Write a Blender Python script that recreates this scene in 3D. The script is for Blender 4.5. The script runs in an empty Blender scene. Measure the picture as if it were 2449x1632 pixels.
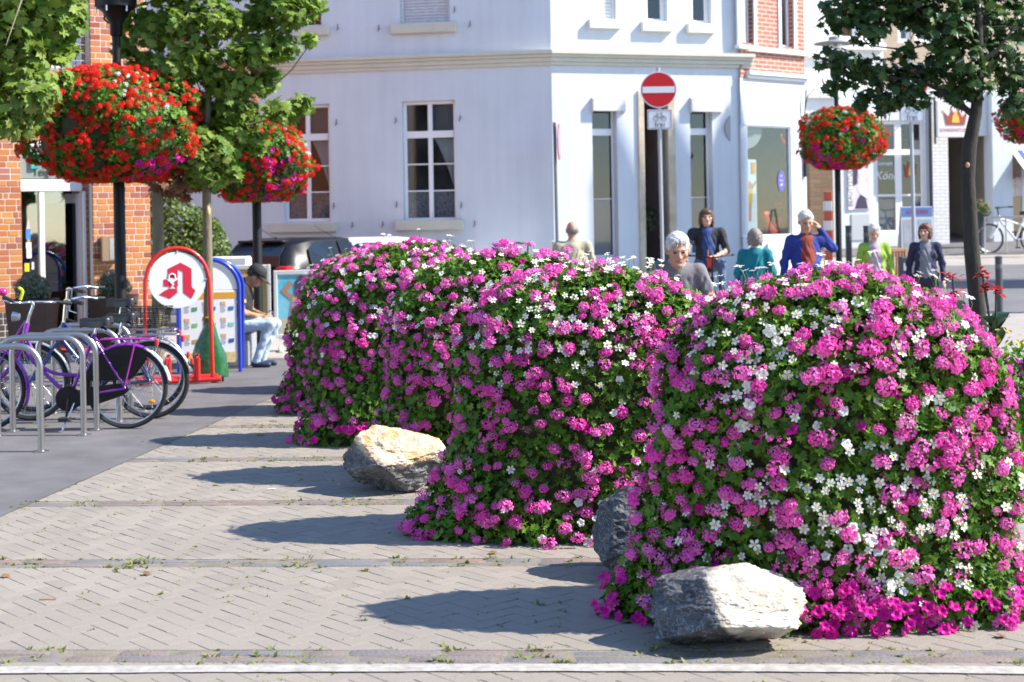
import bpy, bmesh, math, random
import numpy as np
from mathutils import Vector, Matrix

# ------------------------------------------------------------------ camera, sky, sun, exposure
SC = bpy.context.scene
COL = SC.collection
FPX, CX, HY, ROLL, EYE = 3600.0, 1224.5, 525.0, 0.017, 1.7      # camera fit, in pixels of the 2449 x 1632 photograph
cam = bpy.data.cameras.new('camera')
cam_o = bpy.data.objects.new('camera', cam)
COL.objects.link(cam_o)
SC.camera = cam_o
cam.sensor_width = 36.0
cam.lens = 36.0 * FPX / 2449.0
cam.shift_y = (HY - 816.0) / 2449.0
cam.clip_start, cam.clip_end = 0.1, 500.0
cam_o.location = (0, 0, EYE)
cam_o.rotation_euler = (Matrix.Rotation(math.radians(90), 3, 'X') @ Matrix.Rotation(-ROLL, 3, 'Z')).to_euler()
cam.dof.use_dof = True
cam.dof.focus_distance = 8.3
cam.dof.aperture_fstop = 3.6

SUN_EL = math.radians(42.0)
SUN_AZ = (1.0, -0.09)                                            # horizontal direction towards the sun
az = math.atan2(SUN_AZ[0], SUN_AZ[1])
world = bpy.data.worlds.new('World')
SC.world = world
world.use_nodes = True
wn = world.node_tree
sky = wn.nodes.new('ShaderNodeTexSky')
sky.sky_type = 'NISHITA'
sky.sun_disc = False
sky.sun_elevation = SUN_EL
sky.sun_rotation = az
sky.air_density, sky.dust_density, sky.ozone_density = 1.0, 0.0, 3.5
wn.links.new(sky.outputs[0], wn.nodes['Background'].inputs[0])
wn.nodes['Background'].inputs[1].default_value = 0.15
sun = bpy.data.lights.new('sun', 'SUN')
sun.energy = 4.6
sun.angle = math.radians(0.5)
sun.color = (1.0, 0.93, 0.81)
sun_o = bpy.data.objects.new('sun', sun)
COL.objects.link(sun_o)
sd = Vector((math.sin(az) * math.cos(SUN_EL), math.cos(az) * math.cos(SUN_EL), math.sin(SUN_EL)))
sun_o.rotation_euler = sd.to_track_quat('Z', 'Y').to_euler()
sun_o.location = (20, 0, 20)
SC.view_settings.view_transform = 'Standard'
SC.view_settings.look = 'None'
SC.view_settings.gamma = 1.0
SC.view_settings.use_curve_mapping = False
SC.view_settings.exposure = 1.25
SC.cycles.max_bounces = 6
SC.cycles.diffuse_bounces = 3
SC.cycles.glossy_bounces = 3
SC.cycles.transmission_bounces = 5
SC.cycles.transparent_max_bounces = 6
SC.cycles.use_denoising = True

# ------------------------------------------------------------------ pixel to place
def uv(px, py):
    u, v = px - CX, HY - py
    return u + ROLL * v, v - ROLL * u
def P(px, py, Y):
    u, v = uv(px, py)
    return Vector((u * Y / FPX, Y, EYE + v * Y / FPX))
def GP(px, py, z=0.0):
    u, v = uv(px, py)
    Y = (z - EYE) * FPX / v
    return Vector((u * Y / FPX, Y, z))
def PX(px, Y, z):                                                 # x for pixel column at depth Y and height z
    v = (z - EYE) * FPX / Y
    return (px - CX + ROLL * v) * Y / FPX
def ss(t):
    t = min(1.0, max(0.0, t))
    return t * t * (3 - 2 * t)
def G(x, y):                                                      # the street climbs gently behind on the right
    return 0.083 * min(14.0, max(0.0, y - 24.0)) * ss((x - 1.0) / 6.0)

# ------------------------------------------------------------------ materials
def lin(c):
    if isinstance(c, str):
        c = tuple(int(c[i:i + 2], 16) / 255 for i in (0, 2, 4))
        return tuple((x / 12.92 if x <= 0.04045 else ((x + 0.055) / 1.055) ** 2.4) for x in c)
    return tuple(c)
MATS = {}
def mat(name, col, rough=0.6, metal=0.0, col2=None, scale=6.0, bump=0.0, bscale=40.0, vary=None, trans=0.0, spec=0.5, detail=5.0, coat=0.0, stretch=None):
    """vary: 'island' / 'object' random tint between col and col2, else noise mix."""
    if name in MATS: return MATS[name]
    m = bpy.data.materials.new(name); m.use_nodes = True
    nt = m.node_tree; N = nt.nodes; L = nt.links
    b = N['Principled BSDF']
    b.inputs['Roughness'].default_value = rough
    b.inputs['Metallic'].default_value = metal
    b.inputs['Specular IOR Level'].default_value = spec
    if coat: b.inputs['Coat Weight'].default_value = coat; b.inputs['Coat Roughness'].default_value = 0.15
    c1 = lin(col) + (1.0,); colout = None
    b.inputs['Base Color'].default_value = c1
    tc = None
    if col2 is not None or bump:
        tc = N.new('ShaderNodeTexCoord')
        vec = tc.outputs['Object']
        if stretch:
            mp = N.new('ShaderNodeMapping'); mp.inputs['Scale'].default_value = stretch
            L.new(vec, mp.inputs[0]); vec = mp.outputs[0]
    if col2 is not None:
        mx = N.new('ShaderNodeMix'); mx.data_type = 'RGBA'
        mx.inputs[6].default_value = c1; mx.inputs[7].default_value = lin(col2) + (1.0,)
        if vary == 'island':
            g = N.new('ShaderNodeNewGeometry'); L.new(g.outputs['Random Per Island'], mx.inputs[0])
        elif vary == 'object':
            g = N.new('ShaderNodeObjectInfo'); L.new(g.outputs['Random'], mx.inputs[0])
        else:
            n = N.new('ShaderNodeTexNoise'); n.inputs['Scale'].default_value = scale; n.inputs['Detail'].default_value = detail
            n.inputs['Roughness'].default_value = 0.65
            L.new(vec, n.inputs['Vector'])
            r = N.new('ShaderNodeMapRange'); r.inputs[1].default_value = 0.33; r.inputs[2].default_value = 0.68
            L.new(n.outputs[0], r.inputs[0]); L.new(r.outputs[0], mx.inputs[0])
        L.new(mx.outputs[2], b.inputs['Base Color']); colout = mx.outputs[2]
    if bump:
        n2 = N.new('ShaderNodeTexNoise'); n2.inputs['Scale'].default_value = bscale; n2.inputs['Detail'].default_value = 6
        L.new(vec, n2.inputs['Vector'])
        bp = N.new('ShaderNodeBump'); bp.inputs['Strength'].default_value = bump; bp.inputs['Distance'].default_value = 0.02
        L.new(n2.outputs[0], bp.inputs['Height']); L.new(bp.outputs[0], b.inputs['Normal'])
    if trans:
        t = N.new('ShaderNodeBsdfTranslucent'); t.inputs[0].default_value = c1
        if colout: L.new(colout, t.inputs[0])
        ms = N.new('ShaderNodeMixShader'); ms.inputs[0].default_value = trans
        L.new(b.outputs[0], ms.inputs[1]); L.new(t.outputs[0], ms.inputs[2])
        L.new(ms.outputs[0], N['Material Output'].inputs[0])
    MATS[name] = m
    return m
def glass(name, tint, alpha=0.35, rough=0.03):
    """window glass: part mirror, part see-through with a tint"""
    if name in MATS: return MATS[name]
    m = bpy.data.materials.new(name); m.use_nodes = True
    N, L = m.node_tree.nodes, m.node_tree.links
    N.remove(N['Principled BSDF'])
    t = N.new('ShaderNodeBsdfTransparent'); t.inputs[0].default_value = lin(tint) + (1,)
    g = N.new('ShaderNodeBsdfGlossy'); g.inputs['Roughness'].default_value = rough
    lw = N.new('ShaderNodeLayerWeight'); lw.inputs[0].default_value = 0.5
    pw = N.new('ShaderNodeMath'); pw.operation = 'POWER'; pw.inputs[1].default_value = 5.0; L.new(lw.outputs['Facing'], pw.inputs[0])
    ad = N.new('ShaderNodeMath'); ad.operation = 'ADD'; ad.inputs[1].default_value = 0.03 + alpha * 0.2
    L.new(pw.outputs[0], ad.inputs[0])
    ms = N.new('ShaderNodeMixShader')
    L.new(ad.outputs[0], ms.inputs[0]); L.new(t.outputs[0], ms.inputs[1]); L.new(g.outputs[0], ms.inputs[2])
    L.new(ms.outputs[0], N['Material Output'].inputs[0])
    MATS[name] = m
    return m

# ------------------------------------------------------------------ mesh building
def wloc(o):
    """translation and rotation about z of an Empty used as a thing, in the world"""
    m = Matrix.Identity(4)
    while o is not None:
        m = (Matrix.Translation(o.location) @ Matrix.Rotation(o.rotation_euler.z, 4, 'Z') @ Matrix.Diagonal(o.scale).to_4x4()) @ m
        o = o.parent
    return m
class MB:
    def __init__(s): s.v, s.f, s.m = [], [], []
    def add(s, V, F, mi=0):
        n = len(s.v); s.v.extend([tuple(p) for p in V]); s.f.extend([tuple(i + n for i in f) for f in F]); s.m.extend([mi] * len(F)); return s
    def box(s, lo, hi, mi=0, T=None):
        x0, y0, z0 = lo; x1, y1, z1 = hi
        V = [(x0, y0, z0), (x1, y0, z0), (x1, y1, z0), (x0, y1, z0), (x0, y0, z1), (x1, y0, z1), (x1, y1, z1), (x0, y1, z1)]
        if T: V = [T(*p) for p in V]
        return s.add(V, [(0, 3, 2, 1), (4, 5, 6, 7), (0, 1, 5, 4), (1, 2, 6, 5), (2, 3, 7, 6), (3, 0, 4, 7)], mi)
    def bbox(s, lo, hi, b=0.01, mi=0, T=None):
        """box with chamfered vertical and top/bottom edges"""
        x0, y0, z0 = lo; x1, y1, z1 = hi
        ring = lambda i: [(x0 + i, y0, 0), (x1 - i, y0, 0), (x1, y0 + i, 0), (x1, y1 - i, 0), (x1 - i, y1, 0), (x0 + i, y1, 0), (x0, y1 - i, 0), (x0, y0 + i, 0)]
        V = []
        for z, k in ((z0, 1), (z0 + b, 0), (z1 - b, 0), (z1, 1)):
            for (x, y, _) in ring(b):
                if k:
                    x = min(max(x, x0 + b), x1 - b); y = min(max(y, y0 + b), y1 - b)
                V.append((x, y, z))
        if T: V = [T(*p) for p in V]
        F = []
        for r in range(3):
            for i in range(8):
                a, c = r * 8 + i, r * 8 + (i + 1) % 8
                F.append((a, c, c + 8, a + 8))
        F.append(tuple(range(7, -1, -1))); F.append(tuple(range(24, 32)))
        return s.add(V, F, mi)
    def tube(s, pts, r, n=8, mi=0, cap=True, close=False):
        pts = [Vector(p) for p in pts]
        rs = r if isinstance(r, (list, tuple)) else [r] * len(pts)
        V, F = [], []
        k = len(pts); prev = None
        for i, p in enumerate(pts):
            if close: d = pts[(i + 1) % k] - pts[i - 1]
            else: d = pts[min(i + 1, k - 1)] - pts[max(i - 1, 0)]
            d = d.normalized() if d.length > 1e-9 else Vector((0, 0, 1))
            if prev is None:
                a = Vector((0, 0, 1)) if abs(d.z) < 0.9 else Vector((1, 0, 0))
                u = d.cross(a).normalized()
            else:
                u = (prev - d * prev.dot(d))
                u = u.normalized() if u.length > 1e-6 else d.orthogonal().normalized()
            prev = u; w = d.cross(u)
            for j in range(n):
                t = 2 * math.pi * j / n
                V.append(p + (u * math.cos(t) + w * math.sin(t)) * rs[i])
        for i in range(k if close else k - 1):
            i2 = (i + 1) % k
            for j in range(n):
                F.append((i * n + j, i * n + (j + 1) % n, i2 * n + (j + 1) % n, i2 * n + j))
        if cap and not close:
            F.append(tuple(range(n - 1, -1, -1))); F.append(tuple((k - 1) * n + j for j in range(n)))
        return s.add(V, F, mi)
    def lathe(s, prof, c=(0, 0, 0), n=16, mi=0, sx=1.0, sy=1.0, T=None):
        V, F = [], []
        for (r, z) in prof:
            for j in range(n):
                t = 2 * math.pi * j / n
                V.append((c[0] + r * sx * math.cos(t), c[1] + r * sy * math.sin(t), c[2] + z))
        if T: V = [T(*p) for p in V]
        for i in range(len(prof) - 1):
            for j in range(n):
                F.append((i * n + j, i * n + (j + 1) % n, (i + 1) * n + (j + 1) % n, (i + 1) * n + j))
        F.append(tuple(range(n - 1, -1, -1))); F.append(tuple((len(prof) - 1) * n + j for j in range(n)))
        return s.add(V, F, mi)
    def ell(s, c, r, n=12, k=8, mi=0, T=None):
        prof = [(max(1e-3, math.sin(math.pi * i / k)), -math.cos(math.pi * i / k)) for i in range(k + 1)]
        V, F = [], []
        for (a, z) in prof:
            for j in range(n):
                t = 2 * math.pi * j / n
                V.append((c[0] + a * r[0] * math.cos(t), c[1] + a * r[1] * math.sin(t), c[2] + z * r[2]))
        if T: V = [T(*p) for p in V]
        for i in range(k):
            for j in range(n):
                F.append((i * n + j, i * n + (j + 1) % n, (i + 1) * n + (j + 1) % n, (i + 1) * n + j))
        return s.add(V, F, mi)
    def prism(s, poly, d, T, mi=0, d0=0.0):
        """2-D polygon (a, b) thickened from d0 to d along T's third axis"""
        n = len(poly)
        V = [T(a, b, d0) for a, b in poly] + [T(a, b, d) for a, b in poly]
        F = [tuple(range(n - 1, -1, -1)), tuple(range(n, 2 * n))]
        for i in range(n): F.append((i, (i + 1) % n, n + (i + 1) % n, n + i))
        return s.add(V, F, mi)
    def build(s, name, m, parent=None, smooth=False, world=True, kind=None, label=None):
        me = bpy.data.meshes.new(name)
        V = s.v
        if parent is not None and world:
            inv = wloc(parent).inverted(); V = [tuple(inv @ Vector(p)) for p in V]
        me.from_pydata([tuple(p) for p in V], [], s.f)
        for x in (m if isinstance(m, (list, tuple)) else [m]): me.materials.append(x)
        if isinstance(m, (list, tuple)) and len(m) > 1: me.polygons.foreach_set('material_index', s.m)
        bm = bmesh.new(); bm.from_mesh(me); bmesh.ops.recalc_face_normals(bm, faces=bm.faces); bm.to_mesh(me); bm.free()
        if smooth:
            me.polygons.foreach_set('use_smooth', [True] * len(me.polygons))
            try: me.set_sharp_from_angle(angle=math.radians(smooth if smooth is not True else 40))
            except Exception: pass
        me.update()
        return link(name, me, parent, kind, label)
def link(name, me, parent=None, kind=None, label=None):
    o = bpy.data.objects.new(name, me); COL.objects.link(o)
    if parent is not None: o.parent = parent
    if kind: o['kind'] = kind
    if label: o['label'] = label
    return o
def tag(o, label, cat, group=None):
    o['label'] = label; o['category'] = cat
    if group: o['group'] = group
    return o
def thing(name, label, cat, loc=(0, 0, 0), rz=0.0, group=None):
    o = bpy.data.objects.new(name, None); COL.objects.link(o)
    o.location = loc; o.rotation_euler = (0, 0, rz); o.empty_display_size = 0.1
    return tag(o, label, cat, group)
def np_mesh(name, V, F, m, parent=None, kind=None, mi=None, smooth=False, label=None):
    """fast mesh from numpy arrays; F is (n, k)"""
    me = bpy.data.meshes.new(name)
    V = np.asarray(V, dtype=np.float32); F = np.asarray(F, dtype=np.int32)
    me.vertices.add(len(V)); me.vertices.foreach_set('co', V.ravel())
    k = F.shape[1]
    me.loops.add(F.size); me.loops.foreach_set('vertex_index', F.ravel())
    me.polygons.add(len(F)); me.polygons.foreach_set('loop_start', np.arange(0, F.size, k, dtype=np.int32))
    try: me.polygons.foreach_set('loop_total', np.full(len(F), k, dtype=np.int32))
    except Exception: pass
    for x in (m if isinstance(m, (list, tuple)) else [m]): me.materials.append(x)
    if mi is not None: me.polygons.foreach_set('material_index', np.asarray(mi, dtype=np.int32))
    me.polygons.foreach_set('use_smooth', np.full(len(F), smooth))
    me.update(calc_edges=True); me.validate()
    if name is None: return me
    return link(name, me, parent, kind, label)
def copy_tree(o, parent=None):
    c = o.copy(); COL.objects.link(c); c.parent = parent
    for ch in list(o.children): copy_tree(ch, c)
    return c
def frames(nrm, tip):
    """orthonormal frames (n,3,3): columns x, y (tip), z (normal)"""
    z = nrm / np.linalg.norm(nrm, axis=1, keepdims=True)
    y = tip - z * np.sum(tip * z, axis=1, keepdims=True)
    y /= np.maximum(1e-6, np.linalg.norm(y, axis=1, keepdims=True))
    x = np.cross(y, z)
    return np.stack([x, y, z], axis=2)
def scatter(T, pos, nrm, tip, sc):
    """instances of template T=(V,F) as one vertex/face array"""
    V0, F0 = T
    R = frames(nrm, tip)
    V = np.einsum('nij,kj->nki', R, V0) * sc[:, None, None] + pos[:, None, :]
    F = F0[None, :, :] + (np.arange(len(pos)) * len(V0))[:, None, None]
    return V.reshape(-1, 3), F.reshape(-1, F0.shape[1])
def text_mesh(body, size, T, name, m, parent=None, depth=0.002, align='CENTER', shear=0.0, world=True, sx=1.0):
    cu = bpy.data.curves.new('t', 'FONT'); cu.body = body; cu.size = size; cu.align_x = align; cu.align_y = 'CENTER'
    cu.extrude = depth / 2; cu.resolution_u = 3; cu.shear = shear
    to = bpy.data.objects.new('t', cu); COL.objects.link(to)
    dg = bpy.context.evaluated_depsgraph_get()
    me = bpy.data.meshes.new_from_object(to.evaluated_get(dg))
    bpy.data.objects.remove(to); bpy.data.curves.remove(cu)
    mb = MB(); mb.add([T(v.co.x * sx, v.co.y, v.co.z) for v in me.vertices], [tuple(p.vertices) for p in me.polygons])
    bpy.data.meshes.remove(me)
    return mb.build(name, m, parent, world=world)
rnd = random.Random(7)
RNG = np.random.default_rng(11)
# ------------------------------------------------------------------ the ground
M_PAVER = mat('paver_concrete', (0.32, 0.29, 0.27), 0.85, col2=(0.26, 0.24, 0.225), scale=2.3, bump=0.25, bscale=160)
def paver_mat(name, a, b):
    m = mat(name, a, 0.88, col2=b, vary='island', bump=0.3, bscale=170)
    N, L = m.node_tree.nodes, m.node_tree.links
    pr = N['Principled BSDF']; src = pr.inputs['Base Color'].links[0].from_socket
    tc = [n for n in N if n.type == 'TEX_COORD'][0]
    no = N.new('ShaderNodeTexNoise'); no.inputs['Scale'].default_value = 0.9; no.inputs['Detail'].default_value = 8; no.inputs['Roughness'].default_value = 0.7
    L.new(tc.outputs['Object'], no.inputs['Vector'])
    no2 = N.new('ShaderNodeTexNoise'); no2.inputs['Scale'].default_value = 240; no2.inputs['Detail'].default_value = 2
    L.new(tc.outputs['Object'], no2.inputs['Vector'])
    ad = N.new('ShaderNodeMath'); ad.operation = 'ADD'; L.new(no.outputs[0], ad.inputs[0]); L.new(no2.outputs[0], ad.inputs[1])
    mr = N.new('ShaderNodeMapRange'); mr.inputs[1].default_value = 0.6; mr.inputs[2].default_value = 1.4; mr.inputs[3].default_value = 0.80; mr.inputs[4].default_value = 1.14
    L.new(ad.outputs[0], mr.inputs[0])
    mx = N.new('ShaderNodeMix'); mx.data_type = 'RGBA'; mx.blend_type = 'MULTIPLY'; mx.inputs[0].default_value = 1.0
    L.new(src, mx.inputs[6]); L.new(mr.outputs[0], mx.inputs[7]); L.new(mx.outputs[2], pr.inputs['Base Color'])
    return m
M_PAVE = paver_mat('paver_blocks', (0.275, 0.242, 0.208), (0.232, 0.205, 0.178))
M_JOINT = mat('joint_sand', (0.13, 0.115, 0.08), 0.95, col2=(0.23, 0.20, 0.165), scale=7, bump=0.4, bscale=120)
M_COBBLE = mat('cobble_stone', (0.20, 0.145, 0.125), 0.7, col2=(0.15, 0.155, 0.165), vary='object', bump=0.35, bscale=60)
M_ASPH = mat('asphalt_grey', (0.095, 0.090, 0.095), 0.8, col2=(0.15, 0.143, 0.148), scale=2.2, bump=0.25, bscale=220, detail=9)
def spots_on(m, sc, thr, col, amt):
    """small round stains (gum, oil drops) on a ground material"""
    N, L = m.node_tree.nodes, m.node_tree.links; pr = N['Principled BSDF']; src = pr.inputs['Base Color'].links[0].from_socket
    tc = [n for n in N if n.type == 'TEX_COORD'][0]; v = N.new('ShaderNodeTexVoronoi'); v.inputs['Scale'].default_value = sc; L.new(tc.outputs['Object'], v.inputs['Vector'])
    r = N.new('ShaderNodeMapRange'); r.inputs[1].default_value = thr; r.inputs[2].default_value = thr * .6; r.inputs[3].default_value = 0; r.inputs[4].default_value = amt; L.new(v.outputs['Distance'], r.inputs[0])
    mx = N.new('ShaderNodeMix'); mx.data_type = 'RGBA'; mx.inputs[7].default_value = col + (1,); L.new(r.outputs[0], mx.inputs[0]); L.new(src, mx.inputs[6]); L.new(mx.outputs[2], pr.inputs['Base Color'])
spots_on(M_ASPH, 2.6, .06, (0.05, 0.048, 0.05), .55); spots_on(M_ASPH, 4.3, .035, (0.26, 0.25, 0.24), .5); spots_on(M_PAVE, 3.1, .05, (0.13, 0.11, 0.10), .35)
M_STREET = mat('street_asphalt', (0.105, 0.105, 0.115), 0.8, col2=(0.14, 0.14, 0.15), scale=1.0, bump=0.2, bscale=200)
M_LINE = mat('line_paint', (0.43, 0.41, 0.385), 0.7, col2=(0.26, 0.24, 0.215), scale=22, detail=10)

def sheet(name, x0, x1, y0, y1, z, m, step=1.0, kind='structure'):
    nx, ny = max(1, int((x1 - x0) / step)), max(1, int((y1 - y0) / step))
    xs, ys = np.linspace(x0, x1, nx + 1), np.linspace(y0, y1, ny + 1)
    V = [(x, y, z + G(x, y)) for y in ys for x in xs]
    F = [(j * (nx + 1) + i, j * (nx + 1) + i + 1, (j + 1) * (nx + 1) + i + 1, (j + 1) * (nx + 1) + i) for j in range(ny) for i in range(nx)]
    o = MB().add(V, F).build(name, m)
    o['kind'] = kind
    return o
ground = sheet('ground', -80, 80, -30, 110, -0.024, M_PAVER, 1.0)
# border of the grey asphalt: a straight line on the ground
L0, L1 = Vector((-3.05, 8.85)), Vector((-2.33, 15.1))
def line_x(y):
    t = (y - L0.y) / (L1.y - L0.y); return L0.x + t * (L1.x - L0.x)
asph = MB()
ys = [3.0, 8.0, 12.0, 16.0, 19.0]
asph.add([(-14, y, -0.001) for y in ys] + [(line_x(y), y, -0.001) for y in ys], [(i, i + 5, i + 6, i + 1) for i in range(4)])
asphalt = asph.build('asphalt_pavement', M_ASPH); asphalt['kind'] = 'structure'
a2 = MB(); a2.box((-14, 19.0, -0.02), (-1.2, 24.0, 0.001)); o = a2.build('forecourt_paving', mat('forecourt', (0.36, 0.33, 0.30), 0.85, col2=(0.30, 0.28, 0.26), scale=3)); o['kind'] = 'structure'
street = sheet('street', 4.0, 40.0, 24.6, 31.2, -0.008, M_STREET, 0.6)  # asphalt carries the street's shade in its colour; bare strip behind as sunlit
o = sheet('street_line', 6.0, 30.0, 28.6, 28.85, -0.003, M_LINE, 0.5)
side = sheet('far_sidewalk', 5.0, 40.0, 33.2, 38.0, -0.008, M_ASPH, 0.6)  # sidewalk's shade put in by the dark asphalt colour
street2 = sheet('side_street', -30.0, 3.0, 24.0, 28.2, -0.010, M_STREET, 1.0)

BANDS = [5.86, 7.47, 9.08, 10.76, 12.5, 14.2, 15.9]
YMAX = 16.6
bed = MB(); bed.add([(line_x(4.5), 4.5, -0.0034), (5.2, 4.5, -0.0034), (5.2, YMAX, -0.0034), (line_x(YMAX), YMAX, -0.0034)], [(0, 1, 2, 3)])
paving = bed.build('paved_square', M_JOINT); paving['kind'] = 'structure'

MOUNDS = [(1.352, 6.47, 0.80, 1.43), (0.446, 8.24, 0.83, 1.41), (-0.06, 10.05, 0.87, 1.46), (-0.755, 11.75, 0.88, 1.52), (-1.17, 13.6, 0.90, 1.46), (-1.39, 15.3, 0.86, 1.40)]

MSQ = 0.45                                                        # the mounds are long beds: less deep than wide

def clip(poly, a, b, c):
    """keep the side a*x + b*y + c >= 0"""
    out = []
    for i in range(len(poly)):
        p, q = poly[i], poly[(i + 1) % len(poly)]
        dp, dq = a * p[0] + b * p[1] + c, a * q[0] + b * q[1] + c
        if dp >= 0: out.append(p)
        if dp * dq < 0:
            t = dp / (dp - dq); out.append((p[0] + t * (q[0] - p[0]), p[1] + t * (q[1] - p[1])))
    return out
def inset(poly, d):
    cx = sum(p[0] for p in poly) / len(poly); cy = sum(p[1] for p in poly) / len(poly)
    out = []
    for p in poly:
        l = math.hypot(p[0] - cx, p[1] - cy); k = max(0.0, 1 - d * 1.3 / max(l, 1e-5)); out.append((cx + (p[0] - cx) * k, cy + (p[1] - cy) * k))
    return out
def poly_area(p): return 0.5 * abs(sum(p[i][0] * p[(i + 1) % len(p)][1] - p[(i + 1) % len(p)][0] * p[i][1] for i in range(len(p))))
ld = (L1 - L0).normalized()                                       # asphalt border, keep its right side
edges = [(ld.y, -ld.x, -(ld.y * L0.x - ld.x * L0.y) - 0.006)]
pav_list = []
w = 0.088
SL = 0.06                                                         # the bands run slightly askew
ang = math.radians(41)
ca, sa = math.cos(ang), math.sin(ang)
bands_e = [4.6] + BANDS + [YMAX + 0.09]
def add_paver(u, v, du, dv):
    g = 0.0013
    q = [(u + g, v + g), (u + du - g, v + g), (u + du - g, v + dv - g), (u + g, v + dv - g)]
    q = [(ca * a - sa * b, 5 + sa * a + ca * b) for a, b in q]
    cy = sum(p[1] for p in q) / 4; cx = sum(p[0] for p in q) / 4
    if cy < 4.4 or cy > YMAX or cx > 5.2 or cx < -4: return
    if cx > 0.40 * cy + 0.6: return
    for (mx, my, mr, mh) in MOUNDS:
        if (cx - mx) ** 2 + ((cy - my) / MSQ) ** 2 < (mr * 0.8) ** 2: return
    for k in range(len(bands_e) - 1):
        lo, hi = bands_e[k] + 0.088, bands_e[k + 1] - 0.088
        p = clip(q, SL, 1, -lo)
        if p: p = clip(p, -SL, -1, hi)
        if p and len(p) > 2: p = clip(p, *edges[0])
        if p and len(p) > 2 and poly_area(p) > 0.0012: pav_list.append(p)
R_ = 110
for j in range(-R_, R_ * 2):
    for i in range(-75, 75):
        u, v = (j + 4 * i) * w, j * w
        cxx, cyy = ca * u - sa * v, 5 + sa * u + ca * v
        if not (-4.5 < cxx < 5.6 and 4.0 < cyy < YMAX + 0.5): continue
        add_paver(u, v, 2 * w, w)
        add_paver(u + 3 * w, v, w, 2 * w)
def paver_geo(p, mb):
    n = len(p); zt = -0.001 + rnd.uniform(-0.001, 0.0008); tx, ty = rnd.uniform(-.005, .005), rnd.uniform(-.005, .005)
    cx = sum(a for a, b in p) / n; cy = sum(b for a, b in p) / n
    t = inset(p, 0.0022)
    mb.add([(a, b, -0.02) for a, b in p] + [(a, b, zt - 0.0012 + (a - cx) * tx + (b - cy) * ty) for a, b in p] + [(a, b, zt + (a - cx) * tx + (b - cy) * ty) for a, b in t],
           [(i, (i + 1) % n, n + (i + 1) % n, n + i) for i in range(n)] + [(n + i, n + (i + 1) % n, 2 * n + (i + 1) % n, 2 * n + i) for i in range(n)] + [tuple(2 * n + i for i in range(n))])
def vis(p):
    cx = sum(a for a, b in p) / len(p); cy = sum(b for a, b in p) / len(p)
    return abs(cx) < 0.335 * cy and cy > 5.55
pav_list.sort(key=lambda p: sum(b for a, b in p) / len(p))
near = [p for p in pav_list if vis(p)][:290]
near_ids = set(id(p) for p in near)
rest = MB()
for p in pav_list:
    if id(p) in near_ids:
        mb = MB(); paver_geo(p, mb); mb.build('paver', M_PAVE, paving)
    else: paver_geo(p, rest)
rest.build('paver_field', M_PAVE, paving, kind='stuff')
# two courses of old cobbles between the paving fields
nc = 0
for yb in BANDS:
    for row in (-1, 1):
        x = line_x(yb) + 0.02; xmax = min(4.6, 0.37 * yb + 0.4)
        while x < xmax:
            l = rnd.uniform(0.16, 0.42) * (1 if yb < 8 else 1.35); x1 = min(x + l, xmax)
            skip = any((0.5 * (x + x1) - mx) ** 2 + ((yb - SL * x - my) / MSQ) ** 2 < (mr * 0.8) ** 2 for mx, my, mr, mh in MOUNDS)
            if not skip and x1 - x > 0.06 and nc < 295:
                c, hw = yb + row * 0.042, 0.037 + rnd.uniform(-0.005, 0.004)
                k = 10; poly = []
                for q in range(k):
                    t = 2 * math.pi * q / k + 0.3
                    ex = math.copysign(abs(math.cos(t)) ** 0.35, math.cos(t)); ey = math.copysign(abs(math.sin(t)) ** 0.35, math.sin(t))
                    poly.append((0.5 * (x + x1) + ex * (0.5 * (x1 - x) - 0.005) + rnd.uniform(-.004, .004), c + ey * hw + rnd.uniform(-.004, .004)))
                zt = rnd.uniform(-0.005, 0.004); t2 = inset(poly, 0.012); mb = MB()
                poly = [(a, b - SL * a) for a, b in poly]; t2 = [(a, b - SL * a) for a, b in t2]
                mb.add([(a, b, -0.03) for a, b in poly] + [(a, b, zt - 0.006) for a, b in poly] + [(a, b, zt + rnd.uniform(-.0015, .0015)) for a, b in t2],
                       [(i, (i + 1) % k, k + (i + 1) % k, k + i) for i in range(k)] + [(k + i, k + (i + 1) % k, 2 * k + (i + 1) % k, 2 * k + i) for i in range(k)] + [tuple(2 * k + i for i in range(k))])
                mb.build('cobble', M_COBBLE, paving, smooth=30); nc += 1
            x = x1
# worn white line along the nearest band
wl = MB(); k = 60
xs = np.linspace(-2.4, 2.6, k + 1)
V = []
for x in xs:
    yc = 5.695 - 0.05 * x - 0.022 * x * x * 0.6 * (1 if x > 0 else 0.3)
    V += [(x, yc - 0.042 - rnd.uniform(0, .006), 0.0045), (x, yc + 0.042 + rnd.uniform(0, .006), 0.0045)]
wl.add(V, [(2 * i, 2 * i + 2, 2 * i + 3, 2 * i + 1) for i in range(k)])
o = wl.build('painted_line', M_LINE); o['kind'] = 'structure'
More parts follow.
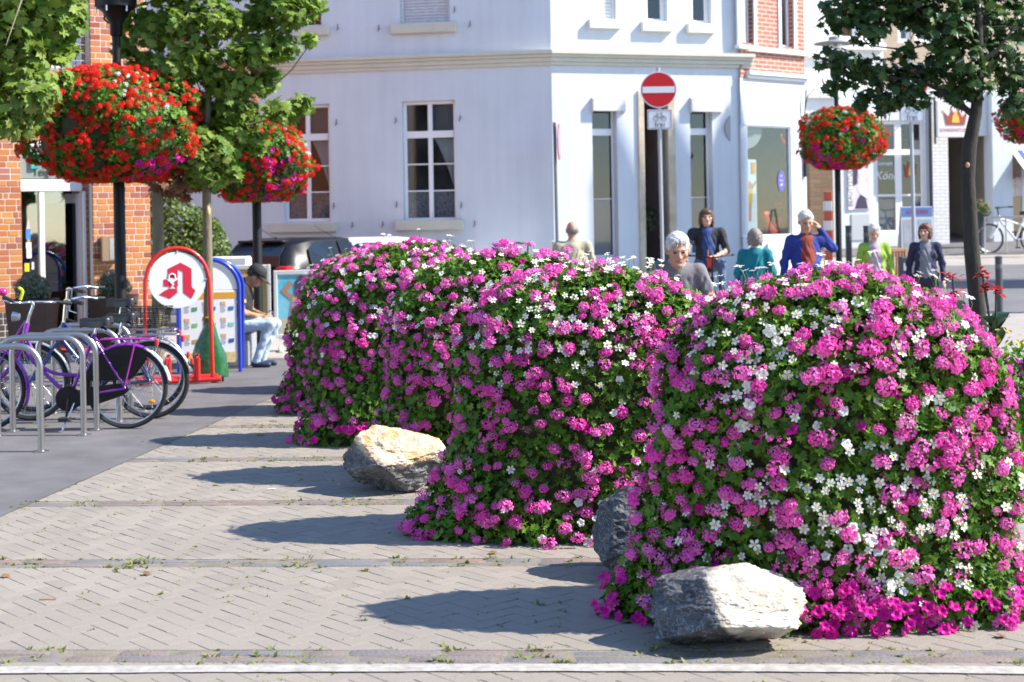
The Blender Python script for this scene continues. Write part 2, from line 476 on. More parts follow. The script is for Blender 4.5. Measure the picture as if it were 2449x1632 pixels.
# weeds in the joints
M_WEED = mat('weed_green', (0.13, 0.20, 0.03), 0.7, col2=(0.26, 0.24, 0.07), vary='island', trans=0.3)
def tuft_arrays(n_spots, spots):
    pos, nr, tp, sc = [], [], [], []
    for (x, y, size, nb) in spots:
        for b in range(nb):
            a = rnd.uniform(0, 2 * math.pi); lean = rnd.uniform(0.5, 1.5)
            d = Vector((math.cos(a) * lean, math.sin(a) * lean, 1.0)).normalized()
            n = Vector((-math.sin(a), math.cos(a), rnd.uniform(-.5, .5)))
            n = d.cross(n)
            pos.append((x + rnd.gauss(0, 0.25) * size, y + rnd.gauss(0, 0.22) * size, -0.008)); nr.append(n); tp.append(d); sc.append(size * rnd.uniform(0.5, 1.25))
    return np.array(pos), np.array(nr), np.array(tp), np.array(sc)
BLADE = (np.array([(-0.13, 0, 0), (0.13, 0, 0), (0.2, 0.5, 0.04), (-0.2, 0.5, 0.04), (0, 1.0, -0.05)], float), np.array([(0, 1, 2), (0, 2, 3), (3, 2, 4)]))
spots = []
cand = [p for p in pav_list if sum(b for a, b in p) / len(p) < 13]
for k in range(3600):
    p = rnd.choice(cand); i = rnd.randrange(len(p)); a, b = p[i], p[(i + 1) % len(p)]
    dn = math.sin(a[0] * 1.9 + 1.3) * math.sin(a[1] * 2.3) + rnd.uniform(-1, 1)
    if dn < 0.0: continue
    t0 = rnd.random(); big = rnd.random() < 0.06
    for q in range(rnd.randint(3, 8)):
        t = min(1, max(0, t0 + rnd.gauss(0, 0.16)))
        spots.append((a[0] + t * (b[0] - a[0]), a[1] + t * (b[1] - a[1]), rnd.uniform(0.009, 0.018) * (1.8 if big else 1), 3))
for k in range(5200):                                             # flecks of moss filling the joints
    p = rnd.choice(cand); i = rnd.randrange(len(p)); a, b = p[i], p[(i + 1) % len(p)]
    if math.sin(a[0] * 1.3 + 2.0) * math.sin(a[1] * 1.7 + .4) + rnd.uniform(-.9, .9) < 0.05: continue
    t0 = rnd.uniform(.1, .9)
    for q in range(rnd.randint(2, 6)):
        t = t0 + rnd.uniform(-.22, .22); spots.append((a[0] + t * (b[0] - a[0]), a[1] + t * (b[1] - a[1]), rnd.uniform(0.0045, 0.009), 3))
for yb in BANDS[:5]:
    x = line_x(yb)
    while x < 0.36 * yb:
        x += rnd.expovariate(1 / 0.16)
        s = rnd.uniform(0.014, 0.032)
        for q in range(rnd.randint(4, 9)): spots.append((x + rnd.gauss(0, 0.035), yb - SL * x + rnd.choice([-0.085, 0, 0.085]) + rnd.gauss(0, 0.012), s, 4))
y = 5.0
while y < 16:
    y += rnd.uniform(0.03, 0.25); spots.append((line_x(y) + 0.01, y, rnd.uniform(0.01, 0.02), 5))
for (mx, my, mr, mh) in MOUNDS[:4]:                                # weeds and litter gather round the beds and stones
    for q in range(70):
        a = rnd.uniform(math.pi, 2 * math.pi); spots.append((mx + math.cos(a) * mr * rnd.uniform(1.0, 1.14), my + math.sin(a) * mr * MSQ * rnd.uniform(1.05, 1.3), rnd.uniform(.012, .03), 4))
for (px, py) in ((1560, 1545), (1640, 1552), (1720, 1560), (1800, 1556), (1880, 1550), (1940, 1535), (870, 1182), (960, 1186), (1030, 1180)):
    g = GP(px, py)
    for q in range(5): spots.append((g.x + rnd.gauss(0, .04), g.y + rnd.gauss(0, .02), rnd.uniform(.012, .026), 4))
V, F = scatter(BLADE, *tuft_arrays(0, spots))
weeds = np_mesh('weeds', V, F, M_WEED, kind='stuff'); tag(weeds, 'small green weeds and moss growing in the paving joints', 'weeds')
# ------------------------------------------------------------------ leaves and blossoms
from mathutils import noise as mnoise
def fan(rim, c, curl=0.0):
    V = [(c[0], c[1], 0.0)] + [(x, y, curl * (x * x + (y - c[1]) ** 2)) for x, y in rim]
    n = len(rim)
    return np.array(V, float), np.array([(0, 1 + i, 1 + (i + 1) % n) for i in range(n)])
half = [(0.0, -0.42), (0.17, -0.36), (0.46, -0.42), (0.37, -0.13), (0.64, 0.10), (0.38, 0.15), (0.31, 0.36), (0.12, 0.29), (0.0, 0.64)]
MAPLE = fan(half + [(-x, y) for x, y in half[-2:0:-1]], (0, -0.12), -0.25)
gh = [(0.0, -0.12), (0.26, -0.40), (0.47, -0.10), (0.30, 0.02), (0.40, 0.36), (0.16, 0.26), (0.0, 0.52)]
GERLEAF = fan(gh + [(-x, y) for x, y in gh[-2:0:-1]], (0, 0.0), 0.35)
SIMPLE = (np.array([(0, -0.5, 0), (0.3, 0, 0.06), (0, 0.5, 0), (-0.3, 0, 0.06)], float), np.array([(0, 1, 2), (0, 2, 3)]))
FEATHER = (np.array([(0, -.5, 0), (.09, 0, .02), (0, .5, 0), (-.09, 0, .02), (0, -.1, .01), (.38, .18, .05), (.12, .10, .02), (-.38, .18, .05), (-.12, .10, .02)], float),
           np.array([(0, 1, 2), (0, 2, 3), (4, 5, 6), (4, 8, 7)]))
def petal(a, l, w, lift=0.0, org=(0, 0, 0)):
    d = np.array([math.cos(a), math.sin(a), 0.0]); s = np.array([-d[1], d[0], 0.0]); o = np.array(org, float); up = np.array([0, 0, 1.0])
    return [o + d * l * 0.06, o + d * l * 0.62 + s * w + up * lift * l, o + d * l + s * w * 0.45 + up * lift * l * 0.8, o + d * l - s * w * 0.45 + up * lift * l * 0.8, o + d * l * 0.62 - s * w + up * lift * l]
def geranium(seed, nf=12, R=0.035, rag=0.0):
    r = random.Random(seed); V, F = [], []
    for k in range(nf):
        ph = math.acos(1 - 0.92 * (k + 0.5) / nf); th = 2.39996 * k + r.uniform(-.3, .3)
        z = np.array([math.sin(ph) * math.cos(th), math.sin(ph) * math.sin(th), math.cos(ph)])
        c = z * R * np.array([1.12, 0.80, 0.45]) * r.uniform(0.8, 1.2)
        y = np.array([0, 1, 0.1]) + np.array([r.gauss(0, .3 + rag), r.gauss(0, .2), 0]); y = y - z * np.dot(y, z); y /= np.linalg.norm(y); x = np.cross(y, z)
        Rm = np.stack([x, y, z], 1); sc = r.uniform(0.85, 1.15)
        for (deg, l, w) in ((60, .0235, .0052), (120, .0235, .0052), (205, .020, .0072), (270, .021, .0076), (335, .020, .0072)):
            p = [Rm @ (q * sc) + c for q in petal(math.radians(deg + r.uniform(-9, 9)), l, w * (1 - rag * .5), r.uniform(-.05, .35))]
            n = len(V); V += p; F += [(n, n + 1, n + 2), (n, n + 2, n + 3), (n, n + 3, n + 4)]
    return np.array(V), np.array(F)
def daisy(seed):
    r = random.Random(seed); V, F, mi = [], [], []
    np_ = r.choice([5, 6, 7, 8])
    for k in range(np_):
        p = petal(2 * math.pi * k / np_ + r.uniform(-.1, .1), 0.0235, 0.0074, r.uniform(-.1, .25)); n = len(V); V += p; F += [(n, n + 1, n + 2), (n, n + 2, n + 3), (n, n + 3, n + 4)]; mi += [0] * 3
    n = len(V); V += [np.array((0, 0, .006))] + [np.array((.0058 * math.cos(t), .0058 * math.sin(t), .003)) for t in np.linspace(0, 2 * math.pi, 7)[:-1]]
    F += [(n, n + 1 + i, n + 1 + (i + 1) % 6) for i in range(6)]; mi += [1] * 6
    return np.array(V), np.array(F), mi
def petunia(seed):
    r = random.Random(seed); V, F, mi = [(0, 0, -0.007)], [], []; n = 15
    for ring, (rad, z) in enumerate(((0.0038, -0.004), (0.017, 0.0035), (0.031, 0.002))):
        for i in range(n):
            t = 2 * math.pi * i / n; k = 1.0 if ring < 2 else (1 - 0.20 * (0.5 + 0.5 * math.cos(5 * t)) ** 2) * r.uniform(.94, 1.05)
            V.append((rad * k * math.cos(t), rad * k * math.sin(t), z + (r.uniform(-.005, .005) - .004 * math.cos(5 * t) if ring == 2 else 0)))
    F += [(0, 1 + i, 1 + (i + 1) % n) for i in range(n)]; mi += [1] * n
    for q in range(2):
        a, b = 1 + q * n, 1 + (q + 1) * n
        for i in range(n):
            j = (i + 1) % n; F += [(a + i, a + j, b + j), (a + i, b + j, b + i)]; mi += [0, 0]
    return np.array(V, float), np.array(F), mi
M_PINK = mat('petal_pink', (0.86, 0.075, 0.47), 0.55, col2=(0.90, 0.21, 0.60), vary='object', trans=0.28, spec=0.2)
M_RED = mat('petal_red', (0.72, 0.012, 0.010), 0.55, col2=(0.80, 0.045, 0.03), vary='object', trans=0.22, spec=0.2)
M_WHITE = mat('petal_white', (0.80, 0.79, 0.74), 0.6, trans=0.25, spec=0.2)
M_YEL = mat('flower_eye_yellow', (0.70, 0.42, 0.03), 0.7)
M_MAG = mat('petal_magenta', (0.50, 0.002, 0.20), 0.5, col2=(0.56, 0.006, 0.28), vary='object', trans=0.25, spec=0.2)
M_MAGD = mat('petunia_throat', (0.10, 0.0, 0.05), 0.6)
M_WTH = mat('petunia_throat_pale', (0.62, 0.63, 0.42), 0.6)
def fmesh(name, data, mats):
    me = np_mesh(None, data[0], data[1], mats, mi=data[2] if len(data) > 2 else None) if False else None
    m2 = bpy.data.meshes.new(name); m2.from_pydata([tuple(v) for v in data[0]], [], [tuple(int(i) for i in f) for f in data[1]])
    for x in mats: m2.materials.append(x)
    if len(data) > 2: m2.polygons.foreach_set('material_index', data[2])
    m2.update(); return m2
FL = {}
gers = [geranium(s, nf) for s, nf in ((1, 7), (2, 9), (3, 12), (4, 5), (5, 14), (6, 10))]
gersr = [geranium(s, nf, 0.034, 0.5) for s, nf in ((11, 14), (12, 18), (13, 22), (14, 11))]
dai = [daisy(s) for s in (1, 2, 3, 4)]
pet = [petunia(s) for s in (1, 2, 3)]
FL['pink_geranium'] = ([fmesh('pink_geranium', g, [M_PINK]) for g in gers], gers)
FL['red_geranium'] = ([fmesh('red_geranium', g, [M_RED]) for g in gersr], gersr)
FL['white_geranium'] = ([fmesh('white_geranium', g, [M_WHITE]) for g in gers[:2]], gers[:2])
FL['white_daisy'] = ([fmesh('white_daisy', g, [M_WHITE, M_YEL]) for g in dai], dai)
FL['white_petunia'] = ([fmesh('white_petunia', g, [M_WHITE, M_WTH]) for g in pet], pet)
FL['magenta_petunia'] = ([fmesh('magenta_petunia', g, [M_MAG, M_MAGD]) for g in pet], pet)
FMAT = {'pink_geranium': M_PINK, 'red_geranium': M_RED, 'white_geranium': M_WHITE, 'white_daisy': M_WHITE, 'white_petunia': M_WHITE, 'magenta_petunia': M_MAG}
M_LEAF = mat('geranium_leaf', (0.035, 0.115, 0.008), 0.5, col2=(0.14, 0.28, 0.02), vary='island', trans=0.33, spec=0.35)
M_FEA = mat('feathery_leaf', (0.085, 0.20, 0.012), 0.5, col2=(0.22, 0.36, 0.03), vary='island', trans=0.38, spec=0.3)
M_DRY = mat('withered_leaf', (0.16, 0.055, 0.03), 0.7, col2=(0.30, 0.15, 0.05), vary='island', trans=0.2)
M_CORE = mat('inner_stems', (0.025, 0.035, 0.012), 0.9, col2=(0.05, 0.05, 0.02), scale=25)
M_STEM = mat('flower_stem', (0.10, 0.18, 0.03), 0.6)

class Mass:
    """surface of revolution with lumps; samples points for leaves and flowers"""
    def __init__(s, loc, prof, seed, lump=0.07, squash=1.0):
        s.sq = squash
        s.loc = np.array(loc, float); s.prof = np.array(prof, float); s.r = np.random.default_rng(seed); s.lump = lump
        seg = np.linalg.norm(np.diff(s.prof, axis=0), axis=1); rad = 0.5 * (s.prof[1:, 0] + s.prof[:-1, 0])
        s.seg = seg; s.cdf = np.concatenate([[0], np.cumsum(seg * rad)]); s.cdf /= s.cdf[-1]
        s.ph = s.r.uniform(0, 6.28, (6, 2)); s.kk = [(2, 3.1), (3, 5.2), (5, 4.0), (7, 9.0), (4, 12.0), (11, 7.0)]
        d = s.loc[:2] / np.linalg.norm(s.loc[:2]); s.front = -d; s.lat = np.array([d[1], -d[0]])
        s.area = 2 * math.pi * float(np.sum(seg * rad))
    def bump(s, th, z):
        b = 0
        for (a, k), (p, q) in zip(s.kk, s.ph): b = b + np.sin(a * th + p) * np.sin(k * z + q) * (0.5 if a > 4 else 0.75)
        return 1 + s.lump * b
    def at(s, th, t):
        """th angle, t in 0..1 of area"""
        i = np.clip(np.searchsorted(s.cdf, t) - 1, 0, len(s.seg) - 1)
        f = (t - s.cdf[i]) / np.maximum(1e-9, s.cdf[i + 1] - s.cdf[i])
        p0, p1 = s.prof[i], s.prof[i + 1]; rz = p0 + (p1 - p0) * f[:, None]
        dr = (p1 - p0) / np.linalg.norm(p1 - p0, axis=1, keepdims=True)
        nr, nz = dr[:, 1], -dr[:, 0]
        r = rz[:, 0] * s.bump(th, rz[:, 1])
        pos = np.stack([r * np.cos(th), r * np.sin(th), rz[:, 1]], 1)
        n = np.stack([nr * np.cos(th), nr * np.sin(th), nz], 1)
        pos[:, 1] *= s.sq; n[:, 1] /= s.sq; n /= np.linalg.norm(n, axis=1, keepdims=True)
        return pos, n
    def uniform(s, n): return s.at(s.r.uniform(0, 2 * math.pi, n), s.r.uniform(0, 1, n))
    def patch(s, n, sx, z, dsx, dz):
        """points around lateral position sx (-1..1 as the camera sees it) and height z, on the side towards the camera"""
        n = int(n); S = np.clip(s.r.normal(sx, dsx, n), -0.99, 0.99); Z = np.clip(s.r.normal(z, dz, n), s.prof[:, 1].min() + .01, s.prof[:, 1].max() - .01)
        zs = s.prof[:, 1]; k = np.argsort(zs, kind='stable')
        t = np.interp(Z, zs[k], s.cdf[k])
        v = S[:, None] * s.lat + np.sqrt(1 - S ** 2)[:, None] * s.front
        return s.at(np.arctan2(v[:, 1], v[:, 0]), t)
def place_flowers(root, mass, kind, pos, n, off, size, up=0.6, stems=None, limit=290):
    r = mass.r; meshes, datas = FL[kind]; cnt = 0; restV, restF, off0 = [], [], 0
    zmin = mass.prof[:, 1].min()
    md = {'pink_geranium': .053, 'red_geranium': .040, 'white_geranium': .05, 'white_daisy': .030, 'white_petunia': .042, 'magenta_petunia': .036}[kind] * size
    if not hasattr(mass, 'used'): mass.used = {}
    cells = mass.used.setdefault(kind, {}); keep = []
    for i in range(len(pos)):                                     # no two heads of a kind on the same spot
        c = tuple(np.floor(pos[i] / md).astype(int)); ok = True
        for dx in (-1, 0, 1):
            for dy in (-1, 0, 1):
                for dz in (-1, 0, 1):
                    for q in cells.get((c[0] + dx, c[1] + dy, c[2] + dz), ()):
                        if np.sum((q - pos[i]) ** 2) < md * md: ok = False
        if ok: cells.setdefault(c, []).append(pos[i]); keep.append(i)
    pos, n = pos[keep], n[keep]
    if not len(pos): return
    tocam = -(mass.loc + pos); tocam = tocam + np.array([0, 0, EYE]); tocam /= np.linalg.norm(tocam, axis=1, keepdims=True)
    facing = np.sum(tocam * n, axis=1)
    for i in np.argsort(-facing):
        nn = n[i] + r.normal(0, .28, 3) + np.array([0, 0, 0.25]) + 0.25 * tocam[i]
        p = pos[i] + n[i] * (off + r.uniform(-.02, .025))
        p[2] = max(p[2], zmin + 0.02)
        tall = stems is not None and n[i][2] > 0.55 and r.random() < 0.45
        if tall:
            q = p.copy(); p = p + np.array([r.normal(0, .015), r.normal(0, .015), r.uniform(.02, .10)])
            stems.tube([q - n[i] * .06, 0.5 * (p + q) + r.normal(0, .004, 3), p - np.array([0, 0, .004])], 0.0016, 4, cap=False)
            nn = nn + np.array([0, 0, .5])
        tip = np.array([0, 0, 1.0]) + r.normal(0, .25, 3) + 0.3 * tocam[i] if nn[2] < 0.85 * np.linalg.norm(nn) else r.normal(0, 1, 3)
        R = frames(nn[None], tip[None])[0]; sc = size * (r.uniform(0.62, 1.22) if 'geranium' in kind else r.uniform(0.75, 1.15)); k = int(r.integers(len(meshes)))
        if facing[i] > -0.15 and cnt < limit:
            o = bpy.data.objects.new(kind, meshes[k]); COL.objects.link(o); o.parent = root
            o.matrix_local = Matrix.Translation(Vector(p)) @ Matrix(R.tolist()).to_4x4() @ Matrix.Scale(sc, 4); cnt += 1
        else:
            V0, F0 = datas[k][0], datas[k][1]
            restV.append(V0 @ R.T * sc + p); restF.append(F0 + off0); off0 += len(V0)
    if restV: np_mesh(kind + '_field', np.concatenate(restV), np.concatenate(restF), FMAT[kind], root, kind='stuff')
def flower_mass(name, label, cat, loc, prof, seed, leaves, leaf_size, feather, flowers, group=None, lump=0.06, sprig=True, fsize=1.0, dry=0, sq=1.0):
    root = thing(name, label, cat, loc, 0, group)
    ms = Mass(loc, prof, seed, lump, sq); r = ms.r
    core = [(p[0] * 0.86, p[1] if i else p[1]) for i, p in enumerate(prof)]
    core = [(max(0.01, a), b - 0.06 * (b > prof[0][1] + .1)) for a, b in core]
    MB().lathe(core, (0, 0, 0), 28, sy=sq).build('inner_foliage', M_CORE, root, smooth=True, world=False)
    for (T, cnt, size, m, nm, down) in ((GERLEAF, leaves, leaf_size, M_LEAF, 'leaves', 0.5), (FEATHER, feather, leaf_size * 1.25, M_FEA, 'fine_leaves', -0.3), (SIMPLE, dry, leaf_size * 1.1, M_DRY, 'withered_leaves', 1.0)):
        if not cnt: continue
        pos, n = ms.uniform(int(cnt))
        if nm == 'fine_leaves':                                   # feathery shoots gather towards the top and in patches
            keep = (r.random(len(pos)) < np.clip(0.25 + 0.9 * (n[:, 2]) + 0.4 * np.sin(3 * np.arctan2(pos[:, 1], pos[:, 0]) + 5 * pos[:, 2] + seed), 0.08, 1)); pos, n = pos[keep], n[keep]
        depth = np.abs(r.normal(0, 0.045, len(pos))) - 0.03
        if nm == 'withered_leaves': depth = r.uniform(0.0, 0.06, len(pos))
        pos = pos - n * depth[:, None]
        pos[:, 2] = np.maximum(pos[:, 2], prof[0][1] + 0.012)
        nn = n + r.normal(0, 0.55, n.shape) + np.array([0, 0, 0.35])
        tip = r.normal(0, 0.6, n.shape) + np.array([0, 0, -down])
        V, F = scatter(T, pos, nn, tip, size * r.uniform(0.6, 1.3, len(pos)))
        np_mesh(nm, V, F, m, root, kind='stuff')
    stems = MB() if sprig else None
    for (kind, mode, off, sz) in flowers:
        if mode[0] == 'u':
            pos, n = ms.uniform(int(mode[1]))
            if len(mode) > 2:
                keep = [mode[2](p, q, r) for p, q in zip(pos, n)]; pos, n = pos[keep], n[keep]
        else: pos, n = ms.patch(*mode[1:])
        place_flowers(root, ms, kind, pos, n, off, sz * fsize, stems=stems if kind == 'white_daisy' or (kind == 'pink_geranium' and r.random() < .25) else None)
    if stems and stems.v: stems.build('stems', M_STEM, root, world=False, kind='stuff')
    return root

def mprof(r, h, flare=1.0, full=1.0):
    """full = 1: broad shoulders, 0: rounder dome"""
    a_ = [(1.09 * flare, 0.0), (1.10 * flare, 0.05), (1.02, 0.12), (0.955, 0.22), (0.93, 0.38), (0.93, 0.52), (0.925, 0.64), (0.875, 0.76), (0.78, 0.85), (0.62, 0.92), (0.42, 0.965), (0.2, 0.99), (0.02, 1.0)]
    b_ = [(1.09 * flare, 0.0), (1.10 * flare, 0.05), (1.02, 0.12), (0.955, 0.22), (0.93, 0.38), (0.93, 0.50), (0.905, 0.60), (0.845, 0.70), (0.74, 0.795), (0.58, 0.88), (0.40, 0.94), (0.2, 0.98), (0.02, 1.0)]
    return [((p[0] * full + q[0] * (1 - full)) * r, (p[1] * full + q[1] * (1 - full)) * h) for p, q in zip(a_, b_)]
def lum(k, a, b, c):                                              # patchy acceptance: clusters in drifts
    def f(p, n, r):
        th = math.atan2(p[1], p[0]); v = math.sin(a * th + k) * math.sin(b * p[2] + 2 * k) + 0.6 * math.sin(9 * th + 3 * k + 4 * p[2])
        return r.random() < c + 0.45 * v
    return f
top = lambda lo, pr: (lambda p, n, r: (p[2] > lo and r.random() < pr))
low = lambda hi, pr: (lambda p, n, r: (p[2] < hi and r.random() < pr))
MG = 'flower mounds in a row across the square'
(x, y, r_, h_) = MOUNDS[0]
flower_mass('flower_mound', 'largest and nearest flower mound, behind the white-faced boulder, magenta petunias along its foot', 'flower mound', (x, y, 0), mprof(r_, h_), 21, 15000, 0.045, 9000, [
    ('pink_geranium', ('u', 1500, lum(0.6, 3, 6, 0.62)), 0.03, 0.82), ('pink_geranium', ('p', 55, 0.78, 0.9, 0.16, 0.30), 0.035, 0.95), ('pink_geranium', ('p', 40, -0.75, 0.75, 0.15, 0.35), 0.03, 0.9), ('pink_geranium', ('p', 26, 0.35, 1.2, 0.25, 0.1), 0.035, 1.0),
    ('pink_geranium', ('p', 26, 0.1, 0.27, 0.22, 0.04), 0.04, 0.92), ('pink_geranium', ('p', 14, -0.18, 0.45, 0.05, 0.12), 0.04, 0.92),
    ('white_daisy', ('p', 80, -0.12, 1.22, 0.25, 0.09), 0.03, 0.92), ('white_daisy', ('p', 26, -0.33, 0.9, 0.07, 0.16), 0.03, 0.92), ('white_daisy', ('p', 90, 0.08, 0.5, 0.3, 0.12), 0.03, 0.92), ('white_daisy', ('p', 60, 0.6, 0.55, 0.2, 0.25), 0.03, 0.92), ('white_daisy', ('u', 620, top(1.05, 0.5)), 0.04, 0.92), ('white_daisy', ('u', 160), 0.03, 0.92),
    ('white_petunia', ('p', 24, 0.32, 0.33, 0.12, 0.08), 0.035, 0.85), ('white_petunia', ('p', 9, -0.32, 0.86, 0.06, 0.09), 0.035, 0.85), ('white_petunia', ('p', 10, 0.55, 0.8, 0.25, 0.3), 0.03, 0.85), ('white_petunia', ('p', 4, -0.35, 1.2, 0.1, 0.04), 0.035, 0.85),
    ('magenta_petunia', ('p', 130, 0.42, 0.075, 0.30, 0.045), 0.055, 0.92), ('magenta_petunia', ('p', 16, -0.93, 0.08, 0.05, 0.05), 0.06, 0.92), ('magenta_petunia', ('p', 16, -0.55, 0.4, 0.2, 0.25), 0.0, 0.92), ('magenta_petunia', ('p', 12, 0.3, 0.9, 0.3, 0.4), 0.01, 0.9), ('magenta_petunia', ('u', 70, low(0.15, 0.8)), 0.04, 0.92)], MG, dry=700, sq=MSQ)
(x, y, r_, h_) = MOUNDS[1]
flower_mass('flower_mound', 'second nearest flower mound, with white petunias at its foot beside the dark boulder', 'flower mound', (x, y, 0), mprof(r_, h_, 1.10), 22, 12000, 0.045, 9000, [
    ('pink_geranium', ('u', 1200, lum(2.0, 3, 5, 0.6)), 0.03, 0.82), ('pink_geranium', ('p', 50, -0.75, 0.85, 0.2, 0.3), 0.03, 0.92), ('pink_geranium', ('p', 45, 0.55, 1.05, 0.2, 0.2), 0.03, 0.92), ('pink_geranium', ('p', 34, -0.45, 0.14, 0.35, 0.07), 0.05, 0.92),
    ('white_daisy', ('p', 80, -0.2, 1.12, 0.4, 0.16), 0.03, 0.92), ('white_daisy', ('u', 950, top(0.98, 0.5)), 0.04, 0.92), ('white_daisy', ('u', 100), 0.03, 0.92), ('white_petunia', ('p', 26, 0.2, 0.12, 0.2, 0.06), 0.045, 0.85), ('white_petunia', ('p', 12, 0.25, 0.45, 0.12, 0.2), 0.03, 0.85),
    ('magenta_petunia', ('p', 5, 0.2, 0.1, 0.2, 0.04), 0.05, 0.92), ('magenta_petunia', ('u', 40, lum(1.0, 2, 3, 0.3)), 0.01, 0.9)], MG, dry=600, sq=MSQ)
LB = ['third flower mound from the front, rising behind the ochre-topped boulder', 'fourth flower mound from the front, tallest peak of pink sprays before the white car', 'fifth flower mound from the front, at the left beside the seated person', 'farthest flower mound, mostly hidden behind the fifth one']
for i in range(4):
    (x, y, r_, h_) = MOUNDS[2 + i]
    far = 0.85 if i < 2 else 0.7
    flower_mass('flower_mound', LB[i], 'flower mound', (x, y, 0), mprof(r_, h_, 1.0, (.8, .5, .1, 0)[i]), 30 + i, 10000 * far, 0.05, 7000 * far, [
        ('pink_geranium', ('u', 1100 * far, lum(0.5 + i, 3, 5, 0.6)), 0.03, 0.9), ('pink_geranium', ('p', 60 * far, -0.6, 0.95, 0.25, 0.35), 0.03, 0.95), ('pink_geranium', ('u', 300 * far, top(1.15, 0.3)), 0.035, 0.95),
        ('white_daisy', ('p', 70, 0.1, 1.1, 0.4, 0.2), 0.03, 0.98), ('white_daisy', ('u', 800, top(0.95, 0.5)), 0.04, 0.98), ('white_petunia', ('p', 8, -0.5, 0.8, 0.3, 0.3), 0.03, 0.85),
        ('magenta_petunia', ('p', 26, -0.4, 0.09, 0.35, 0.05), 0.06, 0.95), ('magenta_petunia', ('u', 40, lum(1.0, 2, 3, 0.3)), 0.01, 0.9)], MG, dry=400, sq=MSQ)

# ------------------------------------------------------------------ boulders
def rock_mat(name, dark, dark2, pale, pale2, axis, thr, soft):
    m = bpy.data.materials.new(name); m.use_nodes = True
    N, L = m.node_tree.nodes, m.node_tree.links; b = N['Principled BSDF']; b.inputs['Roughness'].default_value = 0.75
    tc = N.new('ShaderNodeTexCoord')
    def nz(sc, d=6, dist=0.0):
        n = N.new('ShaderNodeTexNoise'); n.inputs['Scale'].default_value = sc; n.inputs['Detail'].default_value = d; n.inputs['Distortion'].default_value = dist; n.inputs['Roughness'].default_value = 0.62
        L.new(tc.outputs['Object'], n.inputs['Vector']); return n.outputs[0]
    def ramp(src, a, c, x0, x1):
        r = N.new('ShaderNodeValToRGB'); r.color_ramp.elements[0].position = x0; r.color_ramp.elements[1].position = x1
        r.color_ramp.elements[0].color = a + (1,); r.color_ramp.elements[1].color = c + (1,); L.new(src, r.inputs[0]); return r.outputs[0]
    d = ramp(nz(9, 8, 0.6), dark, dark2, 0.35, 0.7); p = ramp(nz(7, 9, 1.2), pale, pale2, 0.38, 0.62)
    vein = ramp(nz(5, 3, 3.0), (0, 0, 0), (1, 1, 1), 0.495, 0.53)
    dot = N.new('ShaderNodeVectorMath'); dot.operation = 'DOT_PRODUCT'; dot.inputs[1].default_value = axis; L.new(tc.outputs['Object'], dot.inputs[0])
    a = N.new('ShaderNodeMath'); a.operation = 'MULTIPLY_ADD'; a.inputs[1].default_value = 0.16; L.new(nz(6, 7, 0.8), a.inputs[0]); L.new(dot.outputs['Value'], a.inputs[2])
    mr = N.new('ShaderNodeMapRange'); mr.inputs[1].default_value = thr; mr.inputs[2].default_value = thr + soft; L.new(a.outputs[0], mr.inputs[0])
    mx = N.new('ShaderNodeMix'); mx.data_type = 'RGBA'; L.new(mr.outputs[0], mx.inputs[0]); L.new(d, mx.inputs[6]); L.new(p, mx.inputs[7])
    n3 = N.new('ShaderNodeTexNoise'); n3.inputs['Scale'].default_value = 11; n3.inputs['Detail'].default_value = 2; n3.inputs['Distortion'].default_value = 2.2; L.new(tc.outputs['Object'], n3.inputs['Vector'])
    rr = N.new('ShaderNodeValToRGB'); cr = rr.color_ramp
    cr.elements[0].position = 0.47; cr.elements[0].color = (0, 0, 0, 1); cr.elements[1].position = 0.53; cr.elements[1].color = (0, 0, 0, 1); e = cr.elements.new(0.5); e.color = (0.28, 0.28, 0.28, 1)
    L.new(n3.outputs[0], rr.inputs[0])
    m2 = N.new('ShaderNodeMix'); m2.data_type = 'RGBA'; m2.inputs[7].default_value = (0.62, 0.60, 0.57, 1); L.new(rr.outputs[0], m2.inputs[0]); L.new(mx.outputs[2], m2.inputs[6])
    L.new(m2.outputs[2], b.inputs['Base Color'])
    bp = N.new('ShaderNodeBump'); bp.inputs['Strength'].default_value = 0.9; bp.inputs['Distance'].default_value = 0.02; L.new(nz(22, 10, 0.4), bp.inputs['Height']); L.new(bp.outputs[0], b.inputs['Normal'])
    return m
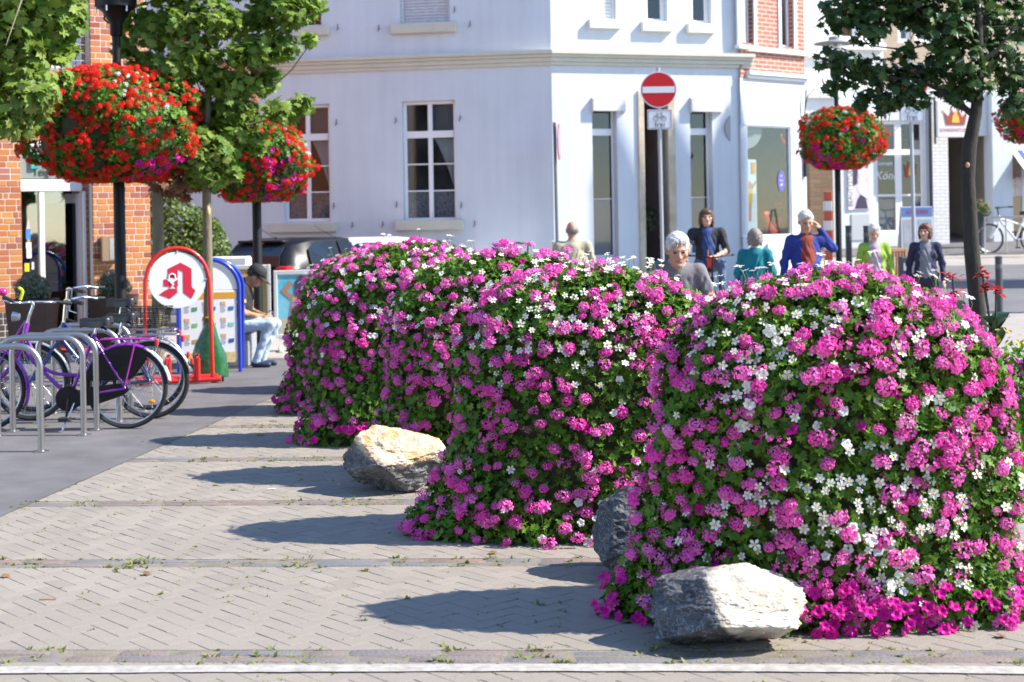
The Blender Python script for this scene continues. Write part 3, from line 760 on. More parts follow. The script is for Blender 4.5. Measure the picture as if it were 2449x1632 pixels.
def boulder(label, loc, dims, seed, m, rz=0.0, planes=(), ncut=9):
    rr = random.Random(seed)
    bm = bmesh.new(); bmesh.ops.create_icosphere(bm, subdivisions=6, radius=1.0)
    cuts = [(Vector(n).normalized(), d) for n, d in planes]
    for k in range(ncut):
        n = Vector((rr.gauss(0, 1), rr.gauss(0, 1), rr.gauss(0, .8))).normalized(); cuts.append((n, rr.uniform(0.68, 0.88)))
    for v in bm.verts:
        p = v.co.copy()
        p *= 1 + 0.16 * mnoise.noise(p * 1.3 + Vector((seed, 0, 0)))
        for n, d in cuts:
            e = p.dot(n) - d
            if e > 0: p -= n * e * 0.93
        q = p * 3.0 + Vector((seed * 3, 1, 2))
        rg = 1 - abs(mnoise.noise(q * 0.9 + Vector((7, 3, 1)))); st_ = abs(mnoise.noise(Vector((q.x * 1.2, q.y * 1.2, q.z * 5.0))))
        p += p.normalized() * (0.055 * mnoise.fractal(q, 0.8, 2.2, 7) + 0.05 * rg * rg * rg - 0.045 * st_ + 0.018 * mnoise.fractal(q * 6, 0.7, 2.2, 4))
        v.co = Vector((p.x * dims[0] / 2, p.y * dims[1] / 2, p.z * dims[2] / 2))
    zmin = min(v.co.z for v in bm.verts); 
    for v in bm.verts: v.co.z -= zmin + dims[2] * 0.05
    me = bpy.data.meshes.new('boulder'); bm.to_mesh(me); bm.free(); me.materials.append(m)
    me.polygons.foreach_set('use_smooth', [True] * len(me.polygons)); me.set_sharp_from_angle(angle=math.radians(28))
    o = link('boulder', me); o.location = loc; o.rotation_euler = (0, 0, rz)
    return tag(o, label, 'boulder', 'boulders beside the flower mounds')
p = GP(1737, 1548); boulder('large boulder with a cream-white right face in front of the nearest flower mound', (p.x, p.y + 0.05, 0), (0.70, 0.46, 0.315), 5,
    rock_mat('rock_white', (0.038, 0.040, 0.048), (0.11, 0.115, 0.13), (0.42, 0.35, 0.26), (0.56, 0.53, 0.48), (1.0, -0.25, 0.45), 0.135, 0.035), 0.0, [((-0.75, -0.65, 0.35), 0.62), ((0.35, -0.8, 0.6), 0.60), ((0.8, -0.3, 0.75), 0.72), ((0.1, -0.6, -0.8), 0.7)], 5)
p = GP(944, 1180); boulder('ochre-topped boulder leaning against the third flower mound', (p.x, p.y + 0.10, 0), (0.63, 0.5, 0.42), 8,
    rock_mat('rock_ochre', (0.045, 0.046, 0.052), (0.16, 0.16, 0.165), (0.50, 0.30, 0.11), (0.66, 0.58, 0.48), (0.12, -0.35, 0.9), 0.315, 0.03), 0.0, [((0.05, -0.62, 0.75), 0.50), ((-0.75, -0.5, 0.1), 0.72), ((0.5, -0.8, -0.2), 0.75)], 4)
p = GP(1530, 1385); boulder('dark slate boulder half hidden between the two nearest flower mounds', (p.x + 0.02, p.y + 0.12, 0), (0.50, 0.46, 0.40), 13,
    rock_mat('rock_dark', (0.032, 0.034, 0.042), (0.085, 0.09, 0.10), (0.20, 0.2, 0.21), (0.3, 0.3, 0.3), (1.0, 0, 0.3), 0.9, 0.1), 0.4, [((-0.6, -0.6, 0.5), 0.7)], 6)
# ------------------------------------------------------------------ buildings
class Fac:
    def __init__(s, a, b):
        s.a = Vector(a); s.b = Vector(b); s.d = (s.b - s.a).normalized(); s.n = Vector((s.d.y, -s.d.x)); s.len = (s.b - s.a).length
    def T(s, u, z, o=0.0):
        p = s.a + s.d * u + s.n * o; return (p.x, p.y, z)
    def pix(s, px, py, o=0.0):
        u, v = uv(px, py); k = u / FPX * s.n.x + s.n.y; Y = (s.n.dot(s.a) + o) / k
        p = Vector((u * Y / FPX, Y)); return (p - s.a).dot(s.d), EYE + v * Y / FPX
    def rect(s, x0, y0, x1, y1, o=0.0):
        a, b = s.pix(0.5 * (x0 + x1), y0, o), s.pix(0.5 * (x0 + x1), y1, o)
        c, d = s.pix(x0, 0.5 * (y0 + y1), o), s.pix(x1, 0.5 * (y0 + y1), o)
        return c[0], d[0], b[1], a[1]                             # s0, s1, z0, z1
    def box(s, mb, s0, s1, z0, z1, o0, o1, mi=0): return mb.box((s0, z0, o0), (s1, z1, o1), mi, T=s.T)
    def bbx(s, mb, s0, s1, z0, z1, o0, o1, b=0.008, mi=0): return mb.bbox((s0, z0, o0), (s1, z1, o1), b, mi, T=s.T)
def wall(mb, F, s0, s1, z0, z1, holes, depth=0.24, mi=0):
    S = sorted(set([s0, s1] + [x for h in holes for x in h[:2]])); Z = sorted(set([z0, z1] + [x for h in holes for x in h[2:4]]))
    for i in range(len(S) - 1):
        for j in range(len(Z) - 1):
            cs, cz = 0.5 * (S[i] + S[i + 1]), 0.5 * (Z[j] + Z[j + 1])
            if any(h[0] < cs < h[1] and h[2] < cz < h[3] for h in holes): continue
            mb.add([F.T(S[i], Z[j]), F.T(S[i + 1], Z[j]), F.T(S[i + 1], Z[j + 1]), F.T(S[i], Z[j + 1])], [(0, 1, 2, 3)], mi)
    for (a, b, c, d) in [h[:4] for h in holes]:
        for (q0, q1) in (((a, c), (a, d)), ((b, c), (b, d)), ((a, c), (b, c)), ((a, d), (b, d))):
            mb.add([F.T(*q0), F.T(*q1), F.T(q1[0], q1[1], -depth), F.T(q0[0], q0[1], -depth)], [(0, 1, 2, 3)], mi)
M_WALL = mat('white_plaster', (0.62, 0.655, 0.695), 0.9, col2=(0.59, 0.625, 0.665), scale=0.9, bump=0.12, bscale=90)  # white paint tinted blue, the sky-lit shade's hue put into it
def weather(m, amt=.10):
    """rain streaks and blotches on plaster"""
    N, L = m.node_tree.nodes, m.node_tree.links; pr = N['Principled BSDF']; src = pr.inputs['Base Color'].links[0].from_socket; tc = [n for n in N if n.type == 'TEX_COORD'][0]
    mp = N.new('ShaderNodeMapping'); mp.inputs['Scale'].default_value = (3.2, 3.2, .22); L.new(tc.outputs['Object'], mp.inputs[0])
    a = N.new('ShaderNodeTexNoise'); a.inputs['Scale'].default_value = 1.6; a.inputs['Detail'].default_value = 8; L.new(mp.outputs[0], a.inputs['Vector'])
    b = N.new('ShaderNodeTexNoise'); b.inputs['Scale'].default_value = .7; b.inputs['Detail'].default_value = 9; b.inputs['Roughness'].default_value = .7; L.new(tc.outputs['Object'], b.inputs['Vector'])
    ad = N.new('ShaderNodeMath'); ad.operation = 'ADD'; L.new(a.outputs[0], ad.inputs[0]); L.new(b.outputs[0], ad.inputs[1])
    r = N.new('ShaderNodeMapRange'); r.inputs[1].default_value = .75; r.inputs[2].default_value = 1.3; r.inputs[3].default_value = 1 - amt; r.inputs[4].default_value = 1.03; L.new(ad.outputs[0], r.inputs[0])
    mx = N.new('ShaderNodeMix'); mx.data_type = 'RGBA'; mx.blend_type = 'MULTIPLY'; mx.inputs[0].default_value = 1; L.new(src, mx.inputs[6]); L.new(r.outputs[0], mx.inputs[7]); L.new(mx.outputs[2], pr.inputs['Base Color'])
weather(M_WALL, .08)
M_CREAM = mat('cream_stone', (0.60, 0.575, 0.475), 0.8, col2=(0.54, 0.52, 0.44), scale=3, bump=0.15, bscale=80)
M_FRAME = mat('white_frame', (0.76, 0.76, 0.77), 0.45)
M_FRAMEW = mat('weathered_frame', (0.66, 0.67, 0.70), 0.7, col2=(0.42, 0.42, 0.43), scale=9, stretch=(1, 1, 9))
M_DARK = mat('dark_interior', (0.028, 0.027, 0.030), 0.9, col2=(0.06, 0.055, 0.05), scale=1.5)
M_ROOM = mat('shop_interior', (0.33, 0.32, 0.31), 0.9, col2=(0.20, 0.19, 0.19), scale=0.8)
M_GLASS = glass('window_glass', (0.80, 0.83, 0.85), 0.06)
M_GLASSD = glass('dark_glass', (0.6, 0.65, 0.7), 0.12)
M_IRON = mat('wrought_iron', (0.02, 0.02, 0.022), 0.55)
M_CURT = mat('curtain_cloth', (0.55, 0.55, 0.58), 0.9, trans=0.2)
M_TILE = mat('roof_tile', (0.22, 0.09, 0.06), 0.8, col2=(0.30, 0.13, 0.08), scale=8)
M_FROST = mat('frosted_glass', (0.42, 0.50, 0.56), 0.35)
def lace_mat():
    m = bpy.data.materials.new('lace_curtain'); m.use_nodes = True; N, L = m.node_tree.nodes, m.node_tree.links; b = N['Principled BSDF']
    tc = N.new('ShaderNodeTexCoord'); n = N.new('ShaderNodeTexNoise'); n.inputs['Scale'].default_value = 7; n.inputs['Distortion'].default_value = 2.5; n.inputs['Detail'].default_value = 0
    L.new(tc.outputs['Object'], n.inputs['Vector']); r = N.new('ShaderNodeValToRGB'); c = r.color_ramp
    c.elements[0].position = 0.44; c.elements[0].color = (0.26, 0.27, 0.30, 1); c.elements[1].position = 0.56; c.elements[1].color = (0.26, 0.27, 0.30, 1); e = c.elements.new(0.5); e.color = (0.04, 0.04, 0.05, 1)
    L.new(n.outputs[0], r.inputs[0]); L.new(r.outputs[0], b.inputs['Base Color']); b.inputs['Roughness'].default_value = 0.9
    return m
M_LACE = lace_mat()
def frame_win(F, root, s0, s1, z0, z1, cols, rows, fw=0.05, bw=0.025, o=-0.17, m=M_FRAME, gm=M_GLASS, name='window', sash=True):
    """cols: list of fractions of inner mullions, rows: list of (fraction, width) of rails; each pane its own piece"""
    mb = MB(); F.bbx(mb, s0, s0 + fw, z0, z1, o, o + 0.06); F.bbx(mb, s1 - fw, s1, z0, z1, o, o + 0.06)
    F.bbx(mb, s0 + fw, s1 - fw, z1 - fw, z1, o, o + 0.06); F.bbx(mb, s0 + fw, s1 - fw, z0, z0 + fw, o, o + 0.06)
    a, b, c, d = s0 + fw, s1 - fw, z0 + fw, z1 - fw
    cs = [a] + [a + (b - a) * t for t, _ in cols] + [b]; cw = [0] + [q for _, q in cols] + [0]
    rs = [c] + [c + (d - c) * t for t, _ in rows] + [d]; rw = [0] + [q for _, q in rows] + [0]
    for t, q in cols: x = a + (b - a) * t; F.bbx(mb, x - q / 2, x + q / 2, c, d, o + 0.004, o + 0.056, 0.006)
    for t, q in rows: z = c + (d - c) * t; F.bbx(mb, a, b, z - q / 2, z + q / 2, o + 0.002, o + (0.07 if q > 0.06 else 0.052), 0.006)
    w = mb.build(name, m, root)
    for i in range(len(cs) - 1):
        for j in range(len(rs) - 1):
            g = MB(); F.box(g, cs[i] + cw[i] / 2 - .004, cs[i + 1] - cw[i + 1] / 2 + .004, rs[j] + rw[j] / 2 - .004, rs[j + 1] - rw[j + 1] / 2 + .004, o + 0.02, o + 0.026); g.build('pane', gm, w)
    return w, (a, b, c, d)
def solid(name, pts, z0, z1, m, root):
    mb = MB(); mb.prism([(p[0], p[1]) for p in pts], z1, lambda a, b, c: (a, b, c), d0=z0); return mb.build(name, m, root)
def off(F, u, o): p = F.T(u, 0, o); return (p[0], p[1])

A = Vector((0.78, 28.0)); B = Vector((4.61, 29.3)); Cc = Vector((5.98, 30.5))
dl = (A - Vector((-4.22, 28.85))).normalized()
FLt = Fac(A - dl * 11.0, A); FRt = Fac(A, B); FTr = Fac(B, Cc)
house = thing('corner_house', 'large white plastered corner house with cream cornice behind the flower mounds', 'building', (A.x, A.y, 0))
# --- shaded left facade
wl = MB(); holes = []; wins = []
for (x0, y0, x1, y1) in ((963, 241, 1091, 529), (677, 250, 790, 531)):
    r = FLt.rect(x0, y0, x1, y1); holes.append(r); wins.append(r)
up = [FLt.rect(956, -90, 1075, 57), FLt.rect(662, -80, 770, 67)]
holes += up
wall(wl, FLt, 0, FLt.len, -0.1, 7.8, holes)
# --- sunlit right facade
W1 = FRt.rect(1418, 236, 1477, 590); W2 = FRt.rect(1652, 236, 1705, 590); DR = FRt.rect(1541, 243, 1598, 600)
W1 = (W1[0], W1[1], 0.95, W1[3]); W2 = (W2[0], W2[1], 0.95, W2[3]); DR = (DR[0], DR[1], 0.35, DR[3])
UPR = [FRt.rect(1415, -100, 1472, 48), FRt.rect(1543, -100, 1595, 55), FRt.rect(1652, -100, 1700, 59)]
wall(wl, FRt, 0, FRt.len, -0.1, 7.8, [W1, W2] + UPR + [DR], 0.30)
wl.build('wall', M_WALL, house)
ins = 0.75
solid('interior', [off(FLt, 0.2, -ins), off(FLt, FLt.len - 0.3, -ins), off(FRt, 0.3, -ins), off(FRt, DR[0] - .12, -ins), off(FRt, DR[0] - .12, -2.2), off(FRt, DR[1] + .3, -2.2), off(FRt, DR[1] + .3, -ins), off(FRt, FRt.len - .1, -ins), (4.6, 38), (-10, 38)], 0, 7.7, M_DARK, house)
rf = MB(); pts = [off(FLt, -.2, .35), off(FLt, FLt.len + .05, .35), off(FRt, FRt.len + .2, .35), (5.2, 38.5), (-10.4, 38.5)]
rf.add([(p[0], p[1], 7.8) for p in pts] + [(p[0] * 0.5 - 1, p[1] * 0.5 + 17, 11.0) for p in pts], [(0, 1, 2, 3, 4)] + [(i, (i + 1) % 5, 5 + (i + 1) % 5, 5 + i) for i in range(5)] + [(9, 8, 7, 6, 5)])
rf.build('roof', M_TILE, house)
co = MB()                                                          # stepped cornice wrapping the corner
for (z0, z1, o) in ((4.56, 4.62, 0.045), (4.623, 4.70, 0.075), (4.703, 4.76, 0.115), (4.763, 4.83, 0.16)):
    cor = A + (FLt.n + FRt.n).normalized() * (o / math.cos(0.5 * math.acos(max(-1, min(1, FLt.n.dot(FRt.n))))))
    ring_f = [off(FLt, 0, o), (cor.x, cor.y), off(FRt, FRt.len + 0.12, o)]; ring_b = [off(FLt, 0, -.05), (A.x, A.y + .06), off(FRt, FRt.len + 0.12, -.05)]
    V = [(p[0], p[1], z0) for p in ring_f] + [(p[0], p[1], z1) for p in ring_f] + [(p[0], p[1], z0) for p in ring_b] + [(p[0], p[1], z1) for p in ring_b]
    co.add(V, [(0, 1, 4, 3), (1, 2, 5, 4), (3, 4, 10, 9), (4, 5, 11, 10), (0, 6, 7, 1), (1, 7, 8, 2), (2, 8, 11, 5)])
co.build('cornice', M_CREAM, house)
for k, r in enumerate(wins):
    w, (a, b, c, d) = frame_win(FLt, house, *r, cols=[(0.5, 0.085)], rows=[(0.237, 0.025), (0.473, 0.025), (0.735, 0.13)], fw=0.062)
    lc = MB(); FLt.box(lc, a, b, c, c + (d - c) * 0.235, -0.215, -0.205); lc.build('lace_curtain', M_LACE, w)
    cu = MB(); n = 8                                               # swag of net drawn to the right
    V = []
    for i in range(n + 1):
        t = i / n; z = c + (d - c) * (0.70 - 0.42 * t)
        x0 = a + (b - a) * (0.56 + 0.40 * t ** 0.8)
        for j in range(6): V.append(FLt.T(x0 + (b - x0) * j / 5, z, -0.225 - 0.012 * math.sin(j * 2.2 + t)))
    cu.add(V, [(i * 6 + j, i * 6 + j + 1, (i + 1) * 6 + j + 1, (i + 1) * 6 + j) for i in range(n) for j in range(5)]); cu.build('net_curtain', M_CURT, w, smooth=True)
    cu = MB(); FLt.box(cu, a + (b - a) * .53, b, c + (d - c) * .75, d, -0.24, -0.23); cu.build('blind', mat('dim_blind', (0.16, 0.155, 0.16), 0.9), w)
for r in [FLt.rect(947, 527, 1110, 551), FLt.rect(647, 533, 806, 556), FLt.rect(937, 56, 1094, 80), FLt.rect(640, 66, 789, 88)]:
    sl = MB(); FLt.bbx(sl, r[0], r[1], r[2], r[3], -0.03, 0.11, 0.012); sl.build('sill', M_CREAM, house)
sh = MB(); r = up[0]
frame_ = MB(); FLt.bbx(frame_, r[0], r[0] + .06, r[2], r[3], -.12, -.05); FLt.bbx(frame_, r[1] - .06, r[1], r[2], r[3], -.12, -.05); FLt.bbx(frame_, r[0] + .06, r[1] - .06, r[2], r[2] + .05, -.12, -.05)
sf = frame_.build('roller_shutter', M_FRAMEW, house)
z = r[2] + .055
while z < r[3] - .05:
    s_ = MB(); FLt.bbx(s_, r[0] + .062, r[1] - .062, z, z + .052, -.115, -.085 + rnd.uniform(-.004, .004), .008); s_.build('slat', M_FRAMEW, sf); z += .057
frame_win(FLt, house, *up[1], cols=[(0.5, .08)], rows=[], fw=.06)
hk = [(806, 295), (948, 290), (1101, 285), (950, 491), (1104, 493), (800, 494), (809, 68), (907, 70), (1125, 60), (1088, 25), (844, 540), (917, 538), (1136, 537)]
for (x, y) in hk:                                                  # iron hooks for vanished shutters
    s0, z0 = FLt.pix(x, y); h = MB(); h.tube([FLt.T(s0, z0, -.02), FLt.T(s0, z0, .05), FLt.T(s0 + .01, z0 + .07, .06)], .011, 6); h.tube([FLt.T(s0 - .02, z0 - .05, .03), FLt.T(s0, z0, .04)], .009, 5); h.build('shutter_hook', mat('rusty_iron', (0.16, 0.13, 0.12), 0.8), house)
# --- right facade: windows with little awnings, doorway
for r in UPR[1:]: frame_win(FRt, house, *r, cols=[], rows=[], fw=.09, gm=M_GLASS)
r = UPR[0]; z = r[2]; sf = MB(); FRt.bbx(sf, r[0], r[0] + .05, r[2], r[3], -.12, -.06); FRt.bbx(sf, r[1] - .05, r[1], r[2], r[3], -.12, -.06); sf = sf.build('roller_shutter', M_FRAME, house)
while z < r[3]:
    s_ = MB(); FRt.bbx(s_, r[0] + .052, r[1] - .052, z, z + .06, -.11, -.085, .008); s_.build('slat', M_FRAME, sf); z += .066
for q in ((1406, 48, 1483, 70), (1532, 53, 1606, 77), (1641, 58, 1708, 81)):
    r = FRt.rect(*q); sl = MB(); FRt.bbx(sl, r[0], r[1], r[2], r[3], -.03, .10, .012); sl.build('sill', mat('sill_pale', (0.74, 0.72, 0.66), 0.8), house)
for (r, ax) in ((W1, (1415, 236, 1492, 268)), (W2, (1650, 236, 1722, 270))):
    zt = r[2] + (r[3] - r[2]) * 0.80
    w, (a, b, c, d) = frame_win(FRt, house, *r, cols=[], rows=[(0.365, 0.02), (0.80, 0.13)], fw=.045, o=-.22, gm=M_GLASSD)
    fr = MB(); FRt.box(fr, a, b, c, c + (d - c) * .36, -.232, -.226); fr.build('frosted_film', M_FROST, w)
    q = FRt.rect(*ax); aw = MB(); n = 16                           # box awning with scalloped valance
    aw.add([FRt.T(q[0], q[3], 0), FRt.T(q[1], q[3], 0), FRt.T(q[1], q[3] - .04, .09), FRt.T(q[0], q[3] - .04, .09), FRt.T(q[0], q[3] + .02, 0), FRt.T(q[1], q[3] + .02, 0), FRt.T(q[1], q[3] - .02, .11), FRt.T(q[0], q[3] - .02, .11)], [(0, 1, 2, 3), (4, 5, 6, 7), (3, 2, 6, 7), (0, 4, 5, 1)])
    V, Fq = [], []
    for i in range(n * 2 + 1):
        t = i / (n * 2); zz = q[2] + (.025 if i % 2 else 0.0); V += [FRt.T(q[0] + (q[1] - q[0]) * t, q[3] - .03, .102), FRt.T(q[0] + (q[1] - q[0]) * t, zz, .102)]
    Fq = [(2 * i, 2 * i + 2, 2 * i + 3, 2 * i + 1) for i in range(n * 2)]; aw.add(V, Fq)
    for ss_ in (q[0], q[1]): aw.add([FRt.T(ss_, q[3], 0), FRt.T(ss_, q[3] - .03, .10), FRt.T(ss_, q[2] + .01, .10), FRt.T(ss_, q[2] - .03, 0)], [(0, 1, 2, 3)])
    aw.build('awning', mat('awning_cloth', (0.76, 0.76, 0.75), 0.9, trans=0.15), house)
sx0, sx1 = FRt.rect(1527, 243, 1541, 600)[0], FRt.rect(1598, 243, 1615, 600)[1]
su = MB(); FRt.bbx(su, sx0, DR[0], .35, DR[3], -.25, .04); FRt.bbx(su, DR[1], sx1, .35, DR[3], -.25, .04); FRt.bbx(su, sx0, sx1, DR[3], DR[3] + .2, -.25, .04)
su.build('door_surround', mat('sandstone', (0.60, 0.54, 0.42), 0.85, col2=(0.40, 0.31, 0.2), scale=2.5), house)
po = MB(); a_, b_ = DR[0] - .1, DR[1] + .28
for quad in ([(a_, -.25), (a_, -2.1)], [(a_, -2.1), (b_, -2.1)], [(b_, -2.1), (b_, -.25)]):
    po.add([FRt.T(quad[0][0], .3, quad[0][1]), FRt.T(quad[1][0], .3, quad[1][1]), FRt.T(quad[1][0], DR[3] + .15, quad[1][1]), FRt.T(quad[0][0], DR[3] + .15, quad[0][1])], [(0, 1, 2, 3)])
po.add([FRt.T(a_, DR[3] + .15, -.25), FRt.T(b_, DR[3] + .15, -.25), FRt.T(b_, DR[3] + .15, -2.1), FRt.T(a_, DR[3] + .15, -2.1)], [(0, 1, 2, 3)])
po.add([FRt.T(a_, .35, 0), FRt.T(b_, .35, 0), FRt.T(b_, .35, -2.1), FRt.T(a_, .35, -2.1)], [(0, 1, 2, 3)])
po.build('doorway', mat('pink_plaster', (0.50, 0.40, 0.39), 0.9, col2=(0.40, 0.29, 0.26), scale=1.5), house)
r = FRt.rect(1545, 413, 1575, 467, -2.0); lb = MB(); FRt.bbx(lb, r[0] + .05, r[1] + .05, r[2], r[3], -2.08, -1.98, .02); tag(lb.build('letterbox', mat('letterbox_cream', (0.50, 0.44, 0.42), 0.6)), 'pale pink letterbox on the wall inside the doorway', 'letterbox')
r = FLt.rect(1177, 584, 1236, 616); sg = MB(); FLt.bbx(sg, r[0], r[1], r[2], r[3], .0, .03, .006)
sgo = thing('office_sign', 'small blue office sign reading Kanzlei on the shaded white wall', 'sign', FLt.T(r[0], r[2], .02)); sg.build('panel', mat('sign_blue', (0.02, 0.05, 0.33), 0.4), sgo)
zt = lambda a, b, c: FLt.T(0.5 * (r[0] + r[1]) + a, r[3] - .07 + b, .032 + c)
text_mesh('Kanzlei', .105, zt, 'lettering', mat('sign_white', (0.75, 0.76, 0.8), 0.5), sgo)
text_mesh('Dittmann & Quellm.', .048, lambda a, b, c: zt(a, b - .08, c), 'lettering', MATS['sign_white'], sgo)
text_mesh('Rechtsanwalt', .06, lambda a, b, c: zt(a, b - .15, c), 'lettering', MATS['sign_white'], sgo)

# --- travel shop with brick upper floor
shop = thing('travel_shop_building', 'narrow white shopfront house with red brick upper floor beside the corner house', 'building', (B.x, B.y, 0))
M_BRK = bpy.data.materials.new('far_brick'); M_BRK.use_nodes = True
def brick_tex(m, c1, c2, mo, F, sx=4.0, sy=12.0, rough=.85):
    N, L = m.node_tree.nodes, m.node_tree.links; tc = N.new('ShaderNodeTexCoord'); sp = N.new('ShaderNodeSeparateXYZ'); L.new(tc.outputs['Object'], sp.inputs[0])
    d = N.new('ShaderNodeVectorMath'); d.operation = 'DOT_PRODUCT'; d.inputs[1].default_value = (F.d.x, F.d.y, 0); L.new(tc.outputs['Object'], d.inputs[0])
    cb = N.new('ShaderNodeCombineXYZ'); L.new(d.outputs['Value'], cb.inputs[0]); L.new(sp.outputs[2], cb.inputs[1])
    b = N.new('ShaderNodeTexBrick'); b.inputs['Scale'].default_value = 1.0; b.inputs['Brick Width'].default_value = 1 / sx; b.inputs['Row Height'].default_value = 1 / sy; b.inputs['Mortar Size'].default_value = .009
    b.inputs['Color1'].default_value = c1 + (1,); b.inputs['Color2'].default_value = c2 + (1,); b.inputs['Mortar'].default_value = mo + (1,)
    L.new(cb.outputs[0], b.inputs['Vector']); L.new(b.outputs[0], N['Principled BSDF'].inputs['Base Color']); N['Principled BSDF'].inputs['Roughness'].default_value = rough
    bp = N.new('ShaderNodeBump'); bp.inputs['Strength'].default_value = .5; bp.inputs['Distance'].default_value = .01; bp.invert = True; L.new(b.outputs['Fac'], bp.inputs['Height']); L.new(bp.outputs[0], N['Principled BSDF'].inputs['Normal'])
brick_tex(M_BRK, (0.40, 0.14, 0.09), (0.33, 0.10, 0.065), (0.5, 0.46, 0.42), FTr)
zm = FTr.pix(1850, 190)[1]; SW = FTr.rect(1774, 301, 1893, 566); UW = [FTr.rect(1768, -100, 1800, 103), FTr.rect(1866, -100, 1896, 113)]
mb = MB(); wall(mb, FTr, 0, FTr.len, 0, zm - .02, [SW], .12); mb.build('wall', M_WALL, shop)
mb = MB(); wall(mb, FTr, 0, FTr.len, zm - .02, 7.5, UW, .2); mb.build('upper_wall', M_BRK, shop)
q1, q2 = FTr.pix(1850, 178)[1], FTr.pix(1850, 122)[1]
for (z0, z1, o) in ((q1 - .12, q1 - .06, .06), (q1 - .057, q1 + .02, .11), (q2 - .06, q2 + .02, .09)):
    mb = MB(); FTr.bbx(mb, -.02, FTr.len + .04, z0, z1, -.02, o, .01); mb.build('moulding', M_FRAME, shop)
for r in UW:
    frame_win(FTr, shop, *r, cols=[], rows=[], fw=.05)
    mb = MB(); FTr.bbx(mb, r[0] - .09, r[0], r[2] - .06, r[3], -.02, .03); FTr.bbx(mb, r[1], r[1] + .09, r[2] - .06, r[3], -.02, .03); FTr.bbx(mb, r[0] - .14, r[1] + .14, r[2] - .13, r[2] - .06, -.02, .10); mb.build('window_surround', M_FRAME, shop)
w, (a, b, c, d) = frame_win(FTr, shop, *SW, cols=[], rows=[], fw=.035, o=-.08, gm=glass('shop_glass', (0.82, 0.85, 0.86), .1))
solid('interior', [off(FTr, .02, -1.6), off(FTr, FTr.len - .05, -1.6), (5.6, 37.5), (4.7, 37.5)], 0, 7.4, M_ROOM, shop)
mb = MB(); mb.add([FTr.T(.03, c, -.12), FTr.T(FTr.len - .04, c, -.12), FTr.T(FTr.len - .04, c, -1.6), FTr.T(.03, c, -1.6)], [(0, 1, 2, 3)]); mb.add([FTr.T(.03, d + .1, -.12), FTr.T(FTr.len - .04, d + .1, -.12), FTr.T(FTr.len - .04, d + .1, -1.6), FTr.T(.03, d + .1, -1.6)], [(0, 1, 2, 3)])
mb.add([FTr.T(.02, 0, -.12), FTr.T(.02, 0, -1.6), FTr.T(.02, d + .1, -1.6), FTr.T(.02, d + .1, -.12)], [(0, 1, 2, 3)]); mb.add([FTr.T(FTr.len - .03, 0, -.12), FTr.T(FTr.len - .03, 0, -1.6), FTr.T(FTr.len - .03, d + .1, -1.6), FTr.T(FTr.len - .03, d + .1, -.12)], [(0, 1, 2, 3)])
mb.build('display_floor', M_ROOM, shop)
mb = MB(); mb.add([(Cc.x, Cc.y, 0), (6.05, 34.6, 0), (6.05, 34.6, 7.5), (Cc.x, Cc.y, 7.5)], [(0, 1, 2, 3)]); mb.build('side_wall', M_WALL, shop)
M_TUI = mat('sign_red', (0.62, 0.02, 0.015), 0.4)
def smile(F, r, name, o, root):                                    # the red curved letter with its dot
    s0, s1, z0, z1 = r; W, H = s1 - s0, z1 - z0; mb = MB(); pts = []
    for i in range(11):
        t = i / 10; x = s0 + W * (.08 + .8 * t); z = z0 + H * (.12 + .48 * (abs(2 * t - 1.06)) ** 1.9); pts.append(F.T(x, z, o))
    mb.tube(pts, [W * .12 * (.75 + .5 * math.sin(math.pi * i / 10)) for i in range(11)], 8); mb.ell(F.T(s0 + W * .87, z0 + H * .92, o), (W * .13, W * .13, W * .15)); mb.tube([F.T(s0 + W * -.02, z0 + H * .62, o), F.T(s0 + W * .2, z0 + H * .66, o)], W * .1, 8)
    return mb.build(name, M_TUI, root, smooth=True)
smile(FTr, FTr.rect(1826, 482, 1870, 566, -.3), 'shop_logo', -.3, shop); smile(FTr, FTr.rect(1866, 312, 1884, 347, -.11), 'shop_logo', -.11, shop)
r = FTr.rect(1772, 305, 1833, 353, -.12); mb = MB(); mb.lathe([(.01, 0), (1, 0), (1, .02), (.01, .02)], n=28, T=lambda x, y, z: FTr.T(r[0] + .12 + x * (r[1] - r[0]) * .7, r[3] - .02 + y * (r[3] - r[2]) * 1.0 - .02, -.16 + z)); mb.build('oval_reflection', mat('reflection_grey', (0.30, 0.31, 0.32), 0.4), shop)  # grey oval and its lettering model a reflection in the shop glass
text_mesh('SOMMERZEIT', .085, lambda x, y, z: FTr.T(r[0] + .18 + x, r[3] - .16 + y, -.13 + z), 'lettering', mat('dark_letter', (0.04, 0.04, 0.04), .5), shop, sx=.8)
r = FTr.rect(1773, 382, 1809, 560, -.3); mb = MB(); FTr.bbx(mb, r[0], r[1], r[2], r[3], -.31, -.29, .004); post = mb.build('poster', mat('poster_pale', (0.55, 0.66, 0.74), .5, col2=(0.66, 0.70, 0.72), scale=2), shop)
def figure(F, cs, z0, h, o, cols, root):                           # flat printed figure on a poster
    mb = MB(); T = lambda a, b, c: F.T(cs + a * h, z0 + b * h, o + c)
    mb.prism([(-.09, .45), (-.05, 0), (.05, 0), (.09, .45)], .003, T, 0); mb.prism([(-.11, .46), (.11, .46), (.13, .8), (-.13, .8)], .004, T, 1); mb.prism([(.08 * math.cos(t), .9 + .1 * math.sin(t)) for t in np.linspace(0, 6.2, 10)], .005, T, 2); mb.prism([(-.13, .8), (-.24, .62), (-.2, .58), (-.11, .7)], .0045, T, 2); mb.prism([(.13, .8), (.27, .95), (.24, 1.0), (.11, .86)], .0045, T, 2)
    return mb.build('printed_figure', cols, root)
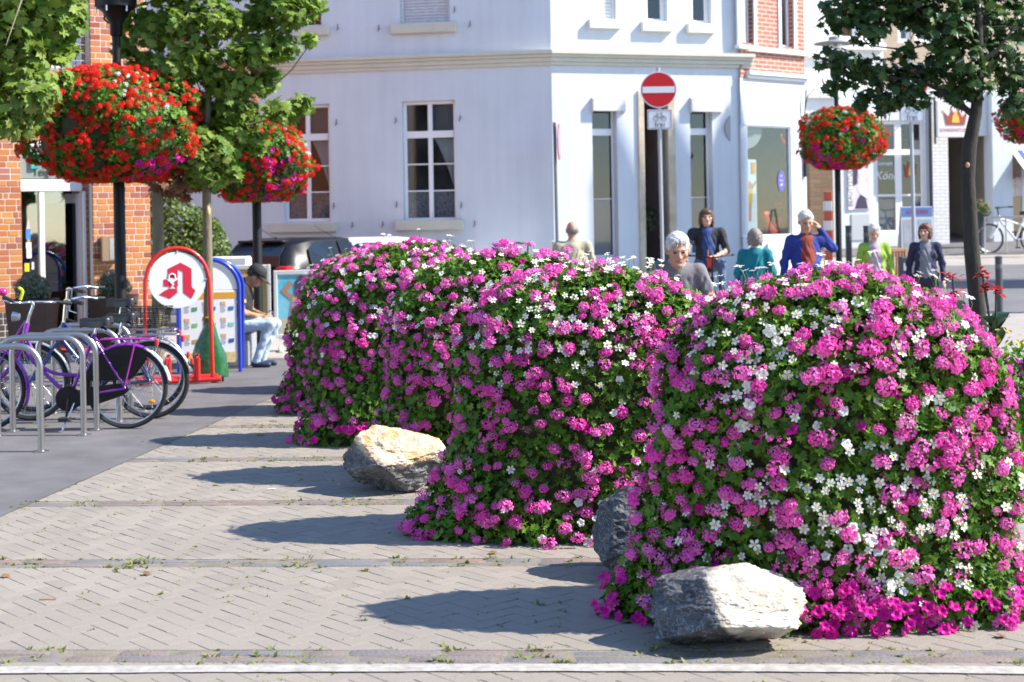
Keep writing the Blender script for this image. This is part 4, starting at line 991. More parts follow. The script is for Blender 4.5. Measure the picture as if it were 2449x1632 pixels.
cA = mat('print_skin', (0.50, 0.25, 0.16), .6); cB = mat('print_yellow', (0.6, 0.45, 0.05), .6); cD = mat('print_blue', (0.08, 0.16, 0.40), .6); cE = mat('print_redbrown', (0.36, 0.08, 0.06), .6)
figure(FTr, r[0] + .08, r[2] + .05, .95, -.287, [cD, cE, cA], post); figure(FTr, r[0] + .22, r[2] + .25, .80, -.282, [cA, cB, cA], post)
mb = MB(); q = FTr.rect(1797, 389, 1806, 415, -.28); FTr.box(mb, q[0], q[1], q[2], q[3], -.288, -.278); mb.build('price_flash', mat('print_orange', (0.7, 0.3, 0.01), .6), post)
q = FTr.rect(1856, 408, 1873, 459, -.09); mb = MB(); mb.prism([(.5 * (q[0] + q[1]) + .5 * (q[1] - q[0]) * math.cos(t), .5 * (q[2] + q[3]) + .5 * (q[3] - q[2]) * math.sin(t)) for t in np.linspace(0, 6.28, 21)[:-1]], -.045, FTr.T, d0=-.052); st = mb.build('oval_sticker', mat('sticker_violet', (0.10, 0.09, 0.36), .5), shop)
for k, tx in enumerate(('JETZT', 'MIT ALLE', 'APP!')): text_mesh(tx, .05 if k < 2 else .085, lambda x, y, z, k=k: FTr.T(.5 * (q[0] + q[1]) + x, .5 * (q[2] + q[3]) + .10 - .09 * k + y, -.044 + z), 'lettering', MATS['sign_white'], st, sx=.5)
br = MB(); p0 = Vector(FTr.T(FTr.len - .06, FTr.pix(1910, 305)[1], .02)); br.tube([p0, p0 + Vector((0, -.04, .3)), p0 + Vector((.03, -.06, .75))], .012, 6); br.tube([p0 + Vector((0, -.04, .35)), p0 + Vector((.06, -.06, .62)), p0 + Vector((.2, -.08, .78)), p0 + Vector((.32, -.1, .7)), p0 + Vector((.3, -.1, .6))], .01, 6); br.tube([p0 + Vector((0, -.02, -.1)), p0 + Vector((0, -.02, -1.0))], .035, 8)
br.build('sign_bracket', M_IRON, shop)

# --- solarium building on the right
F3 = Fac((6.02, 34.4), (16.5, 37.4))
sol = thing('solarium_building', 'pale shop building with tan brick upper floor behind the right lamp post', 'building', (8.0, 35.5, 0.8))
M_TAN = bpy.data.materials.new('tan_brick'); M_TAN.use_nodes = True; brick_tex(M_TAN, (0.46, 0.36, 0.26), (0.40, 0.31, 0.22), (0.42, 0.35, 0.28), F3)
M_WBR = bpy.data.materials.new('white_brick'); M_WBR.use_nodes = True; brick_tex(M_WBR, (0.66, 0.66, 0.66), (0.60, 0.60, 0.61), (0.42, 0.42, 0.43), F3)
M_BBR = bpy.data.materials.new('brown_brick'); M_BBR.use_nodes = True; brick_tex(M_BBR, (0.19, 0.12, 0.07), (0.14, 0.085, 0.05), (0.10, 0.08, 0.06), F3, 3.0, 10.0)
zb = F3.pix(2330, 215)[1]
hs = [F3.rect(2094, 288, 2214, 560), F3.rect(2262, 325, 2366, 600), F3.rect(2419, 360, 2520, 600)]
hs = [(h[0], h[1], 1.2 if k == 0 else 0.4, h[3]) for k, h in enumerate(hs)]
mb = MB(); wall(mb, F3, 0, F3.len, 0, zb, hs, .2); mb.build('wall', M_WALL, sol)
ub = [F3.rect(2005, -60, 2050, 97), F3.rect(2060, -60, 2106, 102), F3.rect(2146, -60, 2178, 103), F3.rect(2186, -60, 2230, 104)]
s_t = F3.pix(2112, 100)[0]
mb = MB(); wall(mb, F3, 0, s_t, zb + .002, 7.6, ub[:2], .2); mb.build('upper_wall', mat('pale_plaster', (0.72, 0.72, 0.70), .9), sol)
mb = MB(); wall(mb, F3, s_t, F3.len, zb + .002, 7.6, ub[2:], .2); mb.build('brick_wall', M_TAN, sol)
for h in ub: frame_win(F3, sol, *h, cols=[], rows=[], fw=.1, o=-.1)
for (x0, y0, x1, y1, o) in ((1926, 118, 2000, 140, .10), (1926, 208, 2010, 236, .12), (2000, 105, 2112, 122, .16)):
    r = F3.rect(x0, y0, x1, y1); mb = MB(); F3.bbx(mb, r[0], r[1], r[2], r[3], -.02, o, .02); mb.build('moulding', M_FRAME, sol)
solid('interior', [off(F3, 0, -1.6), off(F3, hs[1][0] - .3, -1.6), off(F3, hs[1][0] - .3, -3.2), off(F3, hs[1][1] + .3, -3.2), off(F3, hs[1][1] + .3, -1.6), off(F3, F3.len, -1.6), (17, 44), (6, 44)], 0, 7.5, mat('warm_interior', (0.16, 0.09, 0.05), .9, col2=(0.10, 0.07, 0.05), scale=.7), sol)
r = F3.rect(1925, 330, 1981, 640); mb = MB(); F3.bbx(mb, r[0], r[1], 0, r[3] + .3, -.02, .25, .01); mb.build('brick_pier', M_BBR, sol)
r = F3.rect(2224, 225, 2262, 640); mb = MB(); F3.bbx(mb, r[0], r[1], 0, r[3], -.02, .12, .01); mb.build('white_brick_pier', M_WBR, sol)
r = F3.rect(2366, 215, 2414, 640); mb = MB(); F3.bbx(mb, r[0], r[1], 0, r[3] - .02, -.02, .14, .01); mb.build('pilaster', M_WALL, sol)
r = F3.rect(2220, 280, 2223, 600); mb = MB(); mb.tube([F3.T(r[0] + .02, 1, .08), F3.T(r[0] + .02, r[3] + .3, .08)], .03, 8); mb.build('drainpipe', M_IRON, sol)
mb = MB(); a_, b_ = hs[1][0] - .28, hs[1][1] + .28; zt_ = hs[1][3]
for q in (((a_, -.2), (a_, -3.1)), ((a_, -3.1), (b_, -3.1)), ((b_, -3.1), (b_, -.2))): mb.add([F3.T(q[0][0], .5, q[0][1]), F3.T(q[1][0], .5, q[1][1]), F3.T(q[1][0], zt_, q[1][1]), F3.T(q[0][0], zt_, q[0][1])], [(0, 1, 2, 3)])
mb.add([F3.T(a_, zt_, -.2), F3.T(b_, zt_, -.2), F3.T(b_, zt_, -3.1), F3.T(a_, zt_, -3.1)], [(0, 1, 2, 3)])
mb.build('passage', mat('passage_wall', (0.40, 0.34, 0.28), .9, col2=(.33, .29, .25), scale=2), sol)
# shop windows
w, (a, b, c, d) = frame_win(F3, sol, *hs[0], cols=[(.48, .17)], rows=[(.33, .05), (.735, .13)], fw=.09, o=-.12, gm=M_GLASSD)
mb = MB(); F3.box(mb, a, b, c, c + (d - c) * .32, -.14, -.13); mb.build('frosted_film', M_FROST, w)
M_WL = mat('window_lettering', (0.75, 0.73, 0.70), .5)
xm = a + (b - a) * .23; text_mesh('Sonnen', .15, lambda x, y, z: F3.T(xm - .08 + x, c + (d - c) * .63 + y, -.09 + z), 'lettering', M_WL, w, shear=.25); text_mesh('König', .27, lambda x, y, z: F3.T(xm + x, c + (d - c) * .515 + y, -.09 + z), 'lettering', M_WL, w, shear=.3)
def crown(F, cs, cz, W, H, o, root, m1, m2):
    mb = MB(); T = lambda u, v, k: F.T(cs + u * W, cz + v * H, o + k)
    mb.prism([(-.36, -.5), (.36, -.5), (.46, .25), (.26, -.05), (.14, .38), (0, -.02), (-.14, .38), (-.26, -.05), (-.46, .25)], .012, T, 0); mb.prism([(-.15, -.38), (.15, -.38), (.12, -.02), (0, .3), (-.12, -.02)], .017, T, 1)
    for u, v in ((-.48, .32), (-.14, .45), (0, .12), (.14, .45), (.48, .32)): mb.ell(T(u, v, .01), (W * .035, .012, H * .05), 8, 5, 1)
    return mb.build('crown_emblem', [m1, m2], root)
M_CR1, M_CR2 = mat('crown_red', (0.30, 0.05, 0.02), .4), mat('crown_gold', (0.72, 0.42, 0.06), .4)
crown(F3, a + (b - a) * .77, c + (d - c) * .58, .36, .42, -.088, w, M_CR1, M_CR2)
for k in range(6):
    mb = MB(); mb.ell(F3.T(a + (b - a) * (.06 + .07 * k), c + (d - c) * .30, -.085), (.018, .01, .018), 8, 5); mb.build('dot', MATS['dark_letter'], w)
r = F3.rect(2240, 242, 2324, 329, .5); sb = thing('solarium_sign', 'white shop sign with red and gold crown above the passage', 'sign', F3.T(r[0], r[2], .5)); mb = MB(); F3.bbx(mb, r[0], r[1], r[2], r[3], .44, .54, .01); mb.build('panel', mat('sign_panel', (0.62, 0.60, 0.62), .5), sb)
crown(F3, .5 * (r[0] + r[1]), r[3] - .36, (r[1] - r[0]) * .72, .40, .541, sb, M_CR1, M_CR2)
text_mesh('SONNENSTUDIO', .115, lambda x, y, z: F3.T(.5 * (r[0] + r[1]) + x, r[2] + .16 + y, .542 + z), 'lettering', M_CR1, sb, sx=.95)
mb = MB(); mb.tube([F3.T(r[0] - .02, r[3] + .1, .45), F3.T(r[0] - .02, r[2] - .15, .45)], .025, 6); mb.tube([F3.T(r[0] - .02, r[3] + .06, .0), F3.T(r[0] - .02, r[3] + .06, .45)], .02, 6); mb.build('bracket', M_IRON, sb)
r = F3.rect(2028, 378, 2080, 502, .03); ps = thing('beauty_poster', 'black and white beauty studio poster of a face on the pale shop wall', 'poster', F3.T(r[0], r[2], .02)); mb = MB(); F3.bbx(mb, r[0], r[1], r[2], r[3], 0, .03, .004); mb.build('board', mat('poster_lilac', (0.50, 0.44, 0.56), .5, col2=(0.66, 0.62, 0.70), scale=3), ps)
W_, H_ = r[1] - r[0], r[3] - r[2]; TT = lambda u, v, k: F3.T(r[0] + u * W_, r[2] + v * H_, .031 + k)
mb = MB(); mb.prism([(0, 0), (.2, 0), (.2, 1), (0, 1)], .003, TT); mb.build('side_strip', mat('strip_white', (0.70, 0.70, 0.70), .5), ps)
mb = MB(); mb.prism([(.22, .45), (.42, .5), (.45, .75), (.6, .98), (.22, .98)], .003, TT); mb.prism([(.3, .02), (.9, .02), (.8, .22), (.62, .33), (.42, .2)], .003, TT); mb.prism([(.6, .8), (.7, .815), (.69, .83), (.6, .82)], .007, TT); mb.build('printed_hair', mat('print_dark', (0.05, 0.035, 0.07), .5), ps)
mb = MB(); mb.prism([(.66 + .2 * math.cos(t), .74 + .2 * math.sin(t)) for t in np.linspace(0, 6.28, 17)[:-1]], .005, TT); mb.prism([(.5, .58), (.82, .55), (.95, .4), (.9, .2), (.55, .3), (.4, .4)], .0045, TT); mb.build('printed_face', mat('print_pale', (0.62, 0.56, 0.66), .5), ps)
text_mesh('BEAUTYSTUDIO', .155, lambda x, y, z: TT(.10 - y / W_ * 1.0, .5 + x / H_ * .95, .005 + z), 'lettering', MATS['dark_letter'], ps)
r = F3.rect(2036, 512, 2079, 575); mb = MB(); F3.bbx(mb, r[0], r[1], r[2], r[3], 0, .02, .004); mb.build('grey_panel', mat('panel_pale', (0.42, 0.45, 0.48), .6), sol)
# far right shop
r = hs[2]; mb = MB(); F3.box(mb, r[0], r[1], r[3] - .75, r[3] - .02, -.1, -.06)
mb.build('white_panel', M_WALL, sol) if False else None
aw = thing('striped_awning', 'blue and white striped awning of the shop at the right edge', 'awning', F3.T(r[0], r[3], .1))
for k in range(10):
    s0 = r[0] + .16 * k; mb = MB(); mb.add([F3.T(s0, r[3], 0), F3.T(s0 + .16, r[3], 0), F3.T(s0 + .16, r[3] - .5, .55), F3.T(s0, r[3] - .5, .55), F3.T(s0 + .16, r[3] - .68, .55), F3.T(s0, r[3] - .68, .55), F3.T(s0, r[3] - .03, 0), F3.T(s0 + .16, r[3] - .03, 0), F3.T(s0 + .16, r[3] - .53, .53), F3.T(s0, r[3] - .53, .53)], [(0, 1, 2, 3), (3, 2, 4, 5), (6, 7, 8, 9), (9, 8, 4, 5)])
    mb.build('stripe', mat('stripe_blue', (0.05, 0.07, 0.22), .8) if k % 2 else mat('stripe_white', (0.6, 0.6, 0.62), .8), aw)
frame_win(F3, sol, *hs[2], cols=[(.3, .06)], rows=[], fw=.06, o=-.12, gm=M_GLASS)
for (x0, y0, x1, y1, nm, cl) in ((2417, 428, 2428, 470, 'print_gold', (0.6, 0.4, .05)), (2429, 424, 2452, 468, 'print_rose', (0.6, 0.42, .45))):
    q = F3.rect(x0, y0, x1, y1, -.08); mb = MB(); F3.box(mb, q[0], q[1], q[2], q[3], -.088, -.08); mb.build('window_notice', mat(nm, cl, .5, col2=(.7, .68, .68), scale=7), sol)

# --- brick building on the left with every brick laid
K = P(361, 545, 20.95); tB = Vector((math.cos(math.radians(30)), math.sin(math.radians(30))))
FB = Fac(Vector((K.x, K.y)) - tB * 6.0, Vector((K.x, K.y)))
bb = thing('brick_building', 'orange clinker brick building with white glazed door at the left', 'building', (K.x, K.y, 0))
M_BRICK = mat('clinker_brick', (0.50, 0.19, 0.05), 0.75, col2=(0.42, 0.14, 0.06), vary='object', bump=0.2, bscale=60)
M_BRICK2 = mat('clinker_brick_pale', (0.50, 0.22, 0.06), 0.75, col2=(0.42, 0.17, 0.07), vary='object', bump=0.2, bscale=60)
M_BRICK3 = mat('clinker_brick_mauve', (0.36, 0.14, 0.10), 0.75, col2=(0.27, 0.06, 0.03), vary='object', bump=0.2, bscale=60)
M_BRICKD = mat('plinth_brick', (0.045, 0.035, 0.035), 0.6, col2=(0.07, 0.055, 0.055), vary='object')
M_MORT = mat('mortar', (0.58, 0.53, 0.48), 0.95, bump=.2)
sR = FB.len
s_p0, s_p1 = FB.pix(221, 450)[0], sR                              # right pillar proud of the recessed door bay
s_d0, s_d1 = FB.pix(54, 600)[0], FB.pix(208, 600)[0]
REC = -0.22
mb = MB(); FB.box(mb, s_p0 + .008, sR - .008, 0, 7.0, -.5, -.0045); FB.box(mb, 0, s_d0 - .008, 0, FB.pix(30, 328)[1], -.5, -.0045)
z_t = FB.pix(130, 372, REC)[1]; z_s = FB.pix(130, 450, REC)[1]
zw0 = FB.pix(120, 168, REC)[1]
FB.box(mb, 0, s_p0, FB.pix(120, 320)[1] - .1, zw0 - .05, -.7, REC - .0045); FB.box(mb, s_d1 - .02, s_p0, 0, 7, -.7, REC - .0045)
mb.build('mortar_bed', M_MORT, bb)
bricks = []
PI_, CL = 0.0833, 0.0
def lay(s0, s1, z0, z1, o, wid=0.128):
    row = 0; z = z0
    while z < z1 - .03:
        s = s0 - (rnd.choice([0, .33, .5, .66]) * wid)
        while s < s1 - 1e-3:
            l = wid if rnd.random() < .80 else wid * .5
            e = min(s + l, s1); b0 = max(s, s0)
            if s1 - e < .03: e = s1
            if e - b0 > .025: bricks.append((b0, e, z, min(z + PI_, z1), o))
            s = e if e == s1 else s + l
            if s < b0: s = b0
        z += PI_; row += 1
lay(s_p0, sR, 0, 7.0, 0.0, .148); lay(s_d0 - 1.2, s_d0, 0, FB.pix(30, 328)[1], 0.0, .148); lay(s_d1 + .0, s_p0, 0, 7.0, REC, .148)
lay(s_d0 - .6, s_d1, FB.pix(120, 320)[1] - .1, zw0 - .12, REC, .148)
bsize = {}
def brick_mesh(l, h):
    key = (round(l, 3), round(h, 3))
    if key not in bsize:
        b = MB(); b.bbox((0.005, 0.005, -.06), (l - .005, h - .005, 0), .004, T=lambda a, c, k: (FB.d.x * a + FB.n.x * k, FB.d.y * a + FB.n.y * k, c)); o = b.build('brick', M_BRICK); bsize[key] = [o.data]; bpy.data.objects.remove(o)
        for m in (M_BRICK2, M_BRICK3, M_BRICKD): me = bsize[key][0].copy(); me.materials[0] = m; bsize[key].append(me)
    return bsize[key]
def seen(b):
    p = FB.T(.5 * (b[0] + b[1]), .5 * (b[2] + b[3]), b[4]); u = p[0] * FPX / p[1]; v = (p[2] - EYE) * FPX / p[1]; X, Y = CX + u - ROLL * v, HY - v - ROLL * u
    free = (X > 205 or X < 60) and Y > 430 or X < 56 and Y > 330 or (205 < X < 290 and Y < 170)
    return -10 < X < 370 and -10 < Y < 800, free
nobj = 0; restm = [MB() for _ in range(4)]
bricks.sort(key=lambda b: not seen(b)[1])
for b in bricks:
    o_ = b[4] + rnd.uniform(-.002, .002); l, h = b[1] - b[0], b[3] - b[2]
    mi = 3 if b[2] < .58 else rnd.choices([0, 1, 2], [5, 3, 2.2])[0]
    if seen(b)[1] and nobj < 295:
        me = brick_mesh(l, h)[mi]; ob = link('brick', me, bb); q = FB.T(b[0], b[2], o_); ob.location = Vector(q) - Vector(bb.location); nobj += 1
    else: FB.bbx(restm[mi], b[0] + .005, b[1] - .005, b[2] + .005, b[3] - .005, o_ - .06, o_, .004)
M_BI = [mat(n, a, .75, col2=c, vary='island', bump=.2, bscale=60) for n, a, c in (('clinker_a', (0.46, 0.16, 0.035), (0.34, 0.105, 0.05)), ('clinker_b', (0.50, 0.22, 0.06), (0.42, 0.17, 0.07)), ('clinker_c', (0.36, 0.14, 0.10), (0.27, 0.06, 0.03)), ('clinker_d', (0.045, 0.035, 0.035), (0.07, 0.055, 0.055)))]
for k in range(4):
    if restm[k].v: restm[k].build('brick_courses', M_BI[k], bb, kind='stuff')
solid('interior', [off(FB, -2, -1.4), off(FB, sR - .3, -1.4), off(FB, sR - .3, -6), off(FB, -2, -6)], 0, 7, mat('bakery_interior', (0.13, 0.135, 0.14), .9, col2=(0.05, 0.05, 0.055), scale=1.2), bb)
mb = MB(); mb.add([FB.T(sR - .012, 0, -.06), FB.T(sR - .012, 0, -6), FB.T(sR - .012, 7, -6), FB.T(sR - .012, 7, -.06)], [(0, 1, 2, 3)]); mb.build('side_wall', M_BI[0], bb)
mb = MB(); FB.box(mb, -2, sR, 6.95, 7.1, -6, .05); mb.build('roof', M_TILE, bb)
# door bay
gp_ = FB.rect(56, 362, 200, 428, REC); mb = MB(); FB.bbx(mb, s_d0, s_d1, FB.pix(130, 428, REC)[1], FB.pix(130, 352, REC)[1], REC - .05, REC); fas = mb.build('fascia', mat('fascia_grey', (0.22, 0.25, 0.245), .5), bb)
tx = FB.pix(88, 388, REC); text_mesh('D', .30, lambda x, y, z: FB.T(tx[0] - .02 + x, tx[1] + y, REC + .02 + z), 'lettering', mat('letter_teal', (0.0, 0.42, 0.36), .5), fas, depth=.04, sx=.7)
tx = FB.pix(105, 412, REC); text_mesh('Teigw', .17, lambda x, y, z: FB.T(tx[0] + x, tx[1] + y, REC + .008 + z), 'lettering', MATS['dark_letter'], fas, sx=.72)
mb = MB(); z0, z1 = FB.pix(130, 458, REC)[1], FB.pix(130, 430, REC)[1]
FB.bbx(mb, s_d0, s_d1, z0, z1, REC - .06, REC + .03); x0, x1 = FB.pix(95, 600, REC)[0], FB.pix(107, 600, REC)[0]; FB.bbx(mb, x0, x1, 0, z0, REC - .06, REC + .02)
x2, x3 = FB.pix(199, 600, REC)[0], FB.pix(207, 600, REC)[0]; FB.bbx(mb, x2, x3, 0, z0, REC - .06, REC + .02); FB.bbx(mb, s_d0, s_d1, FB.pix(130, 352, REC)[1], FB.pix(130, 340, REC)[1], REC - .06, REC + .03)
dr = mb.build('door_frame', M_FRAME, bb)
M_DGL = glass('door_glass', (.8, .84, .86), .75, .02)
mb = MB(); FB.box(mb, s_d0, x0, 0, z0, REC - .04, REC - .034); mb.build('side_light', M_DGL, dr)
xq = x1 + (x2 - x1) * .56; mb = MB(); FB.box(mb, x1, xq, .05, z0, REC - .04, REC - .034); mb.build('door_light', M_DGL, dr)
sh_ = MB(); FB.box(sh_, x1 + .05, xq + .25, 1.55, 1.58, -1.2, -.8); FB.box(sh_, x1 + .05, xq + .25, .9, .93, -1.2, -.8); sh_.tube([FB.T(x1 + .18, 1.6, -.9), FB.T(x1 + .18, 1.75, -.9)], .015, 6); sh_.ell(FB.T(x1 + .18, 1.9, -.9), (.08, .05, .15)); sh_.build('display_shelf', mat('shelf_wood', (.16, .12, .09), .7), bb)
# door leaf standing open inwards: a leaf turned about its right edge
dl_ = MB(); hz = math.radians(62)
def DT(a, z, k): return FB.T(x2 - .02 - a * math.cos(hz), z, REC - .05 - a * math.sin(hz) + k)
dl_.box((0, .02, 0), (.10, z0 - .03, .045), T=DT); dl_.box((.78, .02, 0), (.88, z0 - .03, .045), T=DT); dl_.box((.10, z0 - .16, 0), (.78, z0 - .03, .045), T=DT); dl_.box((.10, .02, 0), (.78, .18, .045), T=DT)
leaf_d = dl_.build('door', mat('door_lilac', (0.52, 0.46, 0.50), .5), bb); g = MB(); g.box((.10, .18, .015), (.78, z0 - .16, .022), T=DT); g.build('pane', M_GLASSD, leaf_d)
g = MB(); FB.bbx(g, x1, x2, 0.0, .04, -.9, REC + .25); g.build('threshold', mat('mat_red', (0.42, 0.03, 0.02), .8), bb)
for (x, y, w_, h_, nm, c) in ((68, 540, 10, 22, 'sticker_red', (0.55, 0.45, 0.45)), (68, 560, 11, 24, 'sticker_sky', (0.06, 0.2, 0.55)), (69, 587, 13, 14, 'sticker_pale', (0.6, 0.62, 0.65)), (70, 606, 12, 24, 'sticker_white', (0.66, 0.66, 0.66)), (65, 640, 11, 20, 'sticker_yellow', (0.7, 0.5, 0.02)), (79, 636, 6, 18, 'sticker_lilac', (0.55, 0.5, 0.6))):
    r = FB.rect(x - w_ / 2, y - h_ / 2, x + w_ / 2, y + h_ / 2, REC - .02); mb = MB()
    if nm == 'sticker_red': mb.prism([(r[0], r[2]), (r[1], r[2]), (.5 * (r[0] + r[1]), r[3] + .05)], REC - .024, FB.T, d0=REC - .03)
    else: FB.box(mb, r[0], r[1], r[2], r[3], REC - .03, REC - .024)
    mb.build('door_sticker', mat(nm, c, .5), dr)
r = FB.rect(55, 20, 196, 166, REC); r = (s_d0 - .1, FB.pix(196, 100, REC)[0], r[2], 6.9); w, _ = frame_win(FB, bb, *r, cols=[(.5, .09), (.93, .03)], rows=[], fw=.075, o=REC - .06)
mb = MB(); FB.bbx(mb, r[0], s_p0 - .005, r[2] - .09, r[2] - .005, REC - .05, REC + .1); mb.build('sill', mat('sill_brown', (0.36, 0.24, 0.2), .8), bb)
gr = MB(); a, b = FB.pix(165, 100)[0], FB.pix(208, 100)[0]                                # wire guard in front of the upper window
for k in range(4): gr.tube([FB.T(a + (b - a) * k / 3, r[2] + .0, REC + .16), FB.T(a + (b - a) * k / 3, r[2] + .66, REC + .16)], .007, 5)
for k in range(7): gr.tube([FB.T(a - .7, r[2] + .11 * k, REC + .16), FB.T(b, r[2] + .11 * k, REC + .16)], .006, 5)
gr.tube([FB.T(b, r[2] + .1, REC + .16), FB.T(b, r[2] + .1, REC)], .007, 5); gr.build('window_guard', mat('galvanised', (0.5, 0.51, 0.53), .4, .7), bb)
r = FB.rect(243, 566, 276, 626, .1); lbx = thing('letterbox', 'steel letterbox on the brick pillar behind the black lamp post', 'letterbox', FB.T(r[0], r[2], 0)); mb = MB(); FB.bbx(mb, r[0], r[1] + .05, r[2], r[3], .005, .13, .012); mb.build('body', mat('bronze_steel', (0.36, 0.24, 0.16), .3, .6), lbx); mb = MB(); FB.bbx(mb, r[0] + .1, r[1] + .04, r[2] + .02, r[3] - .02, .131, .137, .004); mb.build('flap', mat('steel_flap', (0.32, 0.32, 0.36), .15, .9), lbx)
# --- gabled house across the street, off to the right: its gables shade the corner house
t_ = 9.0; FG = Fac(FRt.a + Vector((t_ + 1.0, -.1 * t_)) , FRt.b + Vector((t_ + 1.0, -.1 * t_)))
gh_ = thing('gabled_house', 'gabled house across the street, off to the right', 'building', (FG.a.x, FG.a.y, 0))
k = math.tan(SUN_EL) * math.hypot(*SUN_AZ)
def lift(px, py):
    s, z = FRt.pix(px, py); p = Vector(FRt.T(s, z)); q = FG.a - Vector((p.x, p.y)); # intersect sun ray with FG plane
    d = Vector(SUN_AZ); tt = q.dot(FG.n) / d.dot(FG.n); r = Vector((p.x, p.y)) + d * tt; return (r - FG.a).dot(FG.d), z + k * tt
poly = [lift(1440, 420), lift(1470, 262), lift(1555, 480), lift(1570, 480), lift(1618, 277), lift(1668, 378), lift(1690, 420), lift(1752, 239), lift(1790, 330)]
mb = MB(); mb.prism([(poly[0][0], 0)] + poly + [(poly[-1][0], 0)], 0.0, FG.T, d0=-.0) if False else None
base = [(poly[0][0] - .0, 0.0)] + poly + [(poly[-1][0] + .0, 0.0)]
mb.prism(base, .10, FG.T); mb.build('wall', M_BI[0], gh_)

# --- unseen houses added behind the photographer to darken the window reflections
for (x, wd, hh, cl, lb) in ((-24, 16, 10, (0.22, 0.20, 0.18), 'unseen plain house added behind the photographer for window reflections, left side'), (-6, 14, 11, (0.34, 0.31, 0.27), 'unseen plain house added behind the photographer for window reflections, middle'), (10, 15, 9.5, (0.20, 0.18, 0.16), 'unseen plain house added behind the photographer for window reflections, right side')):
    t = thing('added_rear_house', lb, 'building', (x, -22, 0)); mb = MB(); mb.box((x, -30, 0), (x + wd, -22, hh)); mb.build('wall', mat('rear_wall_%d' % (x + 50), cl, .9), t)
    mb = MB(); mb.add([(x - .3, -30.3, hh), (x + wd + .3, -30.3, hh), (x + wd + .3, -21.7, hh), (x - .3, -21.7, hh), (x - .3, -26, hh + 4), (x + wd + .3, -26, hh + 4)], [(0, 1, 5, 4), (2, 3, 4, 5), (0, 4, 3), (1, 2, 5), (0, 3, 2, 1)]); mb.build('roof', M_TILE, t)
    for i in range(int(wd / 2.6)):
        for j in range(3):
            mb = MB(); mb.box((x + 1 + i * 2.5, -22.02, 1.2 + j * 3), (x + 2.1 + i * 2.5, -21.97, 2.8 + j * 3)); mb.build('window', M_DARK, t)
# ------------------------------------------------------------------ lamp posts and hanging flower baskets
M_BLACK = mat('black_paint', (0.007, 0.007, 0.008), 0.5, spec=.25)
M_CLEAR = glass('lantern_glass', (0.9, 0.92, 0.93), .2)
def lamp_post(label, px, Y, r, ztop, kind='lantern', zc=None, gz=0.0, box=False):
    x = PX(px, Y, 2.5); t = thing('lamp_post', label, 'lamp post', (x, Y, gz), 0, 'lamp posts with flower baskets')
    mb = MB(); mb.lathe([(r * 1.5, 0), (r * 1.5, .25), (r * 1.1, .32), (r * 1.08, 2.9), (r * .82, 2.95), (r * .78, ztop - gz)], n=14); mb.build('pole', M_BLACK, t, smooth=True, world=False)
    z = ztop - gz
    if kind == 'lantern':
        mb = MB(); mb.lathe([(r * .9, z - .12), (r * 1.15, z - .1), (r * 1.2, z + .02), (.15, z + .15), (.215, z + .2), (.225, z + .2), (.225, z + .3), (.20, z + .3)], n=20); mb.build('collar', M_BLACK, t, smooth=35, world=False)
        mb = MB(); mb.lathe([(.19, z + .3), (.19, z + .85), (.185, z + .85), (.185, z + .3)], n=20); mb.build('lantern_glass', M_CLEAR, t, smooth=True, world=False)
        for k in range(6):
            a = math.pi / 3 * k + .3; mb = MB(); mb.tube([(.21 * math.cos(a), .21 * math.sin(a), z + .14), (.21 * math.cos(a), .21 * math.sin(a), z + .86)], .009, 6); mb.build('rod', mat('brushed_steel', (0.5, 0.5, 0.5), .35, .9), t, world=False)
        mb = MB(); mb.lathe([(.07, z + .3), (.09, z + .42), (.06, z + .5), (.02, z + .56)], n=14); mb.ell((0, 0, z + .52), (.055, .055, .09)); mb.build('bulb', mat('bulb_white', (0.7, 0.7, 0.68), .3), t, smooth=True, world=False)
        mb = MB(); mb.lathe([(.30, z + .85), (.30, z + .9), (.12, z + 1.05), (.02, z + 1.08)], n=20); mb.build('cap', M_BLACK, t, smooth=30, world=False)
    else:
        mb = MB(); mb.lathe([(r * .8, z - .1), (.10, z + .02), (.10, z + .25), (.14, z + .3)], n=16); mb.build('collar', M_BLACK, t, smooth=35, world=False)
        mb = MB(); mb.lathe([(.11, z + .28), (.13, z + .55), (.125, z + .55), (.105, z + .28)], n=16); mb.build('lantern_glass', M_CLEAR, t, smooth=True, world=False)
        mb = MB(); mb.lathe([(.02, z + .55), (.37, z + .56), (.36, z + .58), (.12, z + .62), (.11, z + .68), (.02, z + .69)], n=24); mb.build('disc_shade', mat('shade_grey', (0.30, 0.29, 0.28), .5), t, smooth=30, world=False)
    if box:
        mb = MB(); mb.bbox((-.16, -.06, 4.05), (-.07, .06, 4.25), .01); mb.tube([(-.12, 0, 4.05), (-.13, 0, 3.97), (-.09, 0, 3.93), (-.02, 0, 3.93)], .012, 6); mb.build('socket_box', M_BLACK, t, world=False)
    return t, x
def ball(rx, zlo, zhi, flat=.35):
    pts = []
    for k in range(13):
        a = -math.pi / 2 + math.pi * k / 12; s = math.sin(a); pts.append((max(.02, rx * math.cos(a) ** .75), (zlo * -s if s < 0 else zhi * s)))
    return pts
def basket(label, px, py, Y, rx, zlo, zhi, seed, nred, extra, leaves=5500, ls=.055):
    p = P(px, py, Y)
    return flower_mass('flower_basket', label, 'flower basket', (p.x, p.y, p.z), ball(rx, zlo, zhi), seed, leaves, ls, leaves * .4, [('red_geranium', ('u', nred, lambda p, q, r: r.random() < .9), .03, 1.05)] + extra, 'flower baskets on the lamp posts', lump=.13, sprig=False)
wt = lambda n: ('white_geranium', ('u', n, lambda p, q, r: p[2] > -.1), .03, .95)
l1, lx1 = lamp_post('black lamp post with glass lantern standing behind the parked bicycles', 283, 16.5, .058, P(283, 62, 16.5).z, 'lantern', box=True)
l1.children[0].location.x = 0
